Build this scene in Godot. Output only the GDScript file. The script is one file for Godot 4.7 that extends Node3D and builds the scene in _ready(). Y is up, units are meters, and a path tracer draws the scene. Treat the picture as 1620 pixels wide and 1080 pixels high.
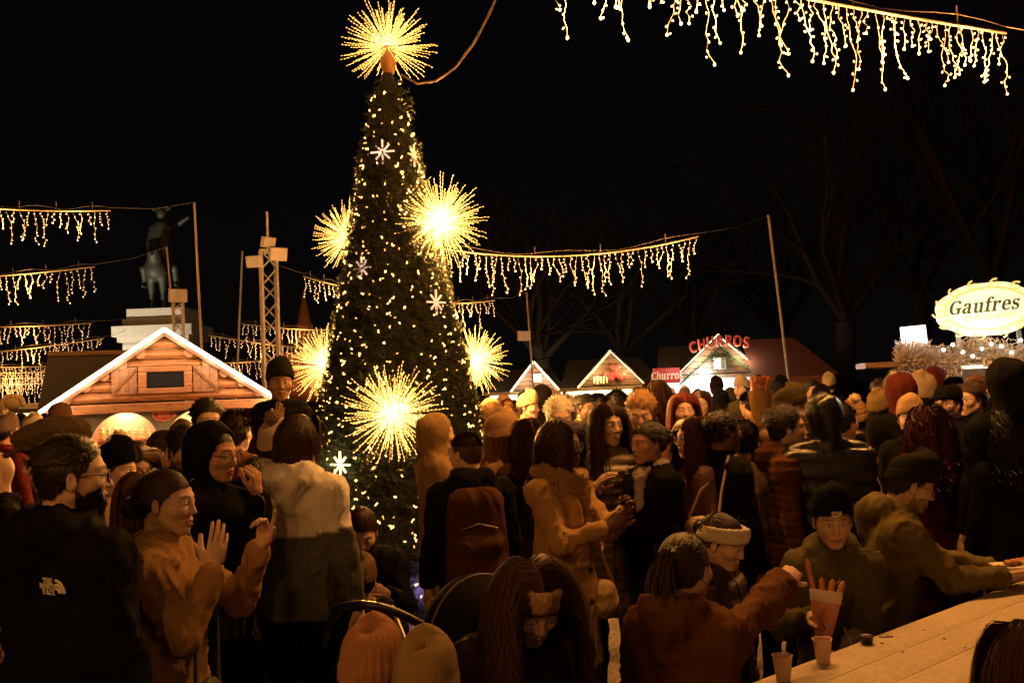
extends Node3D
# Night Christmas market. Camera at standing height looking over a crowd towards a lit tree.

func _ready() -> void:
	noise_fold = FastNoiseLite.new()
	noise_fold.frequency = 0.25
	noise_fold.noise_type = FastNoiseLite.TYPE_SIMPLEX_SMOOTH
	noise_fold.fractal_octaves = 2
	noise_fine = FastNoiseLite.new()
	noise_fine.frequency = 0.3
	# camera
	var cam := Camera3D.new()
	cam.name = "camera"
	add_child(cam)
	cam.position = Vector3(0, 1.8, 0)
	cam.rotation_order = EULER_ORDER_YXZ
	cam.rotation_degrees = Vector3(2.73, 0, -2.3)
	cam.fov = 37.85
	cam.far = 400.0
	cam.near = 0.05
	cam_t = cam.transform
	# night sky, a trace of moonlight, exposure
	var we := WorldEnvironment.new()
	we.name = "environment"
	var env := Environment.new()
	we.environment = env
	env.tonemap_mode = Environment.TONE_MAPPER_LINEAR
	env.tonemap_exposure = 1.35
	env.background_mode = Environment.BG_SKY
	var sky := ProceduralSkyMaterial.new()
	sky.sky_top_color = Color(0.02, 0.016, 0.018)
	sky.sky_horizon_color = Color(0.04, 0.03, 0.026)
	sky.ground_bottom_color = Color(0.02, 0.015, 0.012)
	sky.ground_horizon_color = Color(0.03, 0.022, 0.018)
	env.sky = Sky.new()
	env.sky.sky_material = sky
	env.background_energy_multiplier = 0.6
	env.sdfgi_enabled = true
	env.ssao_enabled = true
	env.ssil_enabled = true
	add_child(we)
	var moon := DirectionalLight3D.new()
	moon.name = "moon"
	add_child(moon)
	moon.rotation_degrees = Vector3(-55, 30, 0)
	moon.light_energy = 0.003
	moon.light_color = Color(0.75, 0.8, 1.0)
	moon.shadow_enabled = true
	# ground
	var g := Geo.new()
	g.quad(Vector3(-150, 0, -250), Vector3(150, 0, -250), Vector3(150, 0, 60), Vector3(-150, 0, 60))
	structure("ground", g.mesh(), cloth(lin(0.16, 0.13, 0.1), 0.95, "wool", 1.2))
	make_drops()
	build_tree()
	build_far()
	build_left_chalet()
	build_far_huts()
	build_waffle_stall()
	build_garlands()
	make_protos()
	build_crowd()
	build_people()
	build_props()

func build_garlands() -> void:
	var p1 := at(307, 320, 16)
	garland("icicle garland ending in mid air beside the statue, highest of its row", at(-60, 326, 14), at(174, 333, 14.5), 0.03, 22, 1.0, 2.0, 2, null, p1)
	garland("icicle garland sloping up towards the statue's horse", at(-60, 440, 17), at(149, 422, 17.5), 0.02, 20, 1.0, 1.5, 1, null, at(265, 390, 20))
	garland("icicle garland over the dark chalet roof, level with the pedestal top", at(-60, 517, 21), at(144, 511, 21), 0.03, 26, 1.0, 1.5, 1, null, at(212, 499, 30))
	garland("icicle garland over the dark chalet roof, sloping down to the light curtain", at(-60, 562, 23), at(164, 535, 23), 0.03, 30, 0.9, 1.5, 1, null, at(200, 520, 30))
	for k in 4:
		garland(["upper row of the dense light curtain beside the dark roof", "second row of the dense light curtain beside the dark roof", "third row of the dense light curtain beside the dark roof", "lowest row of the dense light curtain beside the dark roof"][k], at(-50, 580 + 9 * k, 25 + 0.6 * k), at(83, 579 + 9 * k, 25 + 0.6 * k), 0.02, 26, 1.1, 0.6, 1)
	garland("icicle garland passing behind the tall truss tower", at(382, 512, 22), at(560, 522, 22), 0.05, 26, 0.9, 1.2, 1)
	garland("icicle garland between the log chalet and the truss tower", at(330, 530, 24), at(500, 552, 24), 0.04, 24, 1.0, 1.0, 1)
	garland("small low icicle garland just above the chalet eave", at(335, 574, 27), at(425, 569, 27), 0.03, 14, 1.0, 0.6, 1)
	garland("short icicle garland reaching the tree below the upper starburst", at(480, 437, 17), at(570, 458, 16), 0.02, 12, 1.0, 0.8, 1, at(435, 418, 18))
	garland("long icicle garland from the tree to the leaning pole", at(690, 392, 13), at(1105, 374, 13), 0.18, 46, 1.0, 4.0, 4, null, at(1214, 342, 18))
	garland("short icicle garland behind the tree, below the long one", at(690, 479, 19), at(783, 475, 19), 0.03, 14, 1.0, 0.8, 1, null, at(833, 462, 22))
	garland("near icicle garland of long drops hanging overhead above the waffle stall", at(850, -95, 5.3), at(1592, 52, 6.6), 0.03, 60, 0.9, 7.5, 5, null, at(1720, 36, 6.4))
	# the next garlands of the row, over the photographer's head
	garland("icicle garland overhead behind the photographer, over the table", Vector3(0.3, 4.0, 1.2), Vector3(4.0, 4.1, 0.6), 0.1, 30, 1.0, 0.7, 3)
	garland("icicle garland overhead behind the photographer, over the two tone jacket", Vector3(-4.2, 4.1, 0.2), Vector3(-0.9, 4.0, 1.4), 0.1, 30, 1.0, 3.2, 3)
	# poles
	pole("tall thin pole standing in front of the statue pedestal", p1, at(318, 545, 16), 0.02)
	pole("thin pole in front of the statue's horse", at(263, 390, 20), at(275, 520, 20), 0.02)
	pole("thin pole between the statue and the tall truss tower", at(383, 397, 20), at(376, 560, 20), 0.02)
	var fp := pole("thin pole with a small floodlight above the smallest chalet", at(833, 462, 22), at(843, 600, 22), 0.02)
	flood_box(fp, at(829, 531, 21.9) - fp.position, 0.3, 0.2, 0.8)
	pole("leaning pole above the dark red chalet roof", at(1216, 340, 18), at(1240, 535, 18), 0.026)
	var base := at(429, 580, 15)
	var tt := truss("tall truss tower carrying floodlights between statue and tree", Vector3(base.x, 0, base.z), at(429, 398, 15).y, 0.22, 0.35)
	var ty := at(429, 398, 15).y
	var tg := Geo.new()
	tg.tube([Vector3(0, ty, 0), Vector3(0.0, at(434, 332, 15).y, 0)], 0.02, 6)
	part("mast", tg.mesh(), plain(lin(0.42, 0.36, 0.3), 0.45, 0.4), tt)
	flood_box(tt, Vector3(0.12, ty - 0.05, 0.2), 0.2, 0.25, 0.75)
	flood_box(tt, Vector3(-0.22, ty - 0.15, 0.1), -0.5, 0.25, 0.65)
	flood_box(tt, Vector3(0.0, ty + 0.15, 0.05), 0.5, 0.3, 0.6)
	base = at(282, 520, 20)
	var t2 := truss("small truss tower with a floodlight in front of the pedestal", Vector3(base.x, 0, base.z), at(282, 478, 20).y, 0.18, 0.2)
	flood_box(t2, Vector3(0.02, at(282, 468, 20).y, 0.15), 0.3, 0.2)
	# cable from the tree top
	var cb := thing("power_cable", "drooping power cable from the tree top up into the dark", "cable", at(634, 118, 8.95))
	var pts := []
	for q in [[634, 118], [660, 132], [690, 128], [720, 107], [750, 68], [775, 20], [800, -40]]:
		pts.append(at(q[0], q[1], 8.95 - 0.002 * (q[0] - 634)) - cb.position)
	tg = Geo.new()
	tg.tube(pts, 0.011, 6)
	part("cable_line", tg.mesh(), plain(lin(0.08, 0.055, 0.04), 0.7), cb)
# ---------------------------------------------------------------- helpers
const F := 1575.0
var cam_t: Transform3D
var mats := {}
var noise_fold: FastNoiseLite
var noise_fine: FastNoiseLite
var used := {}

func at(px: float, py: float, d: float) -> Vector3:
	return cam_t * (Vector3((px - 810.0) / F, (540.0 - py) / F, -1.0) * d)

func lin(r: float, g: float, b: float) -> Color:
	return Color(r, g, b).linear_to_srgb()

func numbered(n: String) -> String:
	used[n] = used.get(n, 0) + 1
	return n if used[n] == 1 else "%s_%03d" % [n, used[n] - 1]

func thing(called: String, label: String, category: String, where := Vector3.ZERO, turn := 0.0, group := "") -> Node3D:
	var o := Node3D.new()
	o.name = numbered(called)
	add_child(o)
	o.position = where
	o.rotation.y = turn
	o.set_meta("label", label)
	o.set_meta("category", category)
	if group != "":
		o.set_meta("group", group)
	return o

func part(called: String, mesh: Mesh, mat: Material, parent: Node, xf := Transform3D()) -> MeshInstance3D:
	var o := MeshInstance3D.new()
	o.name = called
	o.mesh = mesh
	if mat != null:
		if mesh.get_surface_count() == 1:
			o.material_override = mat
		else:
			o.set_surface_override_material(0, mat)
	o.transform = xf
	parent.add_child(o, true)
	return o

func structure(called: String, mesh: Mesh, mat: Material, xf := Transform3D()) -> MeshInstance3D:
	var o := part(called, mesh, mat, self, xf)
	o.set_meta("kind", "structure")
	return o

func omni(parent: Node, pos: Vector3, col: Color, energy: float, size := 0.1, called := "lamp_light") -> void:
	var l := OmniLight3D.new()
	l.name = called
	l.light_color = col
	l.light_energy = energy
	l.light_size = size
	l.omni_range = 60.0
	l.omni_attenuation = 2.0
	l.shadow_enabled = true
	parent.add_child(l, true)
	l.position = pos

func noise_tex(freq: float, kind: int, as_normal: bool, seed_: int, lo := 0.0, hi := 1.0, bump := 4.0) -> NoiseTexture2D:
	var n := FastNoiseLite.new()
	n.noise_type = kind
	n.frequency = freq
	n.seed = seed_
	n.fractal_octaves = 4
	var t := NoiseTexture2D.new()
	t.width = 512
	t.height = 512
	t.seamless = true
	t.noise = n
	t.as_normal_map = as_normal
	t.bump_strength = bump
	if not as_normal:
		var g := Gradient.new()
		g.set_color(0, Color(lo, lo, lo))
		g.set_color(1, Color(hi, hi, hi))
		t.color_ramp = g
	return t

var tex := {}
func cloth(c: Color, rough := 0.9, kind := "weave", scale := 3.0) -> StandardMaterial3D:
	var key := "%s_%s_%s_%s" % [c.to_html(), rough, kind, scale]
	if mats.has(key):
		return mats[key]
	if tex.is_empty():
		tex.weave = noise_tex(0.16, FastNoiseLite.TYPE_SIMPLEX, true, 3, 0, 1, 6.0)
		tex.tone = noise_tex(0.03, FastNoiseLite.TYPE_SIMPLEX_SMOOTH, false, 5, 0.84, 1.0)
		tex.coarse = noise_tex(0.05, FastNoiseLite.TYPE_CELLULAR, true, 8, 0, 1, 10.0)
	var m := StandardMaterial3D.new()
	m.albedo_color = c
	m.roughness = rough
	m.albedo_texture = tex.tone
	m.normal_enabled = true
	m.normal_texture = tex.coarse if kind == "wool" else tex.weave
	m.normal_scale = 1.0 if kind == "wool" else 0.5
	if kind == "knit":
		if not tex.has("knit"):
			var im := Image.create(256, 256, false, Image.FORMAT_RGB8)
			for y in 256:
				for x in 256:
					var u := fposmod(x / 16.0, 1.0)
					var w := fposmod(y / 12.8 + absf(u - 0.5) * 1.4, 1.0)
					var v := sin(w * PI) * (0.35 + 0.65 * sin(fposmod(u * 2.0, 1.0) * PI))
					im.set_pixel(x, y, Color(v, v, v))
			im.bump_map_to_normal_map(6.0)
			tex.knit = ImageTexture.create_from_image(im)
		m.normal_texture = tex.knit
		m.normal_scale = 0.9
	m.uv1_triplanar = true
	m.uv1_scale = Vector3.ONE * scale
	m.vertex_color_use_as_albedo = true
	m.metallic_specular = 0.14 if rough > 0.65 else 0.5
	if kind == "wool":
		m.rim_enabled = true
		m.rim = 0.25
		m.rim_tint = 1.0
	mats[key] = m
	return m

func plain(c: Color, rough := 0.6, metal := 0.0) -> StandardMaterial3D:
	var key := "p%s_%s_%s" % [c.to_html(), rough, metal]
	if mats.has(key):
		return mats[key]
	var m := StandardMaterial3D.new()
	m.albedo_color = c
	m.roughness = rough
	m.metallic = metal
	m.vertex_color_use_as_albedo = true
	mats[key] = m
	return m

func glow(c: Color, energy: float) -> StandardMaterial3D:
	var key := "g%s_%s" % [c.to_html(), energy]
	if mats.has(key):
		return mats[key]
	var m := StandardMaterial3D.new()
	m.albedo_color = Color(0.8, 0.75, 0.6)
	m.emission_enabled = true
	m.emission = c
	m.emission_energy_multiplier = energy
	m.roughness = 0.4
	mats[key] = m
	return m

# ---------------------------------------------------------------- mesh arrays
class Geo:
	var V := PackedVector3Array()
	var N := PackedVector3Array()
	var C := PackedColorArray()
	var I := PackedInt32Array()
	func mesh(m: ArrayMesh = null) -> ArrayMesh:
		if m == null:
			m = ArrayMesh.new()
		if V.is_empty():
			return m
		var a := []
		a.resize(Mesh.ARRAY_MAX)
		a[Mesh.ARRAY_VERTEX] = V
		if N.size() != V.size():
			normals()
		a[Mesh.ARRAY_NORMAL] = N
		if C.size() == V.size():
			a[Mesh.ARRAY_COLOR] = C
		a[Mesh.ARRAY_INDEX] = I
		m.add_surface_from_arrays(Mesh.PRIMITIVE_TRIANGLES, a)
		return m
	func normals() -> void:
		N.resize(V.size())
		N.fill(Vector3.ZERO)
		for t in range(0, I.size(), 3):
			var a := I[t]
			var b := I[t + 1]
			var c := I[t + 2]
			var n := (V[c] - V[a]).cross(V[b] - V[a])
			N[a] += n
			N[b] += n
			N[c] += n
		for k in N.size():
			N[k] = N[k].normalized()
	func add(g: Geo, x: Transform3D, tint := Color(1, 1, 1), use_tint := false) -> void:
		var o := V.size()
		for v in g.V:
			V.append(x * v)
		var b := x.basis.orthonormalized()
		for n in g.N:
			N.append(b * n)
		if use_tint:
			for k in g.V.size():
				C.append(tint)
		else:
			C.append_array(g.C)
		for i in g.I:
			I.append(i + o)
	func paint(c: Color) -> void:
		C.resize(V.size())
		C.fill(c)
	func tri(a: Vector3, b: Vector3, c: Vector3) -> void:
		var o := V.size()
		var n := (c - a).cross(b - a).normalized()
		V.append(a); V.append(b); V.append(c)
		N.append(n); N.append(n); N.append(n)
		I.append(o); I.append(o + 1); I.append(o + 2)
	func quad(a: Vector3, b: Vector3, c: Vector3, d: Vector3) -> void:
		var o := V.size()
		var n := (c - a).cross(b - a).normalized()
		for p in [a, b, c, d]:
			V.append(p)
			N.append(n)
		for i in [0, 1, 2, 0, 2, 3]:
			I.append(o + i)
	func box(c: Vector3, s: Vector3, b := Basis()) -> void:
		var h := s * 0.5
		var p := []
		for k in 8:
			p.append(c + b * Vector3(h.x * (1 if k & 1 else -1), h.y * (1 if k & 2 else -1), h.z * (1 if k & 4 else -1)))
		for q in [[4, 6, 7, 5], [1, 3, 2, 0], [5, 7, 3, 1], [0, 2, 6, 4], [6, 2, 3, 7], [0, 4, 5, 1]]:
			quad(p[q[0]], p[q[1]], p[q[2]], p[q[3]])
	# box with chamfered long edges, along local x
	func beam(a: Vector3, b: Vector3, w: float, hgt: float, up := Vector3.UP, ch := 0.12) -> void:
		var x := (b - a)
		var z := x.cross(up).normalized()
		var y := z.cross(x).normalized()
		var pr := []
		for k in [[-1, -1 + ch], [-1, 1 - ch], [-1 + ch, 1], [1 - ch, 1], [1, 1 - ch], [1, -1 + ch], [1 - ch, -1], [-1 + ch, -1]]:
			pr.append(z * k[0] * w * 0.5 + y * k[1] * hgt * 0.5)
		for k in 8:
			var p: Vector3 = pr[k]
			var q: Vector3 = pr[(k + 1) % 8]
			quad(a + p, a + q, b + q, b + p)
		for k in range(1, 7):
			tri(a + pr[0], a + pr[k + 1], a + pr[k])
			tri(b + pr[0], b + pr[k], b + pr[k + 1])
	func tube(pts: Array, rad, sides := 6, cap := true) -> void:
		var o := V.size()
		var n := pts.size()
		var up := Vector3.UP
		for k in n:
			var t: Vector3 = (pts[mini(k + 1, n - 1)] - pts[maxi(k - 1, 0)]).normalized()
			if absf(t.dot(up)) > 0.95:
				up = Vector3.RIGHT if absf(t.x) < 0.9 else Vector3.FORWARD
			var sx := t.cross(up).normalized()
			var sy := sx.cross(t)
			up = sy
			var r: float = rad[k] if rad is Array else rad
			for s in sides:
				var a := TAU * s / sides
				var d := sx * cos(a) + sy * sin(a)
				V.append(pts[k] + d * r)
				N.append(d)
		for k in n - 1:
			for s in sides:
				var a := o + k * sides + s
				var b := o + k * sides + (s + 1) % sides
				for i in [a, b, b + sides, a, b + sides, a + sides]:
					I.append(i)
		if cap:
			for e in [0, n - 1]:
				var t: Vector3 = (pts[1] - pts[0]).normalized() * -1.0 if e == 0 else (pts[n - 1] - pts[n - 2]).normalized()
				var c := V.size()
				V.append(pts[e]); N.append(t)
				for s in sides:
					V.append(V[o + e * sides + s]); N.append(t)
				for s in sides:
					I.append(c)
					I.append(c + 1 + ((s + 1) % sides if e == 0 else s))
					I.append(c + 1 + (s if e == 0 else (s + 1) % sides))
	func ball(c: Vector3, r: Vector3, seg := 8, rings := 5, b := Basis()) -> void:
		var o := V.size()
		for i in rings + 1:
			var ph := PI * i / rings
			for j in seg:
				var th := TAU * j / seg
				var d := Vector3(sin(ph) * cos(th), cos(ph), sin(ph) * sin(th))
				V.append(c + b * (d * r))
				N.append((b * (d / r)).normalized())
		for i in rings:
			for j in seg:
				var p := o + i * seg + j
				var q := o + i * seg + (j + 1) % seg
				for k in [p, q + seg, q, p, p + seg, q + seg]:
					I.append(k)
	# surface of revolution about y, profile [r, y]
	func lathe(pr: Array, seg := 20, c := Vector3.ZERO) -> void:
		var o := V.size()
		var n := pr.size()
		for i in n:
			var a: Vector2 = pr[maxi(i - 1, 0)]
			var e: Vector2 = pr[mini(i + 1, n - 1)]
			var t := (e - a).normalized()
			for j in seg:
				var th := TAU * j / seg
				V.append(c + Vector3(pr[i].x * cos(th), pr[i].y, pr[i].x * sin(th)))
				N.append(Vector3(t.y * cos(th), -t.x, t.y * sin(th)).normalized())
		for i in n - 1:
			for j in seg:
				var p := o + i * seg + j
				var q := o + i * seg + (j + 1) % seg
				for k in [p, q, q + seg, p, q + seg, p + seg]:
					I.append(k)

# ---------------------------------------------------------------- distance field, meshed as surface nets
class Field:
	var h: float
	var o: Vector3
	var nx: int
	var ny: int
	var nz: int
	var v := PackedFloat32Array()
	var flag := PackedByteArray()
	var act := PackedInt32Array()
	func _init(lo: Vector3, hi: Vector3, cell: float) -> void:
		h = cell
		o = lo
		nx = int(ceil((hi.x - lo.x) / h)) + 2
		ny = int(ceil((hi.y - lo.y) / h)) + 2
		nz = int(ceil((hi.z - lo.z) / h)) + 2
		v.resize(nx * ny * nz)
		v.fill(1.0)
		flag.resize(v.size())
	func span(lo: Vector3, hi: Vector3) -> Array:
		var a := (lo - o) / h
		var b := (hi - o) / h
		return [maxi(int(a.x), 1), mini(int(b.x) + 1, nx - 2), maxi(int(a.y), 1), mini(int(b.y) + 1, ny - 2), maxi(int(a.z), 1), mini(int(b.z) + 1, nz - 2)]
	# tapered capsule
	func cap(a: Vector3, b: Vector3, ra: float, rb: float, k := 0.02) -> void:
		var m := maxf(ra, rb) + k + h * 1.5
		var s := span(a.min(b) - Vector3.ONE * m, a.max(b) + Vector3.ONE * m)
		var ab := b - a
		var inv := 1.0 / maxf(ab.length_squared(), 1e-9)
		var dr := rb - ra
		var near := k * 0.3 + 2.0 * h
		for z in range(s[4], s[5] + 1):
			for y in range(s[2], s[3] + 1):
				var i: int = (z * ny + y) * nx + s[0]
				var p := Vector3(s[0] * h, y * h, z * h) + o - a
				for x in range(s[0], s[1] + 1):
					var t := clampf(p.dot(ab) * inv, 0.0, 1.0)
					var d := (p - ab * t).length() - ra - dr * t
					if d < m:
						var w := v[i]
						var q := k - absf(w - d)
						v[i] = minf(w, d) - (q * q / (4.0 * k) if q > 0.0 else 0.0)
						if d < near and d > -near and flag[i] == 0:
							flag[i] = 1
							act.append(i)
					i += 1
					p.x += h
	func ell(c: Vector3, r: Vector3, k := 0.02, b := Basis()) -> void:
		var rm := maxf(r.x, maxf(r.y, r.z))
		var ext := Vector3(rm, rm, rm) if b != Basis() else r
		var m := k + h * 1.5
		var s := span(c - ext - Vector3.ONE * m, c + ext + Vector3.ONE * m)
		var ri := Vector3.ONE / r
		var bt := b.transposed()
		var near := k * 0.3 + 2.0 * h
		for z in range(s[4], s[5] + 1):
			for y in range(s[2], s[3] + 1):
				var i: int = (z * ny + y) * nx + s[0]
				var p := Vector3(s[0] * h, y * h, z * h) + o - c
				for x in range(s[0], s[1] + 1):
					var u := (bt * p) * ri
					var k0 := u.length()
					var d := k0 * (k0 - 1.0) / maxf((u * ri).length(), 1e-6)
					if d < m:
						var w := v[i]
						var q := k - absf(w - d)
						v[i] = minf(w, d) - (q * q / (4.0 * k) if q > 0.0 else 0.0)
						if d < near and d > -near and flag[i] == 0:
							flag[i] = 1
							act.append(i)
					i += 1
					p.x += h
	# smooth subtraction of an ellipsoid
	func cut(c: Vector3, r: Vector3, k := 0.01, b := Basis()) -> void:
		var rm := maxf(r.x, maxf(r.y, r.z))
		var m := k + h * 2.0
		var s := span(c - Vector3.ONE * (rm + m), c + Vector3.ONE * (rm + m))
		var ri := Vector3.ONE / r
		var bt := b.transposed()
		for z in range(s[4], s[5] + 1):
			for y in range(s[2], s[3] + 1):
				var i: int = (z * ny + y) * nx + s[0]
				var p := Vector3(s[0] * h, y * h, z * h) + o - c
				for x in range(s[0], s[1] + 1):
					var u := (bt * p) * ri
					var k0 := u.length()
					var d := -k0 * (k0 - 1.0) / maxf((u * ri).length(), 1e-6)
					var w := v[i]
					if d > w - k and w < m:
						var q := k - absf(w - d)
						v[i] = maxf(w, d) + (q * q / (4.0 * k) if q > 0.0 else 0.0)
						if absf(d) < 2.0 * h + k and flag[i] == 0:
							flag[i] = 1
							act.append(i)
					i += 1
					p.x += h
	# keep only what lies on the positive side of a plane
	func plane(n: Vector3, d: float) -> void:
		for z in nz:
			for y in ny:
				var i: int = (z * ny + y) * nx
				var e := d - (o + Vector3(0, y * h, z * h)).dot(n)
				for x in nx:
					var w := v[i]
					if e > w and w < 3.0 * h:
						v[i] = e
						if absf(e) < 2.0 * h and flag[i] == 0:
							flag[i] = 1
							act.append(i)
					i += 1
					e -= n.x * h
	func geo() -> Geo:
		var g := Geo.new()
		var vid := {}
		var sy := nx
		var sz := nx * ny
		var off := [0, 1, sy, sy + 1, sz, sz + 1, sz + sy, sz + sy + 1]
		var top := v.size() - sz - sy - 2
		for i in act:
			if i > top:
				continue
			var f := [v[i], v[i + 1], v[i + sy], v[i + sy + 1], v[i + sz], v[i + sz + 1], v[i + sz + sy], v[i + sz + sy + 1]]
			var mask := 0
			for k in 8:
				if f[k] < 0.0:
					mask |= 1 << k
			if mask == 0 or mask == 255:
				continue
			var s := Vector3.ZERO
			var n := 0
			for e in EDGES:
				var a: float = f[e[0]]
				var b: float = f[e[1]]
				if (a < 0.0) != (b < 0.0):
					var t := a / (a - b)
					s += CORN[e[0]] + (CORN[e[1]] - CORN[e[0]]) * t
					n += 1
			var z := i / sz
			var r := i - z * sz
			var y := r / sy
			vid[i] = g.V.size()
			g.V.append(o + (s / n + Vector3(r - y * sy, y, z)) * h)
		for i in vid:
			var a0: bool = v[i] < 0.0
			for ax in 3:
				var st: int = [1, sy, sz][ax]
				if a0 == (v[i + st] < 0.0):
					continue
				var u: int = [sy, sz, 1][ax]
				var w: int = [sz, 1, sy][ax]
				var p1 = vid.get(i - u)
				var p2 = vid.get(i - u - w)
				var p3 = vid.get(i - w)
				if p1 == null or p2 == null or p3 == null:
					continue
				var p0: int = vid[i]
				if a0:
					for q in [p0, p2, p1, p0, p3, p2]:
						g.I.append(q)
				else:
					for q in [p0, p1, p2, p0, p2, p3]:
						g.I.append(q)
		g.normals()
		return g
	const CORN := [Vector3(0, 0, 0), Vector3(1, 0, 0), Vector3(0, 1, 0), Vector3(1, 1, 0), Vector3(0, 0, 1), Vector3(1, 0, 1), Vector3(0, 1, 1), Vector3(1, 1, 1)]
	const EDGES := [[0, 1], [2, 3], [4, 5], [6, 7], [0, 2], [1, 3], [4, 6], [5, 7], [0, 4], [1, 5], [2, 6], [3, 7]]
# ---------------------------------------------------------------- heads and hands
var heads := {}
var hands := {}
const SCALP := 1.0

# a head, eye level at the origin, facing +z, metres for an adult
func make_head(kind: String, cell := 0.0042) -> Geo:
	var f := Field.new(Vector3(-0.105, -0.21, -0.135), Vector3(0.105, 0.14, 0.14), cell)
	var female := kind == "female" or kind == "smile"
	var kid := kind == "child"
	f.ell(Vector3(0, 0.022, -0.014), Vector3(0.077, 0.097, 0.098), 0.02)
	f.ell(Vector3(0, -0.03, 0.022), Vector3(0.062, 0.08, 0.066), 0.03)
	var jw := 0.050 if female else 0.057
	if kid:
		jw = 0.047
	for s in [-1.0, 1.0]:
		f.cap(Vector3(s * jw, -0.055, 0.0), Vector3(s * 0.016, -0.1, 0.058), 0.018, 0.016, 0.025)
		f.cap(Vector3(s * 0.046, -0.026, 0.052), Vector3(s * 0.036, -0.03, 0.062), 0.022 if not kid else 0.027, 0.02, 0.02)
		f.cap(Vector3(s * 0.014, 0.0225, 0.0825), Vector3(s * 0.046, 0.021, 0.066), 0.0065 if female or kid else 0.008, 0.006 if female or kid else 0.0075, 0.016)
	f.ell(Vector3(0, -0.1, 0.062), Vector3(0.022, 0.017, 0.02), 0.018)
	f.ell(Vector3(0, -0.068, 0.066), Vector3(0.032, 0.026, 0.023), 0.016)
	for s in [-1.0, 1.0]:
		f.cut(Vector3(s * 0.0325, -0.001, 0.098), Vector3(0.019, 0.011, 0.0185), 0.01)
	for s in [-1.0, 1.0]:
		f.cap(Vector3(s * 0.0185, 0.003, 0.0785), Vector3(s * 0.0325, 0.0078, 0.0845), 0.0028, 0.0034, 0.003)
		f.cap(Vector3(s * 0.0325, 0.0078, 0.0845), Vector3(s * 0.047, 0.0015, 0.0745), 0.0034, 0.0028, 0.003)
		f.cap(Vector3(s * 0.02, -0.008, 0.078), Vector3(s * 0.044, -0.0085, 0.0745), 0.003, 0.003, 0.006)
	var nl := 0.9 if female else 1.0
	if kid:
		nl = 0.7
	f.cap(Vector3(0, 0.012, 0.083), Vector3(0, -0.0325, 0.085 + 0.017 * nl), 0.0075, 0.0105, 0.012)
	for s in [-1.0, 1.0]:
		f.ell(Vector3(s * 0.0115, -0.0355, 0.089), Vector3(0.0085, 0.0075, 0.011), 0.006)
	var mw := 0.029 if kind == "smile" else 0.0245
	var lift := 0.007 if kind == "smile" else 0.0
	for s in [-1.0, 1.0]:
		f.cap(Vector3(0, -0.0635, 0.091), Vector3(s * mw, -0.069 + lift, 0.08), 0.006, 0.0035, 0.005)
		f.cap(Vector3(0, -0.0765, 0.0895), Vector3(s * mw * 0.85, -0.0725 + lift, 0.08), 0.0072, 0.0035, 0.005)
	f.cut(Vector3(0, -0.0702, 0.1), Vector3(mw, 0.0014 if kind != "smile" else 0.0035, 0.014), 0.003)
	for s in [-1.0, 1.0]:
		var b := Basis(Vector3.UP, s * 0.35) * Basis(Vector3.RIGHT, -0.15)
		f.ell(Vector3(s * 0.079, -0.012, -0.012), Vector3(0.0085, 0.031, 0.018), 0.006, b)
		f.cut(Vector3(s * 0.088, -0.006, -0.007), Vector3(0.006, 0.016, 0.009), 0.004, b)
	f.cap(Vector3(0, -0.05, -0.03), Vector3(0, -0.2, -0.045), 0.05 if female else 0.057, 0.053 if female else 0.062, 0.03)
	var g := f.geo()
	return g

func eye_geo() -> Geo:
	var g := Geo.new()
	for sd in [-1.0, 1.0]:
		g.ball(Vector3(sd * 0.0325, -0.0015, 0.0775), Vector3(0.0165, 0.0078, 0.0095), 18, 14, Basis(Vector3.UP, sd * 0.3) * Basis(Vector3.RIGHT, PI / 2).scaled(Vector3.ONE))
	g.V.clear(); g.N.clear(); g.I.clear()
	for sd in [-1.0, 1.0]:
		var e := Geo.new()
		e.ball(Vector3.ZERO, Vector3.ONE, 18, 14, Basis(Vector3.RIGHT, PI / 2))
		g.add(e, Transform3D(Basis(Vector3.UP, sd * 0.28) * Basis.from_scale(Vector3(0.0165, 0.0078, 0.0095)), Vector3(sd * 0.0325, -0.0015, 0.0775)))
	g.C.resize(g.V.size())
	for k in g.V.size():
		var p := g.V[k]
		var a := Vector2(absf(p.x) - 0.032, p.y + 0.0022).length()
		g.C[k] = Color(0.008, 0.006, 0.005) if a < 0.0024 else (Color(0.06, 0.03, 0.014) if a < 0.0046 else Color(0.6, 0.52, 0.46))
	return g

# which part of the head a vertex belongs to
func is_scalp(p: Vector3, receding := 0.0) -> bool:
	var a := p - Vector3(0, 0.02, -0.014)
	if p.y < -0.055 or absf(p.x) > 0.081:
		return false
	p.y += 0.0025 * sin(p.x * 640.0) + 0.002 * sin(p.x * 1450.0 + p.z * 900.0)
	if p.z > -0.01:
		var line := 0.058 + receding * 0.02
		if p.z < 0.02:
			line = lerpf(-0.03, 0.012, (p.z + 0.01) / 0.03)
		elif p.z < 0.045:
			line = lerpf(0.012, 0.042, (p.z - 0.02) / 0.025)
		elif p.z < 0.065:
			line = lerpf(0.042, 0.058, (p.z - 0.045) / 0.02)
		return p.y > line + receding * maxf(p.z, 0.0) * 0.6
	return p.y > -0.055 + maxf(0.0, p.z + 0.06) * 1.0 and a.length() > 0.05

func is_beard(p: Vector3) -> bool:
	if p.z < 0.0 or p.y > -0.03:
		return false
	if p.y > -0.052 and absf(p.x) < 0.05:
		return false
	if absf(p.x) < 0.02 and p.y > -0.083 and p.y < -0.058 and p.z > 0.07:
		return absf(p.x) < 0.02 and p.y > -0.0625
	return p.y > -0.125 and p.y < -0.045 - (0.02 if absf(p.x) < 0.045 else 0.0) + 0.012 * sin(p.x * 300.0)

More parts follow.
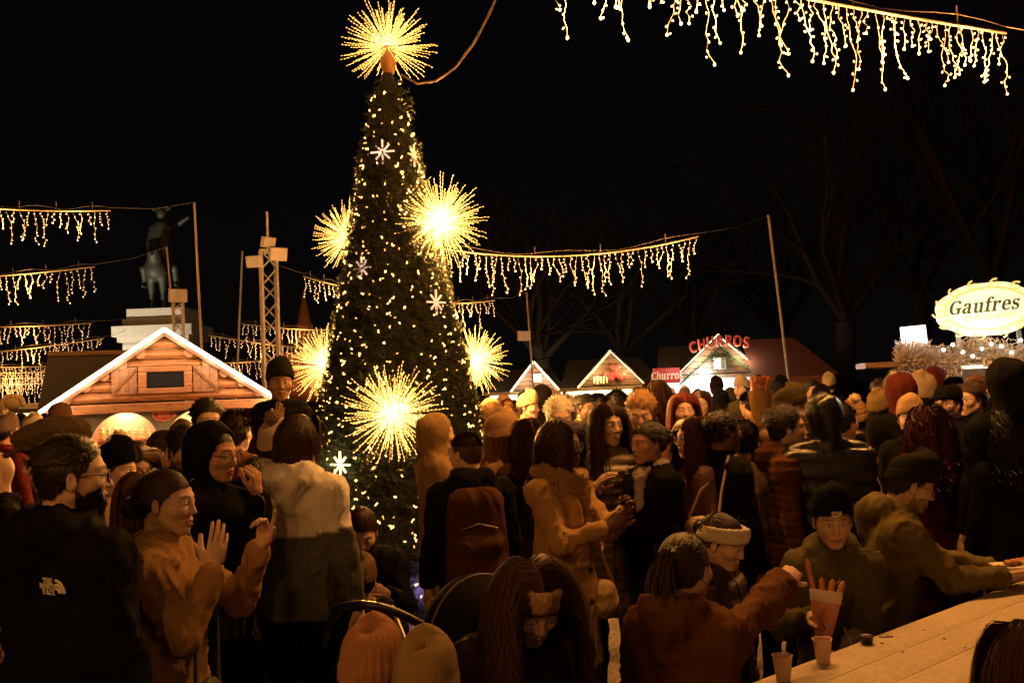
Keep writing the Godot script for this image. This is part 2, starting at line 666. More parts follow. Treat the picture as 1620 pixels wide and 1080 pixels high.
# a hand: wrist at the origin, fingers along +y, palm towards +z, thumb on +x
func make_hand(curl: Array, thumb: float, spread := 0.06) -> Geo:
	var f := Field.new(Vector3(-0.075, -0.05, -0.06), Vector3(0.09, 0.22, 0.12), 0.0042)
	f.cap(Vector3(0, -0.03, 0), Vector3(0, 0.01, 0), 0.026, 0.026, 0.015)
	f.ell(Vector3(0, 0.05, 0), Vector3(0.041, 0.05, 0.0155), 0.015)
	f.cap(Vector3(0.02, 0.02, 0.006), Vector3(0.032, 0.045, 0.008), 0.014, 0.014, 0.012)
	var lens := [[0.042, 0.025, 0.02], [0.046, 0.028, 0.021], [0.042, 0.026, 0.02], [0.033, 0.02, 0.017]]
	for k in 4:
		var x := 0.029 - 0.0195 * k
		var p := Vector3(x, 0.088 - absf(x) * 0.15 - (0.008 if k == 3 else 0.0), 0)
		var dir := Vector3(sin((1.5 - k) * spread), cos((1.5 - k) * spread), 0)
		var ang := 0.0
		var r := [0.0098, 0.0105, 0.0098, 0.0085][k] as float
		f.cap(Vector3(x * 0.7, 0.045, 0), p, r * 1.1, r * 1.05, 0.006)
		for j in 3:
			ang += curl[k] * [0.9, 1.1, 0.7][j]
			var e: Vector3 = p + (dir * cos(ang) + Vector3(0, 0, 1) * sin(ang)) * lens[k][j]
			f.cap(p, e, r, r * 0.88, 0.0022)
			p = e
			r *= 0.9
	var t0 := Vector3(0.03, 0.03, 0.006)
	var a := thumb
	var t1 := t0 + Vector3(cos(a) * 0.038, sin(a) * 0.038, 0.016)
	var t2 := t1 + Vector3(cos(a + 0.35) * 0.032, sin(a + 0.35) * 0.032, 0.012)
	var t3 := t2 + Vector3(cos(a + 0.5) * 0.024, sin(a + 0.5) * 0.024, 0.008)
	f.cap(t0, t1, 0.014, 0.0115, 0.008)
	f.cap(t1, t2, 0.0115, 0.0105, 0.002)
	f.cap(t2, t3, 0.0105, 0.0088, 0.002)
	return f.geo()

func _make_proto(k: int) -> void:
	match k:
		0: protos[k] = make_head("male")
		1: protos[k] = make_head("female")
		2: protos[k] = make_head("smile")
		3: protos[k] = make_head("child")
		4: protos[k] = make_hand([0.25, 0.3, 0.35, 0.4], 0.95)
		5: protos[k] = make_hand([0.62, 0.68, 0.72, 0.78], 0.9)
		6: protos[k] = make_hand([0.1, 0.14, 0.2, 0.3], 0.95, 0.04)
		7: protos[k] = make_hand([1.0, 1.05, 1.05, 1.1], 1.1)
		8: protos[k] = make_hand([0.1, 0.75, 0.85, 0.9], 0.9)
		9, 10, 11, 12: protos[k] = make_head(["male", "female", "smile", "child"][k - 9], 0.0062)
		13, 14, 15, 16: protos[k] = make_head(["male", "female", "smile", "child"][k - 13], 0.009)

var protos := []

func make_protos() -> void:
	protos.resize(17)
	var t := WorkerThreadPool.add_group_task(_make_proto, 17)
	WorkerThreadPool.wait_for_group_task_completion(t)
	heads = {"male": protos[0], "female": protos[1], "smile": protos[2], "child": protos[3]}
	for k in 4:
		heads[["male1", "female1", "smile1", "child1"][k]] = protos[9 + k]
		heads[["male2", "female2", "smile2", "child2"][k]] = protos[13 + k]
	hands = {"relaxed": protos[4], "grip": protos[5], "open": protos[6], "fist": protos[7], "point": protos[8]}

# ---------------------------------------------------------------- skeleton
# spec keys are described where the list of people stands
func ik(a: Vector3, t: Vector3, l1: float, l2: float, hint: Vector3) -> Array:
	var d := t - a
	var L := clampf(d.length(), 0.08, (l1 + l2) * 0.999)
	var u := d.normalized()
	t = a + u * L
	var x := (l1 * l1 - l2 * l2 + L * L) / (2.0 * L)
	var y := sqrt(maxf(l1 * l1 - x * x, 0.0))
	var hp := hint - u * hint.dot(u)
	hp = hp.normalized() if hp.length() > 0.01 else Vector3.BACK
	return [a + u * x + hp * y, t]

func skeleton(s: Dictionary) -> Dictionary:
	var j := {}
	var pose: String = s.get("pose", "stand")
	var lean: float = deg_to_rad(s.get("lean", 0.0))
	var side: float = deg_to_rad(s.get("side", 0.0))
	var hs: float = s.get("hs", 1.0)
	var root := Vector3(0, 0.93, 0)
	if pose == "crouch":
		root = Vector3(0, 0.36, -0.12)
	elif pose == "sit":
		root = Vector3(0, 0.52, 0)
	var drop: float = s.get("drop", 0.0)
	root.y -= drop
	var ub := Basis(Vector3.RIGHT, lean) * Basis(Vector3.BACK, side)
	j.ub = ub
	j.root = root
	var up := func(p: Vector3) -> Vector3: return root + ub * (p - Vector3(0, 0.93, 0))
	j.up = up
	var sw: float = s.get("sw", 0.175 if s.get("face", "male") == "male" else 0.155)
	j.waist = up.call(Vector3(0, 1.08, 0.0))
	j.chest = up.call(Vector3(0, 1.30, 0.0))
	j.neck = up.call(Vector3(0, 1.49, -0.015))
	var hb := ub.orthonormalized() * Basis(Vector3.RIGHT, -lean * s.get("keep", 0.6)) * Basis(Vector3.UP, deg_to_rad(s.get("hy", 0.0))) * Basis(Vector3.RIGHT, deg_to_rad(s.get("hp", 0.0))) * Basis(Vector3.BACK, deg_to_rad(s.get("ht", 0.0)))
	j.hb = hb
	j.head = j.neck + ub * Vector3(0, 0.045, 0.0) + hb * Vector3(0, 0.1 * hs, 0.035)
	j.top = j.head + hb * Vector3(0, 0.12 * hs, -0.014)
	for sd in [1, -1]:
		var n := "l" if sd == 1 else "r"
		j["sh_" + n] = up.call(Vector3(sd * sw, 1.405, -0.01))
		var tg = s.get("hand_" + n)
		var hint: Vector3 = s.get("elbow_" + n, Vector3(sd * 0.5, -0.7, -0.6))
		var target: Vector3 = up.call(Vector3(sd * (sw + 0.09), 0.86, 0.05)) if tg == null else tg
		if tg == null and lean > 0.2:
			target = j["sh_" + n] + Vector3(sd * 0.06, -0.52, 0.06)
		var r := ik(j["sh_" + n], target, 0.285, 0.255, hint)
		j["el_" + n] = r[0]
		j["ha_" + n] = r[1]
		var hip := root + Vector3(sd * 0.085, -0.02, 0)
		j["hip_" + n] = hip
		if pose == "crouch":
			j["kn_" + n] = Vector3(sd * 0.17, 0.5, 0.26)
			j["an_" + n] = Vector3(sd * 0.14, 0.08, 0.05)
		elif pose == "sit":
			j["kn_" + n] = Vector3(sd * 0.11, 0.5, 0.4)
			j["an_" + n] = Vector3(sd * 0.11, 0.1, 0.42)
		else:
			j["kn_" + n] = Vector3(sd * 0.1, 0.49 - drop * 0.35, 0.02 + sqrt(maxf(drop, 0.0)) * 0.5)
			j["an_" + n] = Vector3(sd * 0.1, 0.085, -0.01)
	return j

func bounds(pts: Array, m: float) -> Array:
	var lo: Vector3 = pts[0]
	var hi: Vector3 = pts[0]
	for p: Vector3 in pts:
		lo = lo.min(p)
		hi = hi.max(p)
	return [lo - Vector3.ONE * m, hi + Vector3.ONE * m]

func fold(g: Geo, amp: float, sc: Vector3, seed_: float) -> void:
	for k in g.V.size():
		var p := g.V[k]
		var wx := noise_fold.get_noise_3d(p.x * 14.0 + seed_, p.y * 14.0, p.z * 14.0) * 1.6
		var n := noise_fold.get_noise_3d(p.x * sc.x + seed_ + wx, p.y * sc.y + wx * 1.5, p.z * sc.z + wx)
		var r := 1.0 - absf(n) * 2.2
		g.V[k] = p + g.N[k] * (maxf(r, 0.0) * maxf(r, 0.0) - 0.35) * amp
	g.normals()

# wrinkles that run round a bent limb near its joint
func crease(g: Geo, a: Vector3, b: Vector3, c: Vector3, reach: float, amp: float, seed_: float) -> void:
	var ax := (c - a).normalized()
	var bend := 1.0 - clampf((b - a).normalized().dot((c - b).normalized()), 0.0, 1.0)
	amp *= 0.45 + bend
	for k in g.V.size():
		var p := g.V[k]
		var d := p.distance_to(b)
		if d < reach:
			var w := 1.0 - d / reach
			var t := (p - b).dot(ax)
			var n := noise_fold.get_noise_3d(p.x * 20.0 + seed_, p.y * 20.0, p.z * 20.0)
			g.V[k] = p + g.N[k] * (absf(sin(t * 105.0 + n * 5.0)) - 0.5) * amp * w
	g.normals()

# ---------------------------------------------------------------- one person's parts (runs on a worker thread)
func build_parts(s: Dictionary) -> Array:
	var out := []
	var j := skeleton(s)
	var lod: int = s.get("lod", 1)
	var cell: float = [0.0155, 0.021, 0.032][lod]
	var hs: float = s.get("hs", 1.0)
	var rng := RandomNumberGenerator.new()
	rng.seed = s.get("seed", 1)
	var up: Callable = j.up
	var top: Dictionary = s.get("top", {})
	var fat: float = top.get("fat", 1.0)
	var skin: Color = s.get("skin", Color(0.5, 0.3, 0.2))
	var hair: Dictionary = s.get("hair", {})
	var hcol: Color = hair.get("color", Color(0.02, 0.012, 0.008))
	var head: Geo = heads[s.get("face", "male") + ["", "1", "2"][lod]]
	var hx := Transform3D((j.hb as Basis).scaled(Vector3.ONE * hs), j.head)
	j.hx = hx
	# --- body: head, neck, hands and the figure under the clothes, one mesh
	var all := [j.root, j.neck, j.sh_l, j.sh_r, j.el_l, j.el_r, j.ha_l, j.ha_r, j.kn_l, j.kn_r, j.an_l, j.an_r, j.hip_l, j.hip_r]
	var bb := bounds(all, 0.2)
	var f := Field.new(bb[0], bb[1], 0.034)
	f.cap(j.root, j.chest, 0.07, 0.075, 0.03)
	f.cap(j.chest, j.neck, 0.07, 0.045, 0.03)
	f.cap(j.neck, j.head - (j.hb as Basis).y * 0.06, 0.045, 0.04, 0.03)
	for n in ["l", "r"]:
		f.cap(j.chest, j["sh_" + n], 0.055, 0.038, 0.03)
		f.cap(j["sh_" + n], j["el_" + n], 0.036, 0.032, 0.02)
		f.cap(j["el_" + n], j["ha_" + n], 0.035, 0.026, 0.02)
		f.cap(j["hip_" + n], j["kn_" + n], 0.06, 0.042, 0.03)
		f.cap(j["kn_" + n], j["an_" + n], 0.048, 0.036, 0.02)
	var body := f.geo()
	body.paint(skin)
	var base := body.V.size()
	var rec: float = hair.get("recede", 0.0)
	var bald: bool = hair.get("style", "short") == "bald"
	var beard: float = s.get("beard", 0.0)
	var smile: bool = s.get("face", "male") == "smile"
	body.add(head, hx)
	for k in head.V.size():
		var p := head.V[k]
		var c := skin
		var t := noise_fine.get_noise_3dv(p * 900.0) * 0.08 + noise_fine.get_noise_3dv(p * 120.0 + Vector3(s.get("seed", 1), 0, 0)) * 0.1
		c = Color(c.r * (1 + t), c.g * (1 + t), c.b * (1 + t))
		var mw := 0.029 if smile else 0.0245
		var ly := -0.0702 + (absf(p.x) / mw) * (0.007 if smile else 0.0)
		if p.z > 0.07 and absf(p.x) < mw and absf(p.y - ly) < 0.0105 * (1.0 - 0.5 * absf(p.x) / mw):
			c = c.lerp(Color(skin.r * 0.75, skin.g * 0.42, skin.b * 0.42), 0.8)
			if absf(p.y - ly) < 0.0016 and not smile:
				c = Color(0.08, 0.03, 0.02)
		var by := 0.0225 + 0.003 * (1.0 - absf(absf(p.x) - 0.036) / 0.02)
		if p.z > 0.05 and absf(p.x) > 0.012 and absf(p.x) < 0.052 and absf(p.y - by) < (0.0042 if s.get("face", "male") == "male" else 0.0028):
			c = c.lerp(hcol, 0.85)
		if p.z > 0.06 and absf(absf(p.x) - 0.032) < 0.017 and absf(p.y + 0.001) < 0.0085:
			var lid := absf(p.y + 0.001) - 0.0055 * (1.0 - pow((absf(p.x) - 0.032) / 0.017, 2.0))
			if absf(lid) < 0.0018:
				c = Color(0.03, 0.018, 0.012)
		if beard > 0.0 and is_beard(p):
			c = c.lerp(hcol, beard)
		if not bald and is_scalp(p, rec):
			c = hcol
		elif bald and is_scalp(p, 0.0):
			c = c.lerp(hcol, 0.25)
		body.C.append(c)
	for n in ["l", "r"]:
		var hk: String = s.get("pose_" + n, "relaxed")
		if hk == "none":
			continue
		var hg: Geo = hands[hk]
		var yv: Vector3 = (j["ha_" + n] - j["el_" + n]).normalized()
		var palm: Vector3 = s.get("palm_" + n, Vector3(-1 if n == "l" else 1, 0, 0.2))
		var zv := (palm - yv * palm.dot(yv)).normalized()
		yv = (yv + Vector3(s.get("bend_" + n, Vector3.ZERO))).normalized()
		zv = (palm - yv * palm.dot(yv)).normalized()
		var xv := yv.cross(zv)
		var thumb_side := 1.0
		# thumb on the inner side for a hanging hand: mirror for the other hand
		if n == "r":
			thumb_side = -1.0
		thumb_side *= s.get("mirror_" + n, 1.0)
		var hb := Basis(xv * thumb_side, yv, zv).scaled(Vector3.ONE * s.get("hand_scale", 1.0) * (0.92 if s.get("face", "male") != "male" else 1.0))
		var gx := Transform3D(hb, j["ha_" + n])
		var glove = s.get("glove")
		var o := body.V.size()
		body.add(hg, gx, glove if glove != null else skin, true)
		if thumb_side < 0:
			for q in range(body.I.size() - hg.I.size(), body.I.size(), 3):
				var tmp := body.I[q]
				body.I[q] = body.I[q + 1]
				body.I[q + 1] = tmp
	out.append(["body", body, "skin"])
	# --- jacket or coat
	var hem: float = top.get("hem", 0.84)
	bb = bounds([j.neck, j.sh_l, j.sh_r, j.el_l, j.el_r, j.ha_l, j.ha_r, up.call(Vector3(0, hem, 0)), j.root], 0.24)
	f = Field.new(bb[0], bb[1], cell)
	var bx: float = 0.078 * s.get("sw", 0.175 if s.get("face", "male") == "male" else 0.155) / 0.175
	for sd in [-1.0, 1.0]:
		f.cap(up.call(Vector3(sd * bx, 1.34, 0.005)), up.call(Vector3(sd * bx * 0.85, 1.1, 0.01)), 0.112 * fat, 0.105 * fat, 0.06)
		if hem > 0.7 or s.get("pose", "stand") != "stand":
			f.cap(up.call(Vector3(sd * bx * 0.85, 1.1, 0.01)), up.call(Vector3(sd * bx * 0.95, maxf(hem, 0.82), 0.0)), 0.106 * fat, 0.118 * fat, 0.06)
		else:
			var fl: float = top.get("flare", 0.03)
			var lo := Vector3(sd * (bx + fl), hem, 0.0)
			f.cap(up.call(Vector3(sd * bx * 0.85, 1.1, 0.01)), up.call(Vector3(sd * bx, 0.9, 0.0)), 0.106 * fat, 0.122 * fat, 0.06)
			f.cap(up.call(Vector3(sd * bx, 0.9, 0.0)), lo + Vector3(j.root.x, 0, j.root.z), 0.122 * fat, 0.13 * fat, 0.06)
	f.cap(up.call(Vector3(0, 1.34, 0.012)), up.call(Vector3(0, maxf(hem, 0.84), 0.012)), 0.108 * fat, 0.112 * fat, 0.06)
	f.cap(up.call(Vector3(0, 1.4, -0.015)), up.call(Vector3(0, 1.47, -0.018)), 0.09, 0.075 * top.get("collar_r", 1.0), 0.04)
	for n in ["l", "r"]:
		var sd := 1.0 if n == "l" else -1.0
		f.cap(up.call(Vector3(sd * 0.05, 1.445, -0.012)), j["sh_" + n], 0.07, 0.066 * fat, 0.07)
		f.cap(j["sh_" + n], j["el_" + n], 0.064 * fat, 0.056 * fat, 0.06)
		var wr: Vector3 = j["ha_" + n] - (j["ha_" + n] - j["el_" + n]).normalized() * 0.035
		f.cap(j["el_" + n], wr, 0.058 * fat, 0.047 * fat, 0.02)
	if top.get("hood", "") == "down":
		for sd in [-1.0, 1.0]:
			f.cap(up.call(Vector3(sd * 0.075, 1.5, 0.02)), up.call(Vector3(sd * 0.07, 1.5, -0.08)), 0.035, 0.05, 0.03)
		f.cap(up.call(Vector3(-0.06, 1.49, -0.1)), up.call(Vector3(0.06, 1.49, -0.1)), 0.055, 0.055, 0.04)
		f.cap(up.call(Vector3(0, 1.45, -0.13)), up.call(Vector3(0, 1.36, -0.14)), 0.07, 0.035, 0.05)
	elif top.get("hood", "") == "":
		# stand collar
		var pv := Vector3.ZERO
		for q in 13:
			var an := lerpf(-2.5, 2.5, q / 12.0)
			var pp: Vector3 = up.call(Vector3(sin(an) * 0.077, 1.505 - 0.012 * absf(an), -0.02 - cos(an) * 0.078))
			if q > 0:
				f.cap(pv, pp, 0.019, 0.019, 0.012)
			pv = pp
	if top.get("lapel", false):
		for sd in [-1.0, 1.0]:
			f.cap(up.call(Vector3(sd * 0.085, 1.475, 0.05)), up.call(Vector3(sd * 0.05, 1.3, 0.13)), 0.026, 0.03, 0.004)
			f.cap(up.call(Vector3(sd * 0.05, 1.3, 0.13)), up.call(Vector3(0.03, 1.12, 0.128)), 0.03, 0.01, 0.004)
		f.cap(up.call(Vector3(0.035, 1.14, 0.124)), up.call(Vector3(0.035, maxf(hem, 0.5), 0.124)), 0.012, 0.016, 0.004)
	if hem > 0.0:
		if s.get("pose", "stand") == "stand" and hem < 0.75:
			f.plane(Vector3.UP, hem)
		else:
			f.plane((j.ub as Basis).y, (up.call(Vector3(0, hem, 0)) as Vector3).dot((j.ub as Basis).y))
	var g := f.geo()
	var style: String = top.get("style", "cloth")
	g.paint(Color(1, 1, 1))
	var inv := Transform3D(j.ub, j.root).affine_inverse()
	if top.has("yoke"):
		for k in g.V.size():
			var q: Vector3 = inv * g.V[k]
			if q.y + 0.93 < 1.235 - 0.02 * cos(q.x * 9.0):
				var tc: Color = top.color
				g.C[k] = Color(top.lower.r / tc.r, top.lower.g / tc.g, top.lower.b / tc.b)
	if style == "puffer":
		for k in g.V.size():
			var q: Vector3 = inv * g.V[k]
			var w := absf(sin((q.y + noise_fold.get_noise_3d(q.x * 6, q.y * 5, q.z * 6) * 0.012) * PI / top.get("tube", 0.075)))
			g.V[k] += g.N[k] * (sqrt(w) - 0.6) * 0.022
		g.normals()
		fold(g, 0.005, Vector3(70, 70, 70), rng.randf() * 100)
	elif style == "fleece":
		fold(g, 0.02, Vector3(16, 9, 16), rng.randf() * 100)
		fold(g, 0.006, Vector3(150, 150, 150), rng.randf() * 100)
	else:
		fold(g, 0.016 if lod < 2 else 0.012, Vector3(22, 6, 22), rng.randf() * 100)
		if lod == 0:
			fold(g, 0.006, Vector3(48, 18, 48), rng.randf() * 100)
	if style != "puffer" and lod < 2:
		for n in ["l", "r"]:
			crease(g, j["sh_" + n], j["el_" + n], j["ha_" + n], 0.17, 0.011, rng.randf() * 100)
	out.append([top.get("name", "jacket"), g, "top"])
	# --- hood worn up
	if top.get("hood", "") == "up":
		var hc: Vector3 = j.head
		f = Field.new(hc - Vector3.ONE * 0.26, hc + Vector3.ONE * 0.26, minf(cell, 0.016))
		var hb2: Basis = j.hb
		f.ell(hc + hb2 * Vector3(0, 0.025, -0.025), Vector3(0.104, 0.12, 0.12) * hs, 0.03, hb2)
		f.cap(hc + hb2 * Vector3(0, -0.08, -0.03), j.neck + Vector3(0, -0.03, 0), 0.085, 0.1, 0.05)
		f.cap(hc + hb2 * Vector3(0, 0.05, -0.1), hc + hb2 * Vector3(0, -0.08, -0.12), 0.05, 0.03, 0.04)
		f.cut(hc + hb2 * Vector3(0, -0.015, 0.11), Vector3(0.086, 0.118, 0.14) * hs, 0.015, hb2)
		g = f.geo()
		g.paint(Color(1, 1, 1))
		fold(g, 0.009, Vector3(24, 10, 24), rng.randf() * 100)
		out.append(["hood", g, "hood"])
	# --- trousers and shoes
	bb = bounds([j.hip_l, j.hip_r, j.kn_l, j.kn_r, j.an_l, j.an_r, j.root], 0.18)
	f = Field.new(bb[0], bb[1], maxf(cell, 0.02))
	f.cap(j.hip_l + Vector3(0, 0.0, 0), j.hip_r + Vector3(0, 0.0, 0), 0.09, 0.09, 0.04)
	for n in ["l", "r"]:
		f.cap(j["hip_" + n] - Vector3(0, 0.03, 0), j["kn_" + n], 0.088, 0.068, 0.03)
		f.cap(j["kn_" + n], j["an_" + n], 0.068, 0.058, 0.02)
	g = f.geo()
	g.paint(Color(1, 1, 1))
	fold(g, 0.014, Vector3(14, 7, 14), rng.randf() * 100)
	out.append(["trousers", g, "trousers"])
	for n in ["l", "r"]:
		var an: Vector3 = j["an_" + n]
		f = Field.new(an + Vector3(-0.09, -0.11, -0.12), an + Vector3(0.09, 0.1, 0.24), 0.018)
		f.cap(an + Vector3(0, 0.02, -0.02), an + Vector3(0, -0.035, -0.02), 0.045, 0.045, 0.02)
		f.cap(an + Vector3(0, -0.04, -0.03), an + Vector3(0, -0.045, 0.14), 0.04, 0.036, 0.03)
		f.plane(Vector3.UP, an.y - 0.083)
		g = f.geo()
		g.paint(Color(1, 1, 1))
		out.append(["shoe", g, "shoe"])
	# --- hair
	if not bald:
		out.append(["hair", make_hair(s, j, head, rng), "hair"])
	if beard > 0.6:
		var bg := Geo.new()
		for k in range(0, head.V.size(), 2 if lod == 0 else 1):
			if is_beard(head.V[k]) and head.N[k].z > -0.5:
				strand(bg, [hx * head.V[k], hx * (head.V[k] + head.N[k] * 0.003 + Vector3(0, -0.005, 0)), hx * (head.V[k] + head.N[k] * 0.005 + Vector3(0, -0.012, 0))], 0.0022, hx.basis * head.N[k])
		bg.paint(Color(1, 1, 1))
		out.append(["beard", bg, "hair"])
	# --- eyes
	var eg := Geo.new()
	eg.add(eye_proto, hx)
	out.append(["eyes", eg, "eyes"])
	if s.has("hat"):
		make_hat(out, s, j, hx, rng)
	if s.get("glasses", 0) > 0:
		out.append(["glasses", make_glasses(hx), "glasses"])
	if s.has("scarf"):
		var w: float = s.get("scarf_r", 1.0)
		f = Field.new(j.neck - Vector3.ONE * 0.26, j.neck + Vector3.ONE * 0.26, cell)
		for lay in 3:
			var pv := Vector3.ZERO
			for q in 17:
				var an := TAU * q / 16.0
				var pp: Vector3 = up.call(Vector3(sin(an) * 0.088 * w, 1.445 + 0.03 * lay + 0.012 * sin(an * 2 + lay * 2.0) + (-0.025 if cos(an) > 0.3 else 0.0), -0.005 + cos(an) * 0.092 * w))
				if q > 0:
					f.cap(pv, pp, 0.034 * w, 0.034 * w, 0.012)
				pv = pp
		f.cap(up.call(Vector3(0.03, 1.45, 0.1)), up.call(Vector3(0.05, 1.28, 0.13)), 0.045, 0.03, 0.03)
		g = f.geo()
		g.paint(Color(1, 1, 1))
		fold(g, 0.016, Vector3(40, 60, 40), rng.randf() * 100)
		out.append(["scarf", g, "scarf"])
	if smile:
		var tg := Geo.new()
		tg.ball(Vector3(0, -0.066, 0.079), Vector3(0.019, 0.006, 0.008), 12, 6)
		var t2 := Geo.new()
		t2.add(tg, hx, Color(0.7, 0.66, 0.58), true)
		out.append(["teeth", t2, "eyes"])
	s.joints = j
	return out

var eye_proto: Geo

func strand(g: Geo, pts: Array, w: float, out: Vector3) -> void:
	var o := g.V.size()
	var n := pts.size()
	for k in n:
		var t: Vector3 = pts[mini(k + 1, n - 1)] - pts[maxi(k - 1, 0)]
		var sd := t.cross(out).normalized() * w * (1.0 if k < n - 1 else 0.25)
		g.V.append(pts[k] - sd)
		g.V.append(pts[k] + sd)
		var nn := (out + t.normalized() * 0.0).normalized()
		g.N.append((nn - sd.normalized() * 0.5).normalized())
		g.N.append((nn + sd.normalized() * 0.5).normalized())
	for k in n - 1:
		var a := o + k * 2
		var gn := (g.V[a + 3] - g.V[a]).cross(g.V[a + 1] - g.V[a])
		if gn.dot(g.N[a] + g.N[a + 1]) > 0.0:
			for i in [a, a + 1, a + 3, a, a + 3, a + 2]:
				g.I.append(i)
		else:
			for i in [a, a + 3, a + 1, a, a + 2, a + 3]:
				g.I.append(i)

func make_hair(s: Dictionary, j: Dictionary, head: Geo, rng: RandomNumberGenerator) -> Geo:
	var g := Geo.new()
	var hair: Dictionary = s.get("hair", {})
	var style: String = hair.get("style", "short")
	var lod: int = s.get("lod", 1)
	var rec: float = hair.get("recede", 0.0)
	var hx: Transform3D = j.hx
	var cov: bool = s.has("hat") or s.get("top", {}).get("hood", "") == "up"
	var step: int = [1, 1, 1][lod]
	var wide: float = [0.0026, 0.004, 0.007][lod]
	var longy: float = hair.get("len", 0.3)
	var curl: float = hair.get("curl", 0.0)
	if style == "long" or style == "curly":
		step = [2, 2, 2][lod]
		wide = [0.0024, 0.005, 0.01][lod]
		if hair.get("fine", false):
			step = 1
			wide = 0.0014
	var neck: Vector3 = j.neck
	var cran: Vector3 = hx * Vector3(0, 0.02, -0.014)
	var hb: Basis = j.hb
	var vol: float = hair.get("vol", 0.012)
	for k in range(0, head.V.size(), step):
		var p := head.V[k]
		if not is_scalp(p, rec):
			continue
		if cov and p.y > 0.03 and s.get("hat", {}).get("kind", "") != "band":
			continue
		var nrm := head.N[k]
		var jit := Vector3(rng.randf() - 0.5, rng.randf() - 0.5, rng.randf() - 0.5)
		match style:
			"short":
				var L: float = hair.get("len", 0.03) * (0.6 + 0.6 * rng.randf()) * (1.0 if p.y > 0.03 else 0.55)
				var dir: Vector3 = (nrm * hair.get("stand", 0.28) + Vector3(0.2, 0.0, hair.get("fwd", -0.45)) + jit * 0.45)
				if p.y < 0.04:
					dir = nrm * 0.12 + Vector3(0, -0.9, -0.35) + jit * 0.25
				dir = dir.normalized()
				var q := p + dir * L * 0.6 + nrm * L * 0.25
				var r := q + (dir + Vector3(0, -0.35, 0) + jit * 0.3).normalized() * L * 0.6
				strand(g, [hx * p, hx * q, hx * r], wide, hx.basis * (nrm + jit * 0.5))
			"up":
				# combed back to a knot
				var knot: Vector3 = hair.get("knot", Vector3(0, 0.02, -0.13))
				var mid := (p + knot) * 0.5
				var c0 := Vector3(0, 0.02, -0.014)
				var rad := ((mid - c0) / Vector3(0.081, 0.101, 0.102)).length()
				mid = c0 + (mid - c0) / maxf(rad, 0.2) * 1.02
				strand(g, [hx * (p + nrm * 0.004), hx * ((p + mid) * 0.5 + nrm * (0.006 + 0.014 * rng.randf())), hx * (mid + (mid - c0).normalized() * 0.012 * rng.randf()), hx * (knot + jit * 0.03)], wide * 1.3, hx.basis * (nrm + jit * 0.3))
			_:
				var pts := []
				var q: Vector3 = hx * (p + nrm * 0.002)
				pts.append(q)
				var away := (q - cran).normalized()
				var part_dir: Vector3 = hb * Vector3(signf(p.x + hair.get("part", 0.0)) * 0.6, 0.0, -0.55)
				var vel := (away * 0.9 + part_dir).normalized()
				var segs := 9
				var sl: float = (longy + 0.12) * (0.75 + 0.35 * rng.randf()) / segs
				var ph := noise_fold.get_noise_3dv(p * 160.0) * 5.0 + rng.randf() * 0.5 + p.x * 30.0
				for m in segs:
					vel = (vel * Vector3(0.72, 1, 0.72) + Vector3(0, -0.75, 0) + jit * 0.1).normalized()
					q += vel * sl
					# keep clear of the head
					var lc := hx.affine_inverse() * q - Vector3(0, 0.015, -0.016)
					var rr := Vector3(0.083, 0.106, 0.104) + Vector3.ONE * (vol * (0.4 + 0.9 * rng.randf()))
					var e := (lc / rr).length()
					if e < 1.0:
						q = hx * (lc / e + Vector3(0, 0.015, -0.016))
					# the face stays open
					var lf := hx.affine_inverse() * q
					if lf.z > 0.03 and absf(lf.x) < 0.07:
						lf.x = (0.07 + 0.012 * rng.randf()) * (1.0 if lf.x > 0 else -1.0)
						q = hx * lf
					# and clear of the shoulders
					var dn: Vector3 = q - neck
					var hz := Vector2(dn.x, dn.z).length()
					if dn.y < 0.03 - hz * 0.35 and hz < 0.2:
						var fl := Vector3(dn.x, 0, dn.z).normalized() * maxf(hz, 0.11 + 0.03 * rng.randf() + clampf(-dn.y, 0, 0.1) * 0.5)
						q = neck + fl + Vector3(0, dn.y, 0)
					var w := Vector3(sin(ph + m * 2.1), cos(ph * 1.7 + m * 1.7) * 0.5, cos(ph + m * 2.1)) * curl * minf(m * 0.3, 1.0)
					pts.append(q + w)
				strand(g, pts, wide, ((pts[4] as Vector3) - cran).normalized() + jit * 0.3)
	if style == "up" and lod < 2:
		# loose hairs
		for m in 130:
			var p := head.V[rng.randi() % head.V.size()]
			if not is_scalp(p, rec) or p.y < -0.02:
				continue
			var d := (p.normalized() * 0.6 + Vector3(rng.randfn() * 0.4, rng.randfn() * 0.3 - 0.2, rng.randfn() * 0.4)).normalized()
			var L := rng.randf_range(0.02, 0.055)
			strand(g, [hx * p, hx * (p + p.normalized() * 0.008 + d * L * 0.5), hx * (p + p.normalized() * 0.01 + d * L + Vector3(0, -L * 0.4, 0))], 0.0008, hx.basis * p.normalized())
	if style == "up" or style == "tail":
		var knot: Vector3 = hair.get("knot", Vector3(0, 0.02, -0.13))
		var kr: float = hair.get("kr", 0.035)
		for m in [260, 140, 60][lod]:
			var d := Vector3(rng.randfn(), rng.randfn(), rng.randfn()).normalized()
			var t := d.cross(Vector3(rng.randfn(), rng.randfn(), rng.randfn())).normalized()
			var c := knot + d * kr * (0.75 + 0.3 * rng.randf())
			strand(g, [hx * (c - t * kr * 0.7 - d * kr * 0.25), hx * (c - t * kr * 0.25), hx * (c + t * kr * 0.25), hx * (c + t * kr * 0.7 - d * kr * 0.3)], wide * 1.4, hx.basis * d)
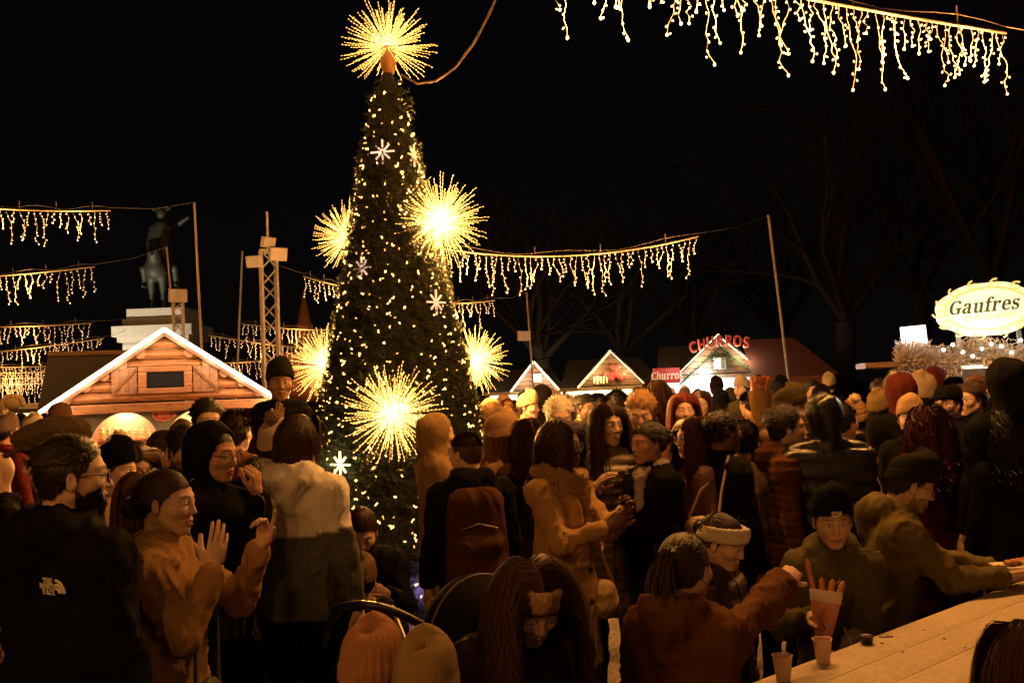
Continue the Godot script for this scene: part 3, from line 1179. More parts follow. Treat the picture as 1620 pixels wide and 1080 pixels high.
	if hair.has("tail"):
		var knot: Vector3 = hair.get("knot", Vector3(0, 0.05, -0.12))
		for m in [220, 120, 50][lod]:
			var q: Vector3 = hx * (knot + Vector3(rng.randfn(), rng.randfn(), rng.randfn()) * 0.01)
			var pts := [q]
			var vel: Vector3 = hb * Vector3(rng.randfn() * 0.25, 0.25, -1.0)
			for e in 7:
				vel = (vel.normalized() + Vector3(rng.randfn() * 0.1, -0.45, rng.randfn() * 0.1)).normalized()
				q += vel * hair.tail / 7.0
				pts.append(q)
			strand(g, pts, wide * 1.3, hb * Vector3(rng.randfn(), 0.5, -0.7).normalized())
	g.paint(Color(1, 1, 1))
	for k in range(0, g.V.size(), 6):
		var t := rng.randf_range(0.5, 1.7)
		for m in range(k, mini(k + 6, g.V.size())):
			g.C[m] = Color(t, t, t)
	return g

func make_hat(out: Array, s: Dictionary, j: Dictionary, hx: Transform3D, rng: RandomNumberGenerator) -> void:
	var hat: Dictionary = s.hat
	var kind: String = hat.get("kind", "beanie")
	var lod: int = s.get("lod", 1)
	var g := Geo.new()
	if kind == "beanie":
		var seg: int = [96, 64, 32][lod]
		var rows := 22
		var tall: float = hat.get("tall", 0.135)
		var rib: float = hat.get("rib", 0.0022)
		var nr: int = hat.get("ribs", 36)
		for i in rows + 1:
			var u := i / float(rows)
			var y := 0.0
			var r := 1.0
			if u < 0.3:
				y = lerpf(0.0, 0.055, u / 0.3)
				r = 1.065 if u > 0.01 and u < 0.27 else 1.03
			else:
				var a := (u - 0.3) / 0.7 * PI * 0.5
				y = 0.05 + (tall - 0.05) * sin(a)
				r = pow(maxf(cos(a), 0.0), 0.6) * 1.02
			for k in seg:
				var th := TAU * k / seg
				var rr := 1.0 + rib / 0.09 * cos(th * nr) * (1.0 if u < 0.97 else 0.0)
				var p := Vector3(cos(th) * 0.089 * r * rr, y + 0.012 + 0.006 * sin(th * 2.0 + 1.0), sin(th) * 0.109 * r * rr - 0.014)
				p.y += -0.022 * (-sin(th)) * 1.0 + (0.02 if sin(th) > 0.2 else 0.0) * sin(th)
				p += Vector3(1, 0.4, 1) * noise_fold.get_noise_3d(p.x * 25, p.y * 30, p.z * 25) * 0.008 * u
				p += Vector3(hat.get("slouch_x", 0.0), 0, hat.get("slouch", -0.02)) * maxf(u - 0.3, 0.0)
				g.V.append(hx * p)
				var b: Color = Color(1, 1, 1)
				if hat.has("stripe") and u > 0.3:
					b = hat.stripe if int(u * 26.0) % 3 == 0 else Color(1, 1, 1)
				g.C.append(b)
		for i in rows:
			for k in seg:
				var p := i * seg + k
				var q := i * seg + (k + 1) % seg
				for m in [p, q, q + seg, p, q + seg, p + seg]:
					g.I.append(m)
		g.normals()
		# outward
		if g.N[seg * 4].dot(g.V[seg * 4] - hx * Vector3(0, 0.06, 0)) < 0:
			for k in range(0, g.I.size(), 3):
				var tmp := g.I[k]
				g.I[k] = g.I[k + 1]
				g.I[k + 1] = tmp
			g.normals()
		out.append(["beanie", g, "hat"])
		if hat.has("pom"):
			var c: Vector3 = hx * Vector3(0, tall + 0.035, -0.03)
			var pg := fur_ball(c, hat.get("pom_r", 0.04), [900, 400, 120][lod], rng)
			out.append(["pompom", pg, "pom"])
		if hat.has("ears"):
			for sd in [-1.0, 1.0]:
				var eg := Geo.new()
				eg.ball(hx * Vector3(sd * 0.06, 0.118, -0.015), Vector3(0.024, 0.026, 0.016) * s.get("hs", 1.0), 14, 10, j.hb)
				eg.paint(Color(1, 1, 1))
				out.append(["hat_ear", eg, "hat"])
	elif kind == "band":
		var f := Field.new(j.head - Vector3.ONE * 0.2, j.head + Vector3.ONE * 0.2, 0.009)
		var pv := Vector3.ZERO
		for q in 29:
			var th := TAU * q / 28.0
			var pp := hx * Vector3(cos(th) * 0.083, 0.022 + 0.022 * sin(th) + hat.get("low", 0.0), sin(th) * 0.1 - 0.014)
			var qq := hx * Vector3(cos(th) * 0.082, 0.062 + 0.022 * sin(th) + hat.get("low", 0.0), sin(th) * 0.094 - 0.014)
			if q > 0:
				f.cap(pv, pp, 0.017, 0.017, 0.008)
				f.cap(pp, qq, 0.017, 0.014, 0.008)
			pv = pp
		f.ell(hx * Vector3(0, 0.066 + hat.get("low", 0.0), 0.09), Vector3(0.022, 0.04, 0.02), 0.01, j.hb)
		g = f.geo()
		var iv := hx.affine_inverse()
		for k in g.V.size():
			var q := iv * g.V[k]
			var a := atan2(q.z, q.x)
			g.V[k] += g.N[k] * 0.0035 * (cos(a * 70.0) * cos((q.y) * 480.0))
		g.normals()
		g.paint(Color(1, 1, 1))
		out.append(["knit_headband", g, "hat"])
	elif kind == "cap":
		var f := Field.new(j.head - Vector3.ONE * 0.3, j.head + Vector3.ONE * 0.3, 0.01)
		f.ell(hx * Vector3(0, 0.062, -0.016), Vector3(0.09, 0.075, 0.112) * s.get("hs", 1.0), 0.02, j.hb)
		if hat.get("flat", false):
			f.ell(hx * Vector3(0, 0.085, 0.01), Vector3(0.102, 0.042, 0.125), 0.03, j.hb)
		f.cap(hx * Vector3(-0.03, 0.052, 0.1), hx * Vector3(-0.025, 0.035, 0.155), 0.01, 0.006, 0.02)
		f.cap(hx * Vector3(0.03, 0.052, 0.1), hx * Vector3(0.025, 0.035, 0.155), 0.01, 0.006, 0.02)
		f.cap(hx * Vector3(-0.05, 0.045, 0.09), hx * Vector3(0.05, 0.045, 0.09), 0.009, 0.009, 0.02)
		f.cap(hx * Vector3(-0.03, 0.038, 0.15), hx * Vector3(0.03, 0.038, 0.15), 0.006, 0.006, 0.02)
		f.plane(j.hb.y, (hx * Vector3(0, 0.028, 0)).dot(j.hb.y))
		g = f.geo()
		g.paint(Color(1, 1, 1))
		fold(g, 0.006, Vector3(50, 50, 50), 3.0)
		out.append(["cap", g, "hat"])

func fur_ball(c: Vector3, r: float, n: int, rng: RandomNumberGenerator) -> Geo:
	var pg := Geo.new()
	pg.ball(c, Vector3.ONE * r * 0.7, 12, 8)
	for m in n:
		var d := Vector3(rng.randfn(), rng.randfn(), rng.randfn()).normalized()
		var t := (d + Vector3(rng.randfn(), rng.randfn(), rng.randfn()) * 0.35).normalized()
		strand(pg, [c + d * r * 0.6, c + d * r * 0.8 + t * r * 0.1, c + d * r * 0.75 + t * r * (0.3 + 0.3 * rng.randf())], r * 0.045, (d.cross(t) + d * 0.5).normalized())
	pg.paint(Color(1, 1, 1))
	return pg

func make_glasses(hx: Transform3D) -> Geo:
	var g := Geo.new()
	for sd in [-1.0, 1.0]:
		var ring := []
		for q in 17:
			var th := TAU * q / 16.0
			ring.append(hx * Vector3(sd * 0.034 + cos(th) * 0.025, -0.006 + sin(th) * 0.02, 0.101 - 0.006 * absf(cos(th))))
		g.tube(ring, 0.0019, 5, false)
		g.tube([hx * Vector3(sd * 0.058, 0.002, 0.095), hx * Vector3(sd * 0.078, 0.003, 0.04), hx * Vector3(sd * 0.08, 0.0, -0.012), hx * Vector3(sd * 0.08, -0.014, -0.026)], 0.0018, 5)
	g.tube([hx * Vector3(-0.01, -0.002, 0.1), hx * Vector3(0, 0.001, 0.104), hx * Vector3(0.01, -0.002, 0.1)], 0.0019, 5)
	g.paint(Color(1, 1, 1))
	return g

func lens_geo(hx: Transform3D) -> Geo:
	var g := Geo.new()
	for sd in [-1.0, 1.0]:
		var o := g.V.size()
		g.V.append(hx * Vector3(sd * 0.034, -0.006, 0.1035))
		g.N.append(hx.basis.z.normalized())
		for q in 16:
			var th := TAU * q / 16.0
			g.V.append(hx * Vector3(sd * 0.034 + cos(th) * 0.0245, -0.006 + sin(th) * 0.0195, 0.101 - 0.006 * absf(cos(th))))
			g.N.append((hx.basis * Vector3(cos(th) * 0.25, sin(th) * 0.25, 1)).normalized())
		for q in 16:
			g.I.append(o)
			g.I.append(o + 1 + (q + 1) % 16)
			g.I.append(o + 1 + q)
	g.normals()
	return g

# ---------------------------------------------------------------- placing people
var people := []
var built := []

var jobs := []
var shared := {}

func _work(n: int) -> void:
	var k: int = jobs[n]
	built[k] = build_parts(people[k])

func mesh_of(g: Geo) -> ArrayMesh:
	if not shared.has(g):
		shared[g] = g.mesh()
	return shared[g]

# head top seen at pixel (px, py) at depth d: base position and size follow
func place(s: Dictionary) -> void:
	var j := skeleton(s)
	var w := at(s.px, s.py, s.d)
	var hat := 0.0
	if s.has("hat"):
		hat = 0.03
	var top: Vector3 = j.top
	var floor_y: float = s.get("floor", 0.0)
	var sc: float = (w.y - floor_y) / (top.y + hat)
	if s.has("scale"):
		sc = s.scale
	s.sc = sc
	var yaw := deg_to_rad(s.get("yaw", 0.0))
	var off := Basis(Vector3.UP, yaw) * (Vector3(top.x, 0, top.z) * sc)
	s.base = Vector3(w.x - off.x, w.y - (top.y + hat) * sc if s.has("scale") else floor_y, w.z - off.z)
	s.yaw_r = yaw
	if s.has("H"):
		s.sc = s.H / 1.75
		s.base = Vector3(w.x, 0, w.z)

func build_people() -> void:
	eye_proto = eye_geo()
	built.resize(people.size())
	for s in people:
		place(s)
	var first := {}
	for k in people.size():
		var key: String = people[k].get("proto", "own%d" % k)
		if not first.has(key):
			first[key] = k
			jobs.append(k)
	var t := WorkerThreadPool.add_group_task(_work, jobs.size())
	WorkerThreadPool.wait_for_group_task_completion(t)
	for k in people.size():
		if built[k] == null:
			var src: int = first[people[k].proto]
			built[k] = built[src]
			people[k].joints = people[src].joints
		put_person(people[k], built[k])

func hair_mat(c: Color) -> StandardMaterial3D:
	var key := "hair" + c.to_html()
	if not mats.has(key):
		var m := StandardMaterial3D.new()
		m.albedo_color = c.linear_to_srgb()
		m.roughness = 0.5
		m.metallic_specular = 0.4
		m.vertex_color_use_as_albedo = true
		mats[key] = m
	return mats[key]

func put_person(s: Dictionary, parts: Array) -> void:
	var o := thing("person", s.label, s.get("cat", "person"), s.base, s.yaw_r, s.get("group", ""))
	o.scale = Vector3.ONE * s.sc
	s.node = o
	var top: Dictionary = s.get("top", {})
	var hair: Dictionary = s.get("hair", {})
	var made := {}
	for p in parts:
		var m: Material
		match p[2]:
			"skin":
				if not mats.has("skin"):
					var sm := StandardMaterial3D.new()
					sm.vertex_color_use_as_albedo = true
					sm.roughness = 0.55
					sm.metallic_specular = 0.4
					sm.normal_enabled = true
					sm.normal_texture = tex.weave
					sm.normal_scale = 0.22
					sm.uv1_triplanar = true
					sm.uv1_scale = Vector3.ONE * 9.0
					mats.skin = sm
				m = mats.skin
			"top": m = cloth((top.color as Color).linear_to_srgb(), top.get("rough", 0.9), top.get("mat", "weave"), top.get("tex", 4.0))
			"hood": m = cloth((top.get("hood_color", top.color) as Color).linear_to_srgb(), top.get("rough", 0.9), top.get("mat", "weave"), top.get("tex", 4.0))
			"trousers": m = cloth((s.get("legs", Color(0.015, 0.016, 0.022)) as Color).linear_to_srgb(), 0.9)
			"shoe": m = plain(lin(0.03, 0.025, 0.02), 0.6)
			"hair": m = hair_mat(hair.get("color", Color(0.02, 0.012, 0.008)))
			"eyes": m = plain(Color(1, 1, 1), 0.15)
			"hat": m = cloth((s.hat.color as Color).linear_to_srgb(), 0.95, "knit", 8.0)
			"pom": m = hair_mat(s.hat.pom)
			"glasses": m = plain(lin(0.02, 0.015, 0.012), 0.3, 0.3)
			"scarf": m = cloth((s.scarf as Color).linear_to_srgb(), 0.95, "wool", 6.0)
		var g: Geo = p[1]
		if g.V.is_empty():
			continue
		if p[0] == "eyes":
			# one part for each eye
			var half := g.V.size() / 2
			var hi := g.I.size() / 2
			for e in 2:
				var eg := Geo.new()
				eg.V = g.V.slice(e * half, (e + 1) * half)
				eg.N = g.N.slice(e * half, (e + 1) * half)
				eg.C = g.C.slice(e * half, (e + 1) * half)
				for i in g.I.slice(e * hi, (e + 1) * hi):
					eg.I.append(i - e * half)
				part("eye", eg.mesh(), m, made.body)
			continue
		var over: Node3D = o
		var kin: String = {"beard": "body", "teeth": "body", "pompom": "beanie", "hat_ear": "beanie", "hood": "top"}.get(p[0], "")
		if made.has(kin):
			over = made[kin]
		made[p[0]] = part(p[0], mesh_of(g), m, over)
		if p[2] == "top":
			made.top = made[p[0]]
			if s.get("lod", 1) == 0 and absf(s.get("lean", 0.0)) < 8.0 and not s.has("scarf") and not top.get("lapel", false):
				zip_line(g, made.top)
		if p[0] == "glasses":
			if not mats.has("lens"):
				var lm := StandardMaterial3D.new()
				lm.transparency = BaseMaterial3D.TRANSPARENCY_ALPHA
				lm.albedo_color = Color(1, 1, 1, 0.06)
				lm.roughness = 0.02
				mats.lens = lm
			part("lens", lens_geo(s.joints.hx).mesh(), mats.lens, made.glasses)

# the zip down the front of a jacket
func zip_line(g: Geo, over: Node3D) -> void:
	var best := {}
	for v in g.V:
		if absf(v.x) < 0.02 and v.z > 0.04:
			var b := int(v.y / 0.035)
			if not best.has(b) or best[b].z < v.z:
				best[b] = Vector3(0, v.y, v.z + 0.003)
	var keys := best.keys()
	keys.sort()
	if keys.size() < 6:
		return
	var pts := []
	for b in keys:
		pts.append(best[b])
	var z := Geo.new()
	z.tube(pts, 0.0045, 5)
	z.paint(Color(1, 1, 1))
	part("zip", z.mesh(), plain(lin(0.12, 0.09, 0.06), 0.35, 0.7), over)

# a point of a person's own space in the world
func pw(s: Dictionary, p: Vector3) -> Vector3:
	return s.node.transform * p
# ---------------------------------------------------------------- who stands where
const LIGHT := Color(0.5, 0.33, 0.25)
const TAN := Color(0.4, 0.22, 0.135)
const DARK := Color(0.13, 0.065, 0.04)
const BLACK := Color(0.007, 0.0065, 0.0065)
const BROWN := Color(0.05, 0.022, 0.01)

func P(px: float, py: float, d: float, yaw: float, label: String, s: Dictionary) -> Dictionary:
	s.px = px; s.py = py; s.d = d; s.yaw = yaw; s.label = label
	s.seed = people.size() * 7 + 3
	if not s.has("skin"):
		s.skin = LIGHT
	if not s.has("top"):
		s.top = {"color": BLACK}
	people.append(s)
	return s

var who := {}

func build_crowd() -> void:
	var V := func(x, y, z): return Vector3(x, y, z)
	# ---- near, left
	who.A = P(108, 692, 3.0, 150, "man in black jacket with white logo on its back, dark short hair and glasses", {"lod": 0, "hy": -35, "top": {"color": BLACK, "hood": "down", "fat": 1.12, "rough": 0.7}, "hair": {"len": 0.018}, "beard": 0.85, "glasses": 1})
	P(85, 654, 3.5, -60, "man in a broad khaki flat cap and glasses behind the black jacket with logo", {"lod": 1, "hat": {"kind": "cap", "flat": true, "color": Color(0.12, 0.085, 0.04)}, "glasses": 1, "beard": 0.5, "hp": 8, "top": {"color": BLACK}})
	P(-10, 714, 4.8, -50, "balding man in dark coat beside the man in the khaki flat cap", {"hair": {"style": "bald"}, "glasses": 1})
	who.D = P(262, 741, 3.3, 84, "smiling woman in camel coat with low brown bun, both hands raised", {"lod": 0, "face": "smile", "hp": 4, "skin": LIGHT, "hair": {"style": "up", "color": Color(0.03, 0.014, 0.008), "knot": Vector3(0, -0.03, -0.13), "kr": 0.045}, "top": {"name": "coat", "color": Color(0.34, 0.2, 0.085), "hem": 0.45, "collar_r": 1.15, "lapel": true, "fat": 1.0, "mat": "wool", "tex": 7.0}, "hand_r": Vector3(-0.07, 1.4, 0.22), "hand_l": Vector3(0.1, 1.45, 0.34), "pose_r": "open", "pose_l": "point", "palm_r": Vector3(0.8, 0, -0.5), "palm_l": Vector3(-0.9, 0, -0.3), "bend_r": Vector3(0, 0.7, 0), "bend_l": Vector3(0, 0.6, 0), "elbow_r": Vector3(-0.3, -1, 0.0), "elbow_l": Vector3(0.3, -1, 0.0), "mirror_r": -1.0})
	P(338, 674, 4.2, 72, "man in black hood and glasses, seen in profile behind the camel coat woman", {"lod": 0, "hp": 6, "skin": TAN, "glasses": 1, "top": {"color": BLACK, "hood": "up", "fat": 1.1}, "hand_l": Vector3(0.02, 1.46, 0.22), "pose_l": "fist", "palm_l": Vector3(0, 0, -1)})
	who.F = P(470, 659, 4.5, 168, "person with long brown hair and two tone jacket, white shoulders over grey", {"lod": 0, "face": "female", "hair": {"style": "long", "color": Color(0.045, 0.02, 0.009), "len": -0.02, "fine": true}, "hy": -20, "sw": 0.17, "top": {"color": Color(0.78, 0.74, 0.68), "yoke": Color(1, 1, 1), "hood": "down", "hem": 0.84, "fat": 1.05, "lower": Color(0.1, 0.1, 0.09)}, "legs": Color(0.01, 0.01, 0.011)})
	P(433, 668, 4.8, 170, "small child in cream bobble hat carried in front of the two tone jacket", {"scale": 0.66, "hs": 1.25, "face": "child", "pose": "sit", "hat": {"kind": "beanie", "color": Color(0.5, 0.4, 0.28), "pom": Color(0.3, 0.19, 0.1), "pom_r": 0.055}, "top": {"color": Color(0.4, 0.3, 0.2)}})
	who.G = P(442, 571, 5.4, 12, "child in green beanie and black coat raised on shoulders, hand up", {"lod": 0, "scale": 0.66, "hs": 1.22, "face": "child", "skin": TAN, "pose": "sit", "hp": 2, "hy": 5, "hat": {"kind": "beanie", "color": Color(0.03, 0.034, 0.014), "rib": 0.0015}, "top": {"color": Color(0.012, 0.012, 0.011), "fat": 1.12, "style": "puffer"}, "hand_r": Vector3(-0.02, 0.93, 0.24), "pose_r": "open", "palm_r": Vector3(0, 0, 1), "bend_r": Vector3(0, 1.5, 0), "glove": Color(0.55, 0.36, 0.2), "hand_l": Vector3(0.22, 0.72, 0.2)})
	P(440, 690, 5.35, 5, "adult carrying the child in the green beanie on the shoulders", {"hair": {"style": "short"}})
	P(412, 722, 4.7, 150, "person with dark hair and black coat between hooded man and two tone jacket", {"face": "female", "hair": {"style": "up"}})
	# ---- left, in front of the chalet
	P(325, 636, 6.3, 20, "smiling man with dark quiff and dark coat in front of the chalet niches", {"lod": 1, "face": "smile", "hair": {"len": 0.03, "stand": 0.4}, "hy": 15, "beard": 0.3})
	P(262, 680, 5.6, 85, "woman in profile with dark bun and orange scarf before the chalet", {"lod": 1, "face": "female", "hair": {"style": "up", "knot": Vector3(0, 0.01, -0.125)}, "scarf": Color(0.5, 0.09, 0.03), "scarf_r": 0.8})
	P(296, 679, 5.3, 50, "young man with short dark hair looking down beside the orange scarf woman", {"lod": 1, "hp": 15, "beard": 0.25})
	P(219, 706, 5.0, 35, "woman with round glasses and dark parted hair, lit by the chalet", {"lod": 1, "face": "female", "glasses": 1, "hp": 10, "hair": {"style": "long", "len": 0.12, "color": BROWN}})
	who.L = P(180, 698, 4.6, 80, "woman in black beanie and pale coat drinking from a glass mug", {"lod": 1, "face": "female", "hat": {"kind": "beanie", "color": BLACK, "rib": 0.001}, "top": {"name": "coat", "color": Color(0.42, 0.28, 0.14), "hem": 0.6}, "hand_r": Vector3(-0.05, 1.5, 0.24), "pose_r": "grip", "palm_r": Vector3(0.9, 0, -0.2), "hair": {"color": BROWN}})
	P(216, 748, 4.2, 160, "person with light brown hair, low between camel coat and black beanie", {"lod": 1, "face": "female", "hair": {"style": "long", "color": Color(0.12, 0.05, 0.02), "len": 0.12}})
	P(186, 686, 7.2, 170, "person in white fluffy hat before the chalet's left niche", {"hat": {"kind": "beanie", "color": Color(0.6, 0.5, 0.38), "rib": 0.003, "ribs": 14}})
	P(212, 694, 6.8, 175, "person in dark baseball cap before the chalet's left niche", {"hat": {"kind": "cap", "color": BLACK}})
	P(286, 668, 7.0, 180, "person in khaki beanie below the chalet's right niche", {"hat": {"kind": "beanie", "color": Color(0.1, 0.075, 0.035)}})
	P(372, 654, 6.0, 165, "man in ochre brown coat with short hair, back turned, beside the raised child", {"lod": 1, "top": {"color": Color(0.14, 0.06, 0.02)}, "hair": {"color": Color(0.03, 0.014, 0.01)}})
	P(402, 645, 6.6, 178, "person with very long auburn hair behind the ochre brown coat", {"lod": 1, "face": "female", "hair": {"style": "long", "color": Color(0.09, 0.025, 0.01), "len": 0.35, "curl": 0.008}, "top": {"color": Color(0.1, 0.03, 0.015)}})
	# ---- by the tree
	who.T = P(571, 812, 5.4, 8, "crouching bearded man with a topknot and black jacket facing the pram", {"lod": 0, "pose": "crouch", "lean": 18, "hp": 22, "beard": 0.75, "scale": 0.98, "hair": {"style": "up", "knot": Vector3(0, 0.115, -0.04), "kr": 0.032, "color": Color(0.035, 0.016, 0.009)}, "top": {"color": BLACK, "hem": 0.86, "mat": "wool"}, "hand_l": Vector3(0.12, 0.72, 0.42), "hand_r": Vector3(-0.2, 0.74, 0.42)})
	who.U = P(573, 885, 4.85, 178, "toddler in ribbed hat with round ears sitting in the pram", {"lod": 0, "scale": 0.5, "hs": 1.45, "face": "child", "pose": "sit", "hat": {"kind": "beanie", "color": Color(0.2, 0.13, 0.06), "ears": true, "tall": 0.145, "slouch": 0.0}, "top": {"color": Color(0.25, 0.15, 0.07), "fat": 1.1}})
	P(588, 996, 2.55, 172, "child in orange pink quilted hat with little ears beside the pram handle", {"lod": 0, "hs": 1.2, "scale": 0.72, "floor": 0, "face": "child", "hp": 12, "hat": {"kind": "beanie", "color": Color(0.42, 0.21, 0.11), "ears": true, "tall": 0.15, "slouch": 0.0, "rib": 0.0025, "ribs": 26}, "top": {"color": Color(0.3, 0.1, 0.05)}})
	P(672, 1020, 2.2, 175, "child in sand coloured fine knit beanie beside the orange pink hat", {"lod": 0, "hs": 1.15, "face": "child", "hp": 8, "hat": {"kind": "beanie", "color": Color(0.32, 0.22, 0.11), "tall": 0.155, "slouch": -0.01, "rib": 0.0012, "ribs": 60}, "top": {"color": Color(0.05, 0.03, 0.02)}})
	P(690, 657, 6.0, 115, "slim person in tan hood and long tan jacket beside the tree", {"lod": 1, "top": {"color": Color(0.3, 0.19, 0.08), "hood": "up", "hem": 0.8, "fat": 0.92}, "sw": 0.16, "legs": Color(0.4, 0.27, 0.14)})
	who.Y = P(737, 684, 5.2, 190, "man with cropped hair, black jacket and brown backpack beside the tree", {"lod": 0, "hy": 45, "hair": {"style": "short", "len": 0.006, "color": Color(0.08, 0.04, 0.02), "stand": 0.6}, "top": {"color": BLACK, "hood": "down", "fat": 1.12}, "scarf": Color(0.12, 0.05, 0.025), "scarf_r": 0.95})
	P(795, 658, 6.0, 100, "person in beige beanie and tan coat leaning towards a friend", {"lod": 1, "lean": 12, "face": "female", "hat": {"kind": "beanie", "color": Color(0.4, 0.25, 0.12), "slouch": -0.06, "tall": 0.16}, "hair": {"style": "long", "color": Color(0.2, 0.09, 0.03), "len": 0.2}, "top": {"name": "coat", "color": Color(0.34, 0.2, 0.09), "hem": 0.5}})
	P(838, 662, 5.8, 190, "person with long dark hair in a brown fur trimmed coat beside the beige beanie", {"lod": 1, "face": "female", "hair": {"style": "long", "color": BROWN, "len": 0.25, "curl": 0.01}, "top": {"name": "coat", "color": Color(0.07, 0.03, 0.015), "hem": 0.5, "style": "fleece", "mat": "wool"}})
	P(884, 632, 7.0, 15, "white haired man with glasses in the crowd", {"lod": 1, "glasses": 1, "hp": 12, "hair": {"color": Color(0.6, 0.55, 0.48), "len": 0.035}, "top": {"color": Color(0.05, 0.04, 0.035)}})
	who.AB = P(884, 667, 4.8, 52, "woman in camel coat with scarf and glasses holding up a black phone", {"lod": 0, "face": "female", "skin": DARK, "glasses": 1, "hy": 8, "hair": {"style": "long", "color": Color(0.04, 0.015, 0.008), "len": 0.1, "curl": 0.012, "vol": 0.02}, "top": {"name": "coat", "color": Color(0.42, 0.25, 0.1), "hem": 0.5, "lapel": true, "fat": 0.95, "mat": "wool", "tex": 7.0}, "scarf": Color(0.3, 0.19, 0.09), "scarf_r": 1.2, "hand_r": Vector3(-0.06, 1.24, 0.33), "hand_l": Vector3(0.05, 1.3, 0.36), "pose_l": "grip", "pose_r": "grip", "palm_r": Vector3(0.9, 0, -0.3), "palm_l": Vector3(-0.9, 0, -0.2), "bend_r": Vector3(0, 0.6, 0), "bend_l": Vector3(0, 0.6, 0), "elbow_r": Vector3(-0.6, -1, -0.2)})
	P(957, 640, 5.6, 5, "woman with long dark hair in a shiny olive puffer jacket, facing the market", {"lod": 0, "face": "female", "hy": 25, "hair": {"style": "long", "color": BROWN, "len": 0.24}, "top": {"name": "coat", "color": Color(0.14, 0.1, 0.035), "style": "puffer", "hem": 0.55, "rough": 0.35, "tube": 0.06}, "hand_l": Vector3(0.18, 1.05, 0.25), "hand_r": Vector3(-0.1, 1.3, 0.2)})
	P(1012, 624, 6.6, -10, "blond man in brown jacket looking down in the crowd", {"lod": 1, "hp": 22, "hair": {"color": Color(0.3, 0.16, 0.05), "len": 0.03, "stand": 0.3}, "top": {"color": Color(0.22, 0.1, 0.035)}})
	P(1026, 668, 5.3, -62, "young woman with curly tied hair, dark jacket and white hoodie, in profile", {"lod": 0, "face": "female", "skin": TAN, "hair": {"style": "up", "knot": Vector3(0, 0.03, -0.11), "kr": 0.06, "color": Color(0.02, 0.01, 0.006)}, "top": {"color": BLACK}, "scarf": Color(0.5, 0.42, 0.33), "scarf_r": 0.8, "hand_r": Vector3(-0.12, 1.1, 0.28), "pose_r": "grip"})
	P(1080, 622, 7.0, 0, "woman with copper red hair in dark clothes before the churros chalet", {"lod": 1, "face": "female", "hair": {"style": "long", "color": Color(0.16, 0.025, 0.01), "len": 0.2}})
	P(1098, 660, 5.4, -75, "woman in profile with glasses, wavy auburn hair and rust brown jacket", {"lod": 1, "face": "female", "glasses": 1, "hair": {"style": "long", "color": Color(0.06, 0.016, 0.008), "len": 0.22, "curl": 0.012}, "top": {"color": Color(0.1, 0.035, 0.015), "rough": 0.45}})
	who.AH = P(1142, 650, 5.3, 115, "woman with dark pinned up hair, black coat and beige shoulder bag", {"lod": 1, "face": "female", "skin": DARK, "hair": {"style": "up", "knot": Vector3(-0.02, 0.05, -0.11), "kr": 0.05, "color": Color(0.015, 0.008, 0.006)}, "top": {"color": BLACK}})
	who.AI = P(1178, 668, 5.6, 150, "person in pale jacket holding a paper bag of churros high overhead", {"lod": 1, "hair": {"style": "short", "color": Color(0.02, 0.01, 0.008)}, "top": {"color": Color(0.3, 0.2, 0.11)}, "hand_r": Vector3(-0.06, 1.66, 0.16), "elbow_r": Vector3(-1, 0, 0), "pose_r": "fist", "palm_r": Vector3(1, 0, 0)})
	P(1242, 645, 5.5, 75, "young man in profile with brown quilted hooded jacket", {"lod": 1, "hy": 10, "hair": {"len": 0.035}, "top": {"color": Color(0.09, 0.035, 0.015), "style": "puffer", "hood": "down", "tube": 0.05}})
	P(1247, 612, 6.2, 60, "man in khaki beanie behind the brown quilted jacket", {"lod": 1, "hat": {"kind": "beanie", "color": Color(0.06, 0.045, 0.02)}, "beard": 0.4})
	P(1302, 626, 5.4, 172, "person in glossy black puffer with the hood up, back turned", {"lod": 1, "top": {"color": Color(0.012, 0.01, 0.009), "style": "puffer", "hood": "up", "rough": 0.22, "fat": 1.15, "tube": 0.09}})
	P(1332, 640, 6.2, 120, "person in cream coat with dark hair beside the glossy puffer hood", {"top": {"color": Color(0.45, 0.3, 0.17)}, "hair": {"style": "short"}})
	# ---- right
	P(1352, 634, 7.2, 175, "person in striped bobble hat with white pompom", {"lod": 1, "hat": {"kind": "beanie", "color": Color(0.3, 0.18, 0.09), "stripe": Color(0.25, 0.2, 0.18), "pom": Color(0.65, 0.5, 0.33)}})
	P(1390, 618, 7.6, 140, "person in knitted khaki beanie beside the burgundy hood", {"lod": 1, "hat": {"kind": "beanie", "color": Color(0.18, 0.12, 0.05)}})
	P(1424, 594, 7.0, 178, "person with burgundy hood up before the waffle stall", {"lod": 1, "top": {"color": BLACK, "hood": "up", "hood_color": Color(0.075, 0.016, 0.014)}})
	P(1461, 594, 7.4, 180, "person in pale grey beanie before the waffle stall post", {"lod": 1, "hat": {"kind": "beanie", "color": Color(0.22, 0.17, 0.12), "tall": 0.15}})
	P(1440, 628, 6.4, -25, "woman in cream knit hat, half hidden by curly hair", {"lod": 1, "face": "female", "hat": {"kind": "beanie", "color": Color(0.45, 0.3, 0.16)}, "hair": {"color": BROWN}})
	P(1500, 605, 6.8, -60, "man in dark cap and glasses below the waffle stall eave", {"lod": 1, "hat": {"kind": "cap", "color": BLACK}, "glasses": 1, "beard": 0.4})
	P(1537, 606, 7.2, -70, "man with short hair and glasses below the churros banner", {"lod": 1, "glasses": 1, "hair": {"len": 0.04, "color": Color(0.06, 0.03, 0.015)}})
	P(1592, 572, 5.4, 190, "tall person in black hood, back turned, below the oval sign", {"lod": 1, "top": {"color": BLACK, "hood": "up"}})
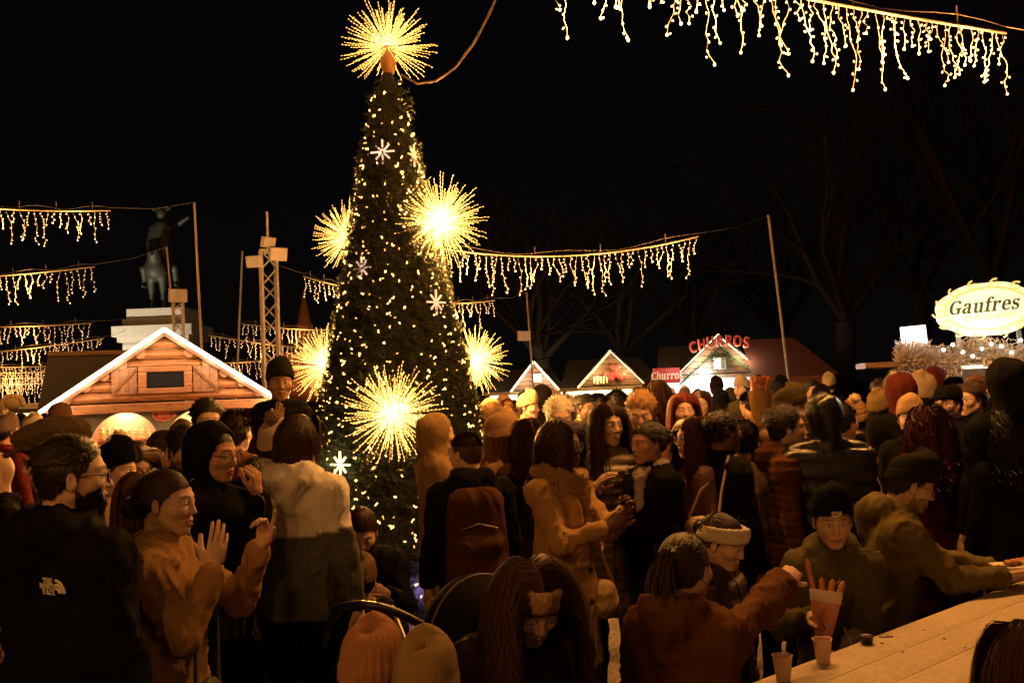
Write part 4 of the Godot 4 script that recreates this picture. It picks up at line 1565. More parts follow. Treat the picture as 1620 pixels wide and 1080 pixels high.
	P(1470, 646, 5.6, 175, "woman with big curly auburn hair and burgundy coat, back turned", {"lod": 1, "face": "female", "hair": {"style": "curly", "color": Color(0.07, 0.018, 0.008), "len": 0.26, "curl": 0.022, "vol": 0.035}, "top": {"name": "coat", "color": Color(0.07, 0.012, 0.012), "hem": 0.5}})
	P(1592, 655, 5.3, 178, "person with dark curly hair and black coat, back turned, below the tall black hood", {"lod": 1, "face": "female", "hair": {"style": "curly", "color": BLACK, "len": 0.15, "curl": 0.02, "vol": 0.03}})
	who.AU = P(1452, 716, 4.9, 82, "man in dark beanie, glasses and olive hooded jacket eating at the table", {"lod": 0, "pose": "sit", "lean": 14, "hp": 16, "glasses": 1, "beard": 0.6, "hat": {"kind": "beanie", "color": Color(0.02, 0.02, 0.012), "rib": 0.0012}, "top": {"color": Color(0.13, 0.1, 0.04), "hood": "down", "fat": 1.1}, "hand_r": Vector3(-0.12, 0.78, 0.55), "hand_l": Vector3(0.08, 0.78, 0.57), "pose_r": "grip", "pose_l": "grip", "palm_r": Vector3(0.6, 0.6, 0), "palm_l": Vector3(-0.6, 0.6, 0)})
	who.AV = P(1315, 771, 4.4, -8, "woman in black beanie with small white logo and olive parka holding the churros cone", {"lod": 0, "face": "female", "pose": "sit", "hp": 8, "hat": {"kind": "beanie", "color": Color(0.008, 0.008, 0.008), "rib": 0.001}, "hair": {"color": BROWN}, "top": {"color": Color(0.09, 0.075, 0.03), "hood": "down", "fat": 1.06, "rough": 0.7}, "hand_r": Vector3(-0.16, 0.84, 0.3), "hand_l": Vector3(-0.02, 0.68, 0.32), "pose_r": "grip", "pose_l": "grip", "palm_r": Vector3(0.5, 0, 0.8), "palm_l": Vector3(-0.8, 0.2, 0.4)})
	who.AW = P(1152, 806, 4.2, 55, "woman with white knit headband and dark puffer looking down at the table", {"lod": 0, "face": "female", "pose": "sit", "hp": 20, "hair": {"style": "up", "color": Color(0.035, 0.014, 0.008)}, "hat": {"kind": "band", "color": Color(0.72, 0.64, 0.52)}, "top": {"color": Color(0.03, 0.015, 0.012), "style": "puffer", "rough": 0.4}})
	who.AX = P(1083, 846, 3.4, 140, "woman in brown teddy coat and ponytail, back turned, reaching for the churros", {"lod": 0, "face": "female", "pose": "sit", "lean": 6, "hair": {"style": "up", "color": Color(0.04, 0.016, 0.009), "knot": Vector3(0, 0.06, -0.115), "kr": 0.02, "tail": 0.16}, "top": {"name": "coat", "color": Color(0.12, 0.05, 0.02), "hood": "down", "style": "fleece", "mat": "wool", "tex": 9.0, "fat": 1.14, "hem": 0.84}, "hand_r": Vector3(-0.15, 1.12, 0.58), "elbow_r": Vector3(-0.5, -0.8, 0), "pose_r": "grip", "palm_r": Vector3(0.4, -0.4, 0.6)})
	who.AY = P(850, 884, 2.95, 20, "woman with long wavy hair and beige headband bending her head, dark coat", {"lod": 0, "face": "female", "pose": "sit", "lean": 14, "hp": 28, "hair": {"style": "curly", "color": Color(0.085, 0.045, 0.02), "len": 0.32, "fine": true, "curl": 0.012, "vol": 0.02}, "hat": {"kind": "band", "color": Color(0.42, 0.26, 0.13), "low": 0.012}, "top": {"color": Color(0.02, 0.012, 0.009), "mat": "wool"}})
	who.AZ = P(1640, 985, 2.1, 175, "person with straight brown hair sitting across the table from the parka woman", {"lod": 0, "face": "female", "pose": "sit", "hair": {"style": "long", "color": Color(0.08, 0.035, 0.015), "len": 0.2, "fine": true}})
	# ---- the far crowd
	var rng := RandomNumberGenerator.new()
	rng.seed = 1234
	var coats := [["black", BLACK], ["dark grey", Color(0.04, 0.04, 0.04)], ["brown", Color(0.09, 0.045, 0.02)], ["navy", Color(0.015, 0.018, 0.035)], ["camel", Color(0.3, 0.18, 0.08)], ["olive", Color(0.07, 0.06, 0.025)], ["burgundy", Color(0.1, 0.015, 0.015)], ["cream", Color(0.45, 0.36, 0.25)]]
	var tops := [["dark hair", {"hair": {"style": "short", "color": Color(0.015, 0.01, 0.008)}}], ["long brown hair", {"face": "female", "hair": {"style": "long", "color": BROWN, "len": 0.18}}], ["a black beanie", {"hat": {"kind": "beanie", "color": BLACK}}], ["a red beanie", {"hat": {"kind": "beanie", "color": Color(0.3, 0.02, 0.02)}}], ["a pale beanie", {"hat": {"kind": "beanie", "color": Color(0.4, 0.32, 0.22)}}], ["fair hair", {"hair": {"style": "short", "color": Color(0.18, 0.09, 0.03)}}], ["a bobble hat", {"hat": {"kind": "beanie", "color": Color(0.15, 0.1, 0.08), "pom": Color(0.5, 0.4, 0.3)}}], ["a dark hood", {"hood": true}]]
	var zones := [[775, 1060, 9.0, 17.0, 26, "before the far stalls", "crowd before the far stalls"], [1040, 1320, 8.5, 16.0, 20, "before the churros chalet", "crowd before the churros chalet"], [1320, 1615, 8.0, 9.8, 7, "before the waffle stall", "crowd before the waffle stall"], [0, 100, 8.5, 12.0, 5, "before the far lit stall", "crowd before the far lit stall"]]
	for z in zones:
		for k in z[4]:
			var c: Array = coats[[0, 0, 1, 2, 0, 3, 4, 5, 0, 6, 7, 1][rng.randi() % 12]]
			var t: Array = tops[[0, 0, 1, 1, 2, 3, 4, 5, 6, 7, 0, 2][rng.randi() % 12]]
			var s: Dictionary = (t[1] as Dictionary).duplicate(true)
			s.top = {"color": c[1]}
			if s.has("hood"):
				s.erase("hood")
				s.top.hood = "up"
			s.lod = 2
			s.proto = "far%d_%s" % [tops.find(t), s.top.get("hood", "")]
			s.H = rng.randf_range(1.58, 1.84)
			s.group = z[6]
			var u: float = (k + rng.randf()) / float(z[4])
			var d := lerpf(z[2], z[3], fposmod(k * 0.618, 1.0))
			var facing := "back turned"
			var yaw := 180.0 + rng.randf_range(-40, 40)
			if k % 4 == 1:
				yaw = rng.randf_range(-80, 80)
				facing = "turned this way"
			s.skin = [LIGHT, LIGHT, TAN, DARK][rng.randi() % 4]
			P(lerpf(z[0], z[1], u), 620, d, yaw, "person in %s coat, %s, %s %s" % [c[0], t[0], facing, z[5]], s)
# ---------------------------------------------------------------- the tree and its ornaments
const WARM := Color(1.0, 0.52, 0.13)
var tree_base: Vector3

func warm(k := 1.0) -> Color:
	return Color(1.0, 0.5 * k, 0.13 * k * k).linear_to_srgb()

func tree_r(h: float) -> float:
	return 0.1 + maxf(4.65 - h, 0.0) * 0.19

func build_tree() -> void:
	var apex := at(612, 104, 9.0)
	tree_base = Vector3(apex.x, 0, apex.z)
	var t := thing("christmas_tree", "tall slim cone shaped christmas tree covered in fairy lights in the crowd", "christmas tree", tree_base)
	var rng := RandomNumberGenerator.new()
	rng.seed = 11
	var g := Geo.new()
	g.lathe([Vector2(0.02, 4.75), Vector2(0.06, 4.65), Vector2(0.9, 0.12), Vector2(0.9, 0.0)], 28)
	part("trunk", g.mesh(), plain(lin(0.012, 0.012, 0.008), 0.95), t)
	# a sprig of needles, copied over the cone
	var n := Geo.new()
	for k in 16:
		var a := TAU * k * 0.382
		var u := k / 16.0
		var p := Vector3(0, u * 0.1, 0)
		var d := Vector3(cos(a), 0.7, sin(a)).normalized()
		var sd := d.cross(Vector3(sin(a * 3.0), 0.2, cos(a * 2.0))).normalized() * 0.0035
		n.tri(p - sd, p + d * 0.05, p + sd)
	n.tube([Vector3.ZERO, Vector3(0, 0.11, 0)], 0.0025, 3, false)
	n.paint(Color(1, 1, 1))
	var mm := MultiMesh.new()
	mm.transform_format = MultiMesh.TRANSFORM_3D
	mm.use_colors = true
	mm.mesh = n.mesh()
	var count := 15000
	mm.instance_count = count
	for k in count:
		var h := 4.65 * (1.0 - sqrt(rng.randf()))
		h = clampf(h + 0.02, 0.1, 4.65)
		var a := rng.randf() * TAU
		var bump := noise_fold.get_noise_3d(cos(a) * 9.0, h * 14.0, sin(a) * 9.0) * 0.05
		var r := tree_r(h) - 0.09 + bump + rng.randf() * 0.04
		var dir := Vector3(cos(a), rng.randf_range(-0.5, 0.5), sin(a)) + Vector3(rng.randfn(), rng.randfn(), rng.randfn()) * 0.4
		var y := dir.normalized()
		var x := y.cross(Vector3(rng.randfn(), rng.randfn(), rng.randfn())).normalized()
		var s := rng.randf_range(0.7, 1.25)
		mm.set_instance_transform(k, Transform3D(Basis(x, y, x.cross(y)).scaled(Vector3.ONE * s), Vector3(cos(a) * r, h, sin(a) * r)))
		var c := rng.randf_range(0.6, 1.3)
		mm.set_instance_color(k, Color(c, c, c * rng.randf_range(0.7, 1.0)))
	var f := MultiMeshInstance3D.new()
	f.name = "foliage"
	f.multimesh = mm
	f.material_override = plain(lin(0.024, 0.032, 0.012), 0.7)
	f.set_meta("kind", "stuff")
	t.add_child(f)
	# fairy lights: bulbs in little bunches, too small to pick apart
	var b := Geo.new()
	var dim := Geo.new()
	for k in 1150:
		var u := (k + rng.randf()) / 1150.0
		var h := 0.1 + 4.5 * (1.0 - pow(u, 0.62))
		var a := k * 2.39996 + rng.randf() * 0.9
		var r := tree_r(h) + 0.02
		var p := Vector3(cos(a) * r, h + rng.randfn() * 0.03, sin(a) * r)
		var big := rng.randf()
		for m in (1 if big < 0.65 else 2):
			var dd := Vector3(rng.randfn(), rng.randfn(), rng.randfn()).normalized()
			var q: Vector3 = p + dd * 0.02 * m
			(b if big > 0.35 else dim).ball(q, Vector3(0.0065, 0.0125, 0.0065), 5, 3, Basis(dd.cross(Vector3.UP).normalized(), rng.randf() * 3.0))
	var lb := part("light_string", b.mesh(), glow(lin(1, 0.5, 0.13), 5.0), t)
	lb.set_meta("kind", "stuff")
	var ld := part("dim_light_string", dim.mesh(), glow(lin(1, 0.4, 0.08), 1.6), t)
	ld.set_meta("kind", "stuff")
	# bursts: pixel of the centre, radius, depth, share of the sphere
	var bursts := [
		[613, 74, 0.42, 9.0, Vector3(0, 0.6, 0), "starburst light crowning the top of the christmas tree", 7.0],
		[697, 350, 0.40, 8.75, Vector3(0.75, 0.1, 0.6), "starburst light on the upper tree, facing the churros stall", 10.0],
		[550, 376, 0.33, 9.2, Vector3(-1, 0.0, 0.1), "starburst light on the upper tree, facing the statue", 6.0],
		[752, 570, 0.31, 9.3, Vector3(1, 0.0, 0.0), "half hidden starburst light low on the tree, above the beige beanie", 7.0],
		[514, 578, 0.36, 9.1, Vector3(-1, 0.0, 0.25), "starburst light low on the tree, beside the child in the green hat", 8.0],
		[622, 655, 0.42, 8.15, Vector3(0.0, 0.0, 1), "large bright starburst light on the front of the tree", 12.0],
	]
	var rods := []
	for v in 3:
		var stem := Geo.new()
		var led := Geo.new()
		var L: float = [1.0, 0.85, 0.7][v]
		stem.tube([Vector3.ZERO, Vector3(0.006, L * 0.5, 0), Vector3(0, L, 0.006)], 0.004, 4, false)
		for k in 12:
			var u := 0.14 + 0.86 * k / 11.0
			led.ball(Vector3(sin(k * 2.4) * 0.007, u * L, cos(k * 2.4) * 0.007), Vector3(0.0085, 0.02, 0.0085), 4, 3)
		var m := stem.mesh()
		led.mesh(m)
		m.surface_set_material(0, glow(lin(1, 0.4, 0.07), 0.6))  # glow painted on the stem, standing in for LED light falling on it
		m.surface_set_material(1, glow(lin(1, 0.46, 0.1), 3.0))
		rods.append(m)
	for q in bursts:
		var o := thing("starburst_light", q[5], "light", at(q[0], q[1], q[3]), 0.0, "starburst lights on the tree")
		var face: Vector3 = (q[4] as Vector3).normalized()
		var R: float = q[2] * 0.93
		var core := Geo.new()
		core.ball(Vector3.ZERO, Vector3.ONE * 0.045, 12, 8)
		part("core_light", core.mesh(), glow(lin(1, 0.6, 0.2), 5.0), o)
		var nr := 230
		for k in nr:
			var y := 1.0 - 2.0 * (k + 0.5) / nr
			var a := k * 2.39996
			var d := Vector3(sqrt(1 - y * y) * cos(a), y, sqrt(1 - y * y) * sin(a))
			if q[0] != 613 and d.dot(face) < -0.55:
				continue
			if q[0] == 613 and d.y < -0.7:
				continue
			d = (d + Vector3(rng.randfn(), rng.randfn(), rng.randfn()) * 0.05).normalized()
			var x := d.cross(Vector3(0.3, 0.5, 0.8)).normalized()
			var mi := MeshInstance3D.new()
			mi.name = "light_rod"
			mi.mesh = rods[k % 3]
			mi.transform = Transform3D(Basis(x, d, x.cross(d)).scaled(Vector3.ONE * R * rng.randf_range(0.9, 1.1)), d * 0.03)
			o.add_child(mi, true)
		omni(o, Vector3.ZERO, lin(1, 0.41, 0.085), q[6] * 2.6, 0.04)
	# bracket under the crowning burst
	var br := Geo.new()
	br.lathe([Vector2(0.0, 0.1), Vector2(0.07, 0.1), Vector2(0.06, 0.0), Vector2(0.075, -0.02), Vector2(0.05, -0.14), Vector2(0.0, -0.14)], 14)
	part("top_bracket", br.mesh(), plain(lin(0.35, 0.18, 0.06), 0.5, 0.2), t, Transform3D(Basis(), at(614, 92, 9.0) - tree_base))
	# snowflakes
	var flakes := [
		[605, 240, 8.75, 0.11, 0.9, "pale snowflake ornament high on the tree, under the crowning starburst", lin(1, 0.6, 0.42)],
		[655, 246, 8.85, 0.10, 0.5, "pale snowflake ornament at the edge of the tree, above the upper starburst", lin(1, 0.5, 0.3)],
		[572, 424, 8.6, 0.11, 0.7, "pale snowflake ornament below the starburst facing the statue", lin(1, 0.55, 0.4)],
		[690, 478, 8.55, 0.11, 0.7, "pale snowflake ornament on the tree, below the upper starburst", lin(1, 0.55, 0.35)],
		[538, 735, 8.2, 0.11, 2.4, "bright yellow snowflake ornament on the tree beside the white yoke jacket", lin(1, 0.75, 0.3)],
		[664, 926, 8.0, 0.17, 3.0, "violet and blue lit snowflake ornament at the foot of the tree", lin(0.42, 0.25, 1.0)],
		[520, 845, 8.1, 0.16, 2.6, "golden snowflake ornament behind the crouching man with a topknot", lin(1, 0.7, 0.25)],
	]
	for q in flakes:
		var o := thing("snowflake_light", q[5], "snowflake ornament", at(q[0], q[1], q[2]), 0.0, "snowflake ornaments")
		o.rotation.z = rng.randf() * 0.6
		o.look_at_from_position(o.position, Vector3(tree_base.x, o.position.y, tree_base.z), Vector3.UP)
		for k in 8:
			var arm := Geo.new()
			var a := TAU * k / 8.0
			var d := Vector3(cos(a), sin(a), 0)
			var L: float = q[3] * (1.0 if k % 2 == 0 else 0.8)
			arm.beam(d * 0.01, d * L, 0.014, 0.014, Vector3(0, 0, 1))
			part("light_arm", arm.mesh(), glow(q[6], q[4]), o)
		if q[4] > 2.0:
			omni(o, Vector3(0, 0, 0.15), q[6], 0.12, 0.05)

# ---------------------------------------------------------------- icicle garlands
var drops := []

func make_drops() -> void:
	var rng := RandomNumberGenerator.new()
	rng.seed = 5
	for v in 8:
		var wire := Geo.new()
		var led := Geo.new()
		var L: float = [0.55, 0.28, 0.42, 0.2, 0.6, 0.33, 0.25, 0.48][v]
		var pts := [Vector3.ZERO]
		var p := Vector3.ZERO
		while p.y > -L:
			p += Vector3(rng.randfn() * 0.012, -0.05, rng.randfn() * 0.012)
			p.x *= 0.9
			pts.append(p)
			if rng.randf() < 0.72:
				var s := Vector3(rng.randfn(), rng.randfn() * 0.4 - 0.4, rng.randfn()).normalized()
				led.ball(p + s * 0.018, Vector3(0.0062, 0.01, 0.0062), 5, 4, Basis(Vector3.RIGHT, rng.randf()))
		led.ball(p + Vector3(0, -0.012, 0), Vector3(0.009, 0.014, 0.009), 5, 4)
		wire.tube(pts, 0.0028, 3, false)
		var m := wire.mesh()
		led.mesh(m)
		m.surface_set_material(0, plain(lin(0.4, 0.34, 0.28), 0.6))
		m.surface_set_material(1, glow(lin(1, 0.6, 0.28), 2.6))
		drops.append(m)

func garland(label: String, a: Vector3, b: Vector3, sag: float, n: int, size: float, energy: float, lamps: int, wire_a = null, wire_b = null) -> void:
	var o := thing("icicle_light_garland", label, "string lights", a, 0.0, "icicle light garlands")
	var rng := RandomNumberGenerator.new()
	rng.seed = int(a.x * 100) + n
	var cord := Geo.new()
	var pts := []
	for k in 17:
		var u := k / 16.0
		pts.append((b - a) * u - Vector3(0, sag * 4.0 * u * (1 - u), 0))
	cord.tube(pts, 0.011, 5)
	part("cord", cord.mesh(), plain(lin(0.4, 0.34, 0.28), 0.6), o)
	var w := Geo.new()
	var lift := Vector3(0, 0.05, 0)
	var up := []
	for k in 17:
		up.append(pts[k] + lift * (1.0 + 0.5 * sin(k)))
	w.tube(up, 0.004, 4, false)
	if wire_a != null:
		w.tube([up[0], wire_a - a], 0.005, 4, false)
	if wire_b != null:
		w.tube([up[16], (up[16] + wire_b - a) * 0.5 - Vector3(0, 0.06, 0), wire_b - a], 0.005, 4, false)
	for k in [2, 6, 10, 14]:
		w.tube([pts[k], pts[k] + Vector3(0, 0.13, 0)], 0.005, 4)
	part("hanging_wire", w.mesh(), plain(lin(0.12, 0.1, 0.08), 0.7), o)
	for k in n:
		var u := (k + 0.5) / n
		var mi := MeshInstance3D.new()
		mi.name = "light_drop"
		mi.mesh = drops[(k * 5 + rng.randi() % 3) % 8]
		mi.position = (b - a) * u - Vector3(0, sag * 4.0 * u * (1 - u), 0)
		mi.rotation.y = rng.randf() * TAU
		mi.rotation.x = rng.randfn() * 0.06
		mi.scale = Vector3(1, size * 0.85 * rng.randf_range(0.8, 1.15), 1)
		o.add_child(mi, true)
	for k in lamps:
		var u := (k + 0.5) / lamps
		omni(o, (b - a) * u - Vector3(0, sag * 4.0 * u * (1 - u) + 0.25, 0), lin(1, 0.4, 0.085), energy * 2.0 / lamps, 0.1)

func pole(label: String, top: Vector3, low: Vector3, r: float) -> Node3D:
	var dir := (low - top)
	var foot := top + dir * (top.y / -dir.y)
	var o := thing("lighting_pole", label, "pole", foot)
	var g := Geo.new()
	g.tube([Vector3.ZERO, (top - foot) * 0.28], r * 1.5, 8)
	part("pole_base", g.mesh(), plain(lin(0.3, 0.27, 0.24), 0.5, 0.4), o)
	g = Geo.new()
	g.tube([(top - foot) * 0.27, top - foot], r, 8)
	part("pole_tube", g.mesh(), plain(lin(0.24, 0.2, 0.17), 0.6, 0.2), o)
	return o

func flood_box(parent: Node3D, p: Vector3, turn: float, tilt: float, s := 1.0) -> void:
	var g := Geo.new()
	g.box(Vector3.ZERO, Vector3(0.34, 0.26, 0.14) * s)
	g.box(Vector3(0, 0, -0.1) * s, Vector3(0.22, 0.16, 0.08) * s)
	part("floodlight_housing", g.mesh(), plain(lin(0.4, 0.35, 0.3), 0.5), parent, Transform3D(Basis(Vector3.UP, turn) * Basis(Vector3.RIGHT, tilt), p))

func truss(label: String, foot: Vector3, h: float, w: float, turn: float) -> Node3D:
	var o := thing("truss_tower", label, "truss tower", foot, turn)
	var steel := plain(lin(0.32, 0.29, 0.26), 0.5, 0.4)
	for sx in [-0.5, 0.5]:
		for sz in [-0.5, 0.5]:
			var g := Geo.new()
			g.tube([Vector3(sx * w, 0, sz * w), Vector3(sx * w, h, sz * w)], 0.025, 6)
			part("chord", g.mesh(), steel, o)
	var n := int(h / (w * 1.1))
	for k in n:
		var y0 := h * k / n
		var y1 := h * (k + 1) / n
		for f in 4:
			var q := [Vector3(-0.5, 0, 0.5), Vector3(0.5, 0, 0.5), Vector3(0.5, 0, -0.5), Vector3(-0.5, 0, -0.5)]
			var a: Vector3 = q[f] * w
			var b: Vector3 = q[(f + 1) % 4] * w
			var g := Geo.new()
			if k % 2 == 0:
				g.tube([a + Vector3(0, y0, 0), b + Vector3(0, y1, 0)], 0.011, 4)
			else:
				g.tube([b + Vector3(0, y0, 0), a + Vector3(0, y1, 0)], 0.011, 4)
			part("brace", g.mesh(), steel, o)
	var cap := Geo.new()
	cap.box(Vector3(0, h + 0.02, 0), Vector3(w * 1.2, 0.04, w * 1.2))
	part("top_plate", cap.mesh(), steel, o)
	return o

# ---------------------------------------------------------------- statue, church, bare trees
func build_far() -> void:
	var d := 38.0
	var mp := d / F
	var c := at(258, 490, d)
	var o := thing("statue_pedestal", "pale stone pedestal carrying the equestrian statue", "pedestal", Vector3(c.x, 0, c.z))
	var stone := cloth(lin(0.5, 0.46, 0.4), 0.9, "weave", 0.6)
	var top := c.y
	for q in [["top_slab", top - 0.2, 0.4, 2.1], ["block", top - 0.52, 0.25, 2.35], ["cornice", top - 0.85, 0.4, 2.95], ["cornice_moulding", top - 1.15, 0.2, 2.65], ["shaft", (top - 1.25) / 2.0 + 0.3, top - 1.85, 2.35], ["plinth", 0.3, 0.6, 3.0]]:
		var g := Geo.new()
		g.beam(Vector3(-q[3] / 2.0, 0, 0), Vector3(q[3] / 2.0, 0, 0), q[3] * 0.9, q[2], Vector3.UP, 0.06)
		part(q[0], g.mesh(), stone, o, Transform3D(Basis(), Vector3(0, q[1], 0)))
	# horse and rider, facing the market
	var bronze := plain(lin(0.022, 0.024, 0.016), 0.6, 0.0)
	var st := thing("equestrian_statue", "dark bronze rider on horseback pointing with one arm, on the stone pedestal", "statue", Vector3(c.x, top, c.z), 0.0)
	var f := Field.new(Vector3(-1.4, -0.1, -2.0), Vector3(1.6, 4.3, 2.0), 0.055)
	f.cap(Vector3(0, 1.5, -0.9), Vector3(0, 1.5, 0.6), 0.42, 0.45, 0.1)
	f.cap(Vector3(0, 1.7, 0.7), Vector3(0.1, 2.3, 1.25), 0.32, 0.2, 0.12)
	f.cap(Vector3(0.1, 2.35, 1.25), Vector3(0.12, 1.95, 1.6), 0.17, 0.11, 0.08)
	for q in [[-0.22, 0.6, -0.25, 0.5, 0.65], [0.22, 0.65, 0.2, 0.55, 0.65], [-0.25, -0.85, -0.28, -0.95, 0.7], [0.25, -0.85, 0.28, -0.95, 0.7]]:
		f.cap(Vector3(q[0], 1.35, q[1]), Vector3(q[2], 0.7, q[3]), 0.2, 0.12, 0.1)
		f.cap(Vector3(q[2], 0.7, q[3]), Vector3(q[2], 0.08, q[3]), 0.1, 0.09, 0.05)
	f.cap(Vector3(0, 1.6, -1.2), Vector3(0, 0.8, -1.45), 0.1, 0.08, 0.06)
	st.set_meta("label", "dark bronze rider on horseback pointing with one arm, on the stone pedestal")
	part("horse", f.geo().mesh(), bronze, st)
	f = Field.new(Vector3(-1.2, 0.7, -1.2), Vector3(1.8, 4.3, 1.2), 0.05)
	f.cap(Vector3(0, 2.0, -0.05), Vector3(0, 3.2, -0.1), 0.36, 0.33, 0.15)
	f.cap(Vector3(0, 3.25, -0.1), Vector3(0, 3.5, -0.08), 0.14, 0.12, 0.1)
	f.ell(Vector3(0, 3.75, -0.05), Vector3(0.2, 0.27, 0.23), 0.08)
	f.cap(Vector3(-0.3, 3.9, -0.05), Vector3(0.3, 3.9, -0.05), 0.08, 0.08, 0.08)
	f.cap(Vector3(0.32, 3.2, -0.05), Vector3(0.75, 3.25, 0.25), 0.15, 0.12, 0.1)
	f.cap(Vector3(0.75, 3.25, 0.25), Vector3(1.2, 3.42, 0.5), 0.12, 0.07, 0.05)
	f.cap(Vector3(-0.35, 3.15, -0.05), Vector3(-0.45, 2.55, 0.1), 0.15, 0.12, 0.1)
	f.cap(Vector3(-0.45, 2.55, 0.1), Vector3(-0.1, 2.3, 0.5), 0.11, 0.08, 0.05)
	for sd in [-1.0, 1.0]:
		f.cap(Vector3(sd * 0.25, 2.05, 0.0), Vector3(sd * 0.58, 1.55, 0.35), 0.2, 0.16, 0.1)
		f.cap(Vector3(sd * 0.58, 1.55, 0.35), Vector3(sd * 0.6, 0.95, 0.2), 0.14, 0.1, 0.06)
		f.cap(Vector3(sd * 0.6, 0.93, 0.15), Vector3(sd * 0.62, 0.9, 0.4), 0.09, 0.07, 0.05)
	f.cap(Vector3(0, 3.1, -0.3), Vector3(0, 1.9, -0.75), 0.3, 0.4, 0.15)
	part("rider", f.geo().mesh(), bronze, st)
	# unseen lamp added to brighten statue and pedestal, hidden by the chalet
	var fl := thing("ground_floodlight", "small floodlight on the ground in front of the statue pedestal", "floodlight", Vector3(c.x - 2.6, 0, c.z + 6.0))
	flood_box(fl, Vector3(0, 0.3, 0), 2.8, 0.6)
	var sp := SpotLight3D.new()
	sp.name = "flood_lamp_light"  # beam of the added floodlight
	fl.add_child(sp)
	sp.position = Vector3(0, 0.45, -0.25)
	sp.look_at_from_position(fl.position + Vector3(0, 0.45, -0.25), Vector3(c.x, top + 0.6, c.z))
	sp.light_color = lin(1, 0.85, 0.6)
	sp.light_energy = 80.0
	sp.spot_angle = 26.0
	sp.spot_range = 60.0
	sp.shadow_enabled = true
	sp.light_size = 0.15
	# church spire
	var cs := at(480, 490, 95.0)
	var ch := thing("church_spire", "far reddish stone church spire lit from below, beside the tree", "church spire", Vector3(cs.x, 0, cs.z))
	var red := cloth(lin(0.32, 0.14, 0.08), 0.9, "weave", 0.3)
	var g := Geo.new()
	g.box(Vector3(0, 3.0, 0), Vector3(4.4, 6.0, 4.4))
	part("tower", g.mesh(), red, ch)
	g = Geo.new()
	g.lathe([Vector2(1.25, 6.0), Vector2(0.7, 9.2), Vector2(0.0, 12.2)], 8)
	part("spire", g.mesh(), red, ch)
	for q in [[-1.9, 1.9], [1.9, 1.9], [-1.9, -1.9], [1.9, -1.9]]:
		g = Geo.new()
		g.lathe([Vector2(0.35, 5.9), Vector2(0.3, 7.2), Vector2(0.0, 8.4)], 6, Vector3(q[0], 0, q[1]))
		part("pinnacle", g.mesh(), red, ch)
	var sl := thing("church_floodlight", "floodlight on the ground before the far church spire", "floodlight", Vector3(cs.x + 2, 0, cs.z + 9))
	flood_box(sl, Vector3(0, 0.4, 0), PI, 0.6)
	var s2 := SpotLight3D.new()
	s2.name = "flood_lamp_light"
	sl.add_child(s2)
	s2.look_at_from_position(sl.position + Vector3(0, 0.6, -0.3), Vector3(cs.x, 8, cs.z))
	s2.light_color = lin(1, 0.4, 0.12)
	s2.light_energy = 60.0
	s2.spot_angle = 35.0
	s2.spot_range = 60.0
	s2.shadow_enabled = true
	# bare trees behind the stalls
	var bark := cloth(lin(0.017, 0.012, 0.008), 0.95, "weave", 0.8)
	var rng := RandomNumberGenerator.new()
	rng.seed = 77
	var spots := [[880, 27.0, 8.5, "bare tree behind the smallest stall, its crown above the long light garland"], [985, 30.0, 9.0, "bare tree behind the stall with heart boards"], [1105, 32.0, 9.5, "bare tree directly behind the churros letters"], [1345, 25.0, 10.5, "thick trunked bare tree between the churros chalet and the waffle stall"], [1470, 29.0, 13.0, "tall bare tree behind the waffle stall's small white board"], [1580, 24.0, 13.5, "tall bare tree rising behind the oval waffle sign"], [1235, 36.0, 11.0, "bare tree behind the leaning pole on the chalet roof"]]
	for q in spots:
		var p := at(q[0], 600, q[1])
		var t := thing("bare_tree", q[3], "tree", Vector3(p.x, 0, p.z), rng.randf() * TAU, "bare trees behind the stalls")
		var trunk := Geo.new()
		var limbs := Geo.new()
		var h: float = q[2]
		var fork := Vector3(rng.randfn() * 0.2, h * 0.3, rng.randfn() * 0.2)
		trunk.tube([Vector3.ZERO, fork * 0.5 + Vector3(0.1, 0, 0), fork], [0.34, 0.26, 0.24], 9)
		for k in 6:
			var a := TAU * k / 6.0 + rng.randf()
			limb(limbs, fork, Vector3(cos(a) * 0.75, 1.0, sin(a) * 0.75).normalized(), h * 0.3, 0.12, 5 if q[0] > 1400 else 3, rng)
		part("trunk", trunk.mesh(), bark, t)
		part("crown", limbs.mesh(), bark, t)

func limb(g: Geo, p: Vector3, d: Vector3, L: float, r: float, depth: int, rng: RandomNumberGenerator) -> void:
	var q := p
	var pts := [p]
	var rad := [r]
	for k in 3:
		d = (d + Vector3(rng.randfn(), rng.randfn() * 0.7 + 0.15, rng.randfn()) * 0.16).normalized()
		q += d * L / 3.0
		pts.append(q)
		rad.append(r * (1.0 - 0.16 * (k + 1)))
	g.tube(pts, rad, 5 if depth > 2 else 3, false)
	if depth > 0:
		for k in 3:
			limb(g, pts[1 + k], (d + Vector3(rng.randfn(), rng.randfn() * 0.6 + 0.3, rng.randfn()) * 0.6).normalized(), L * 0.72, r * 0.5, depth - 1, rng)

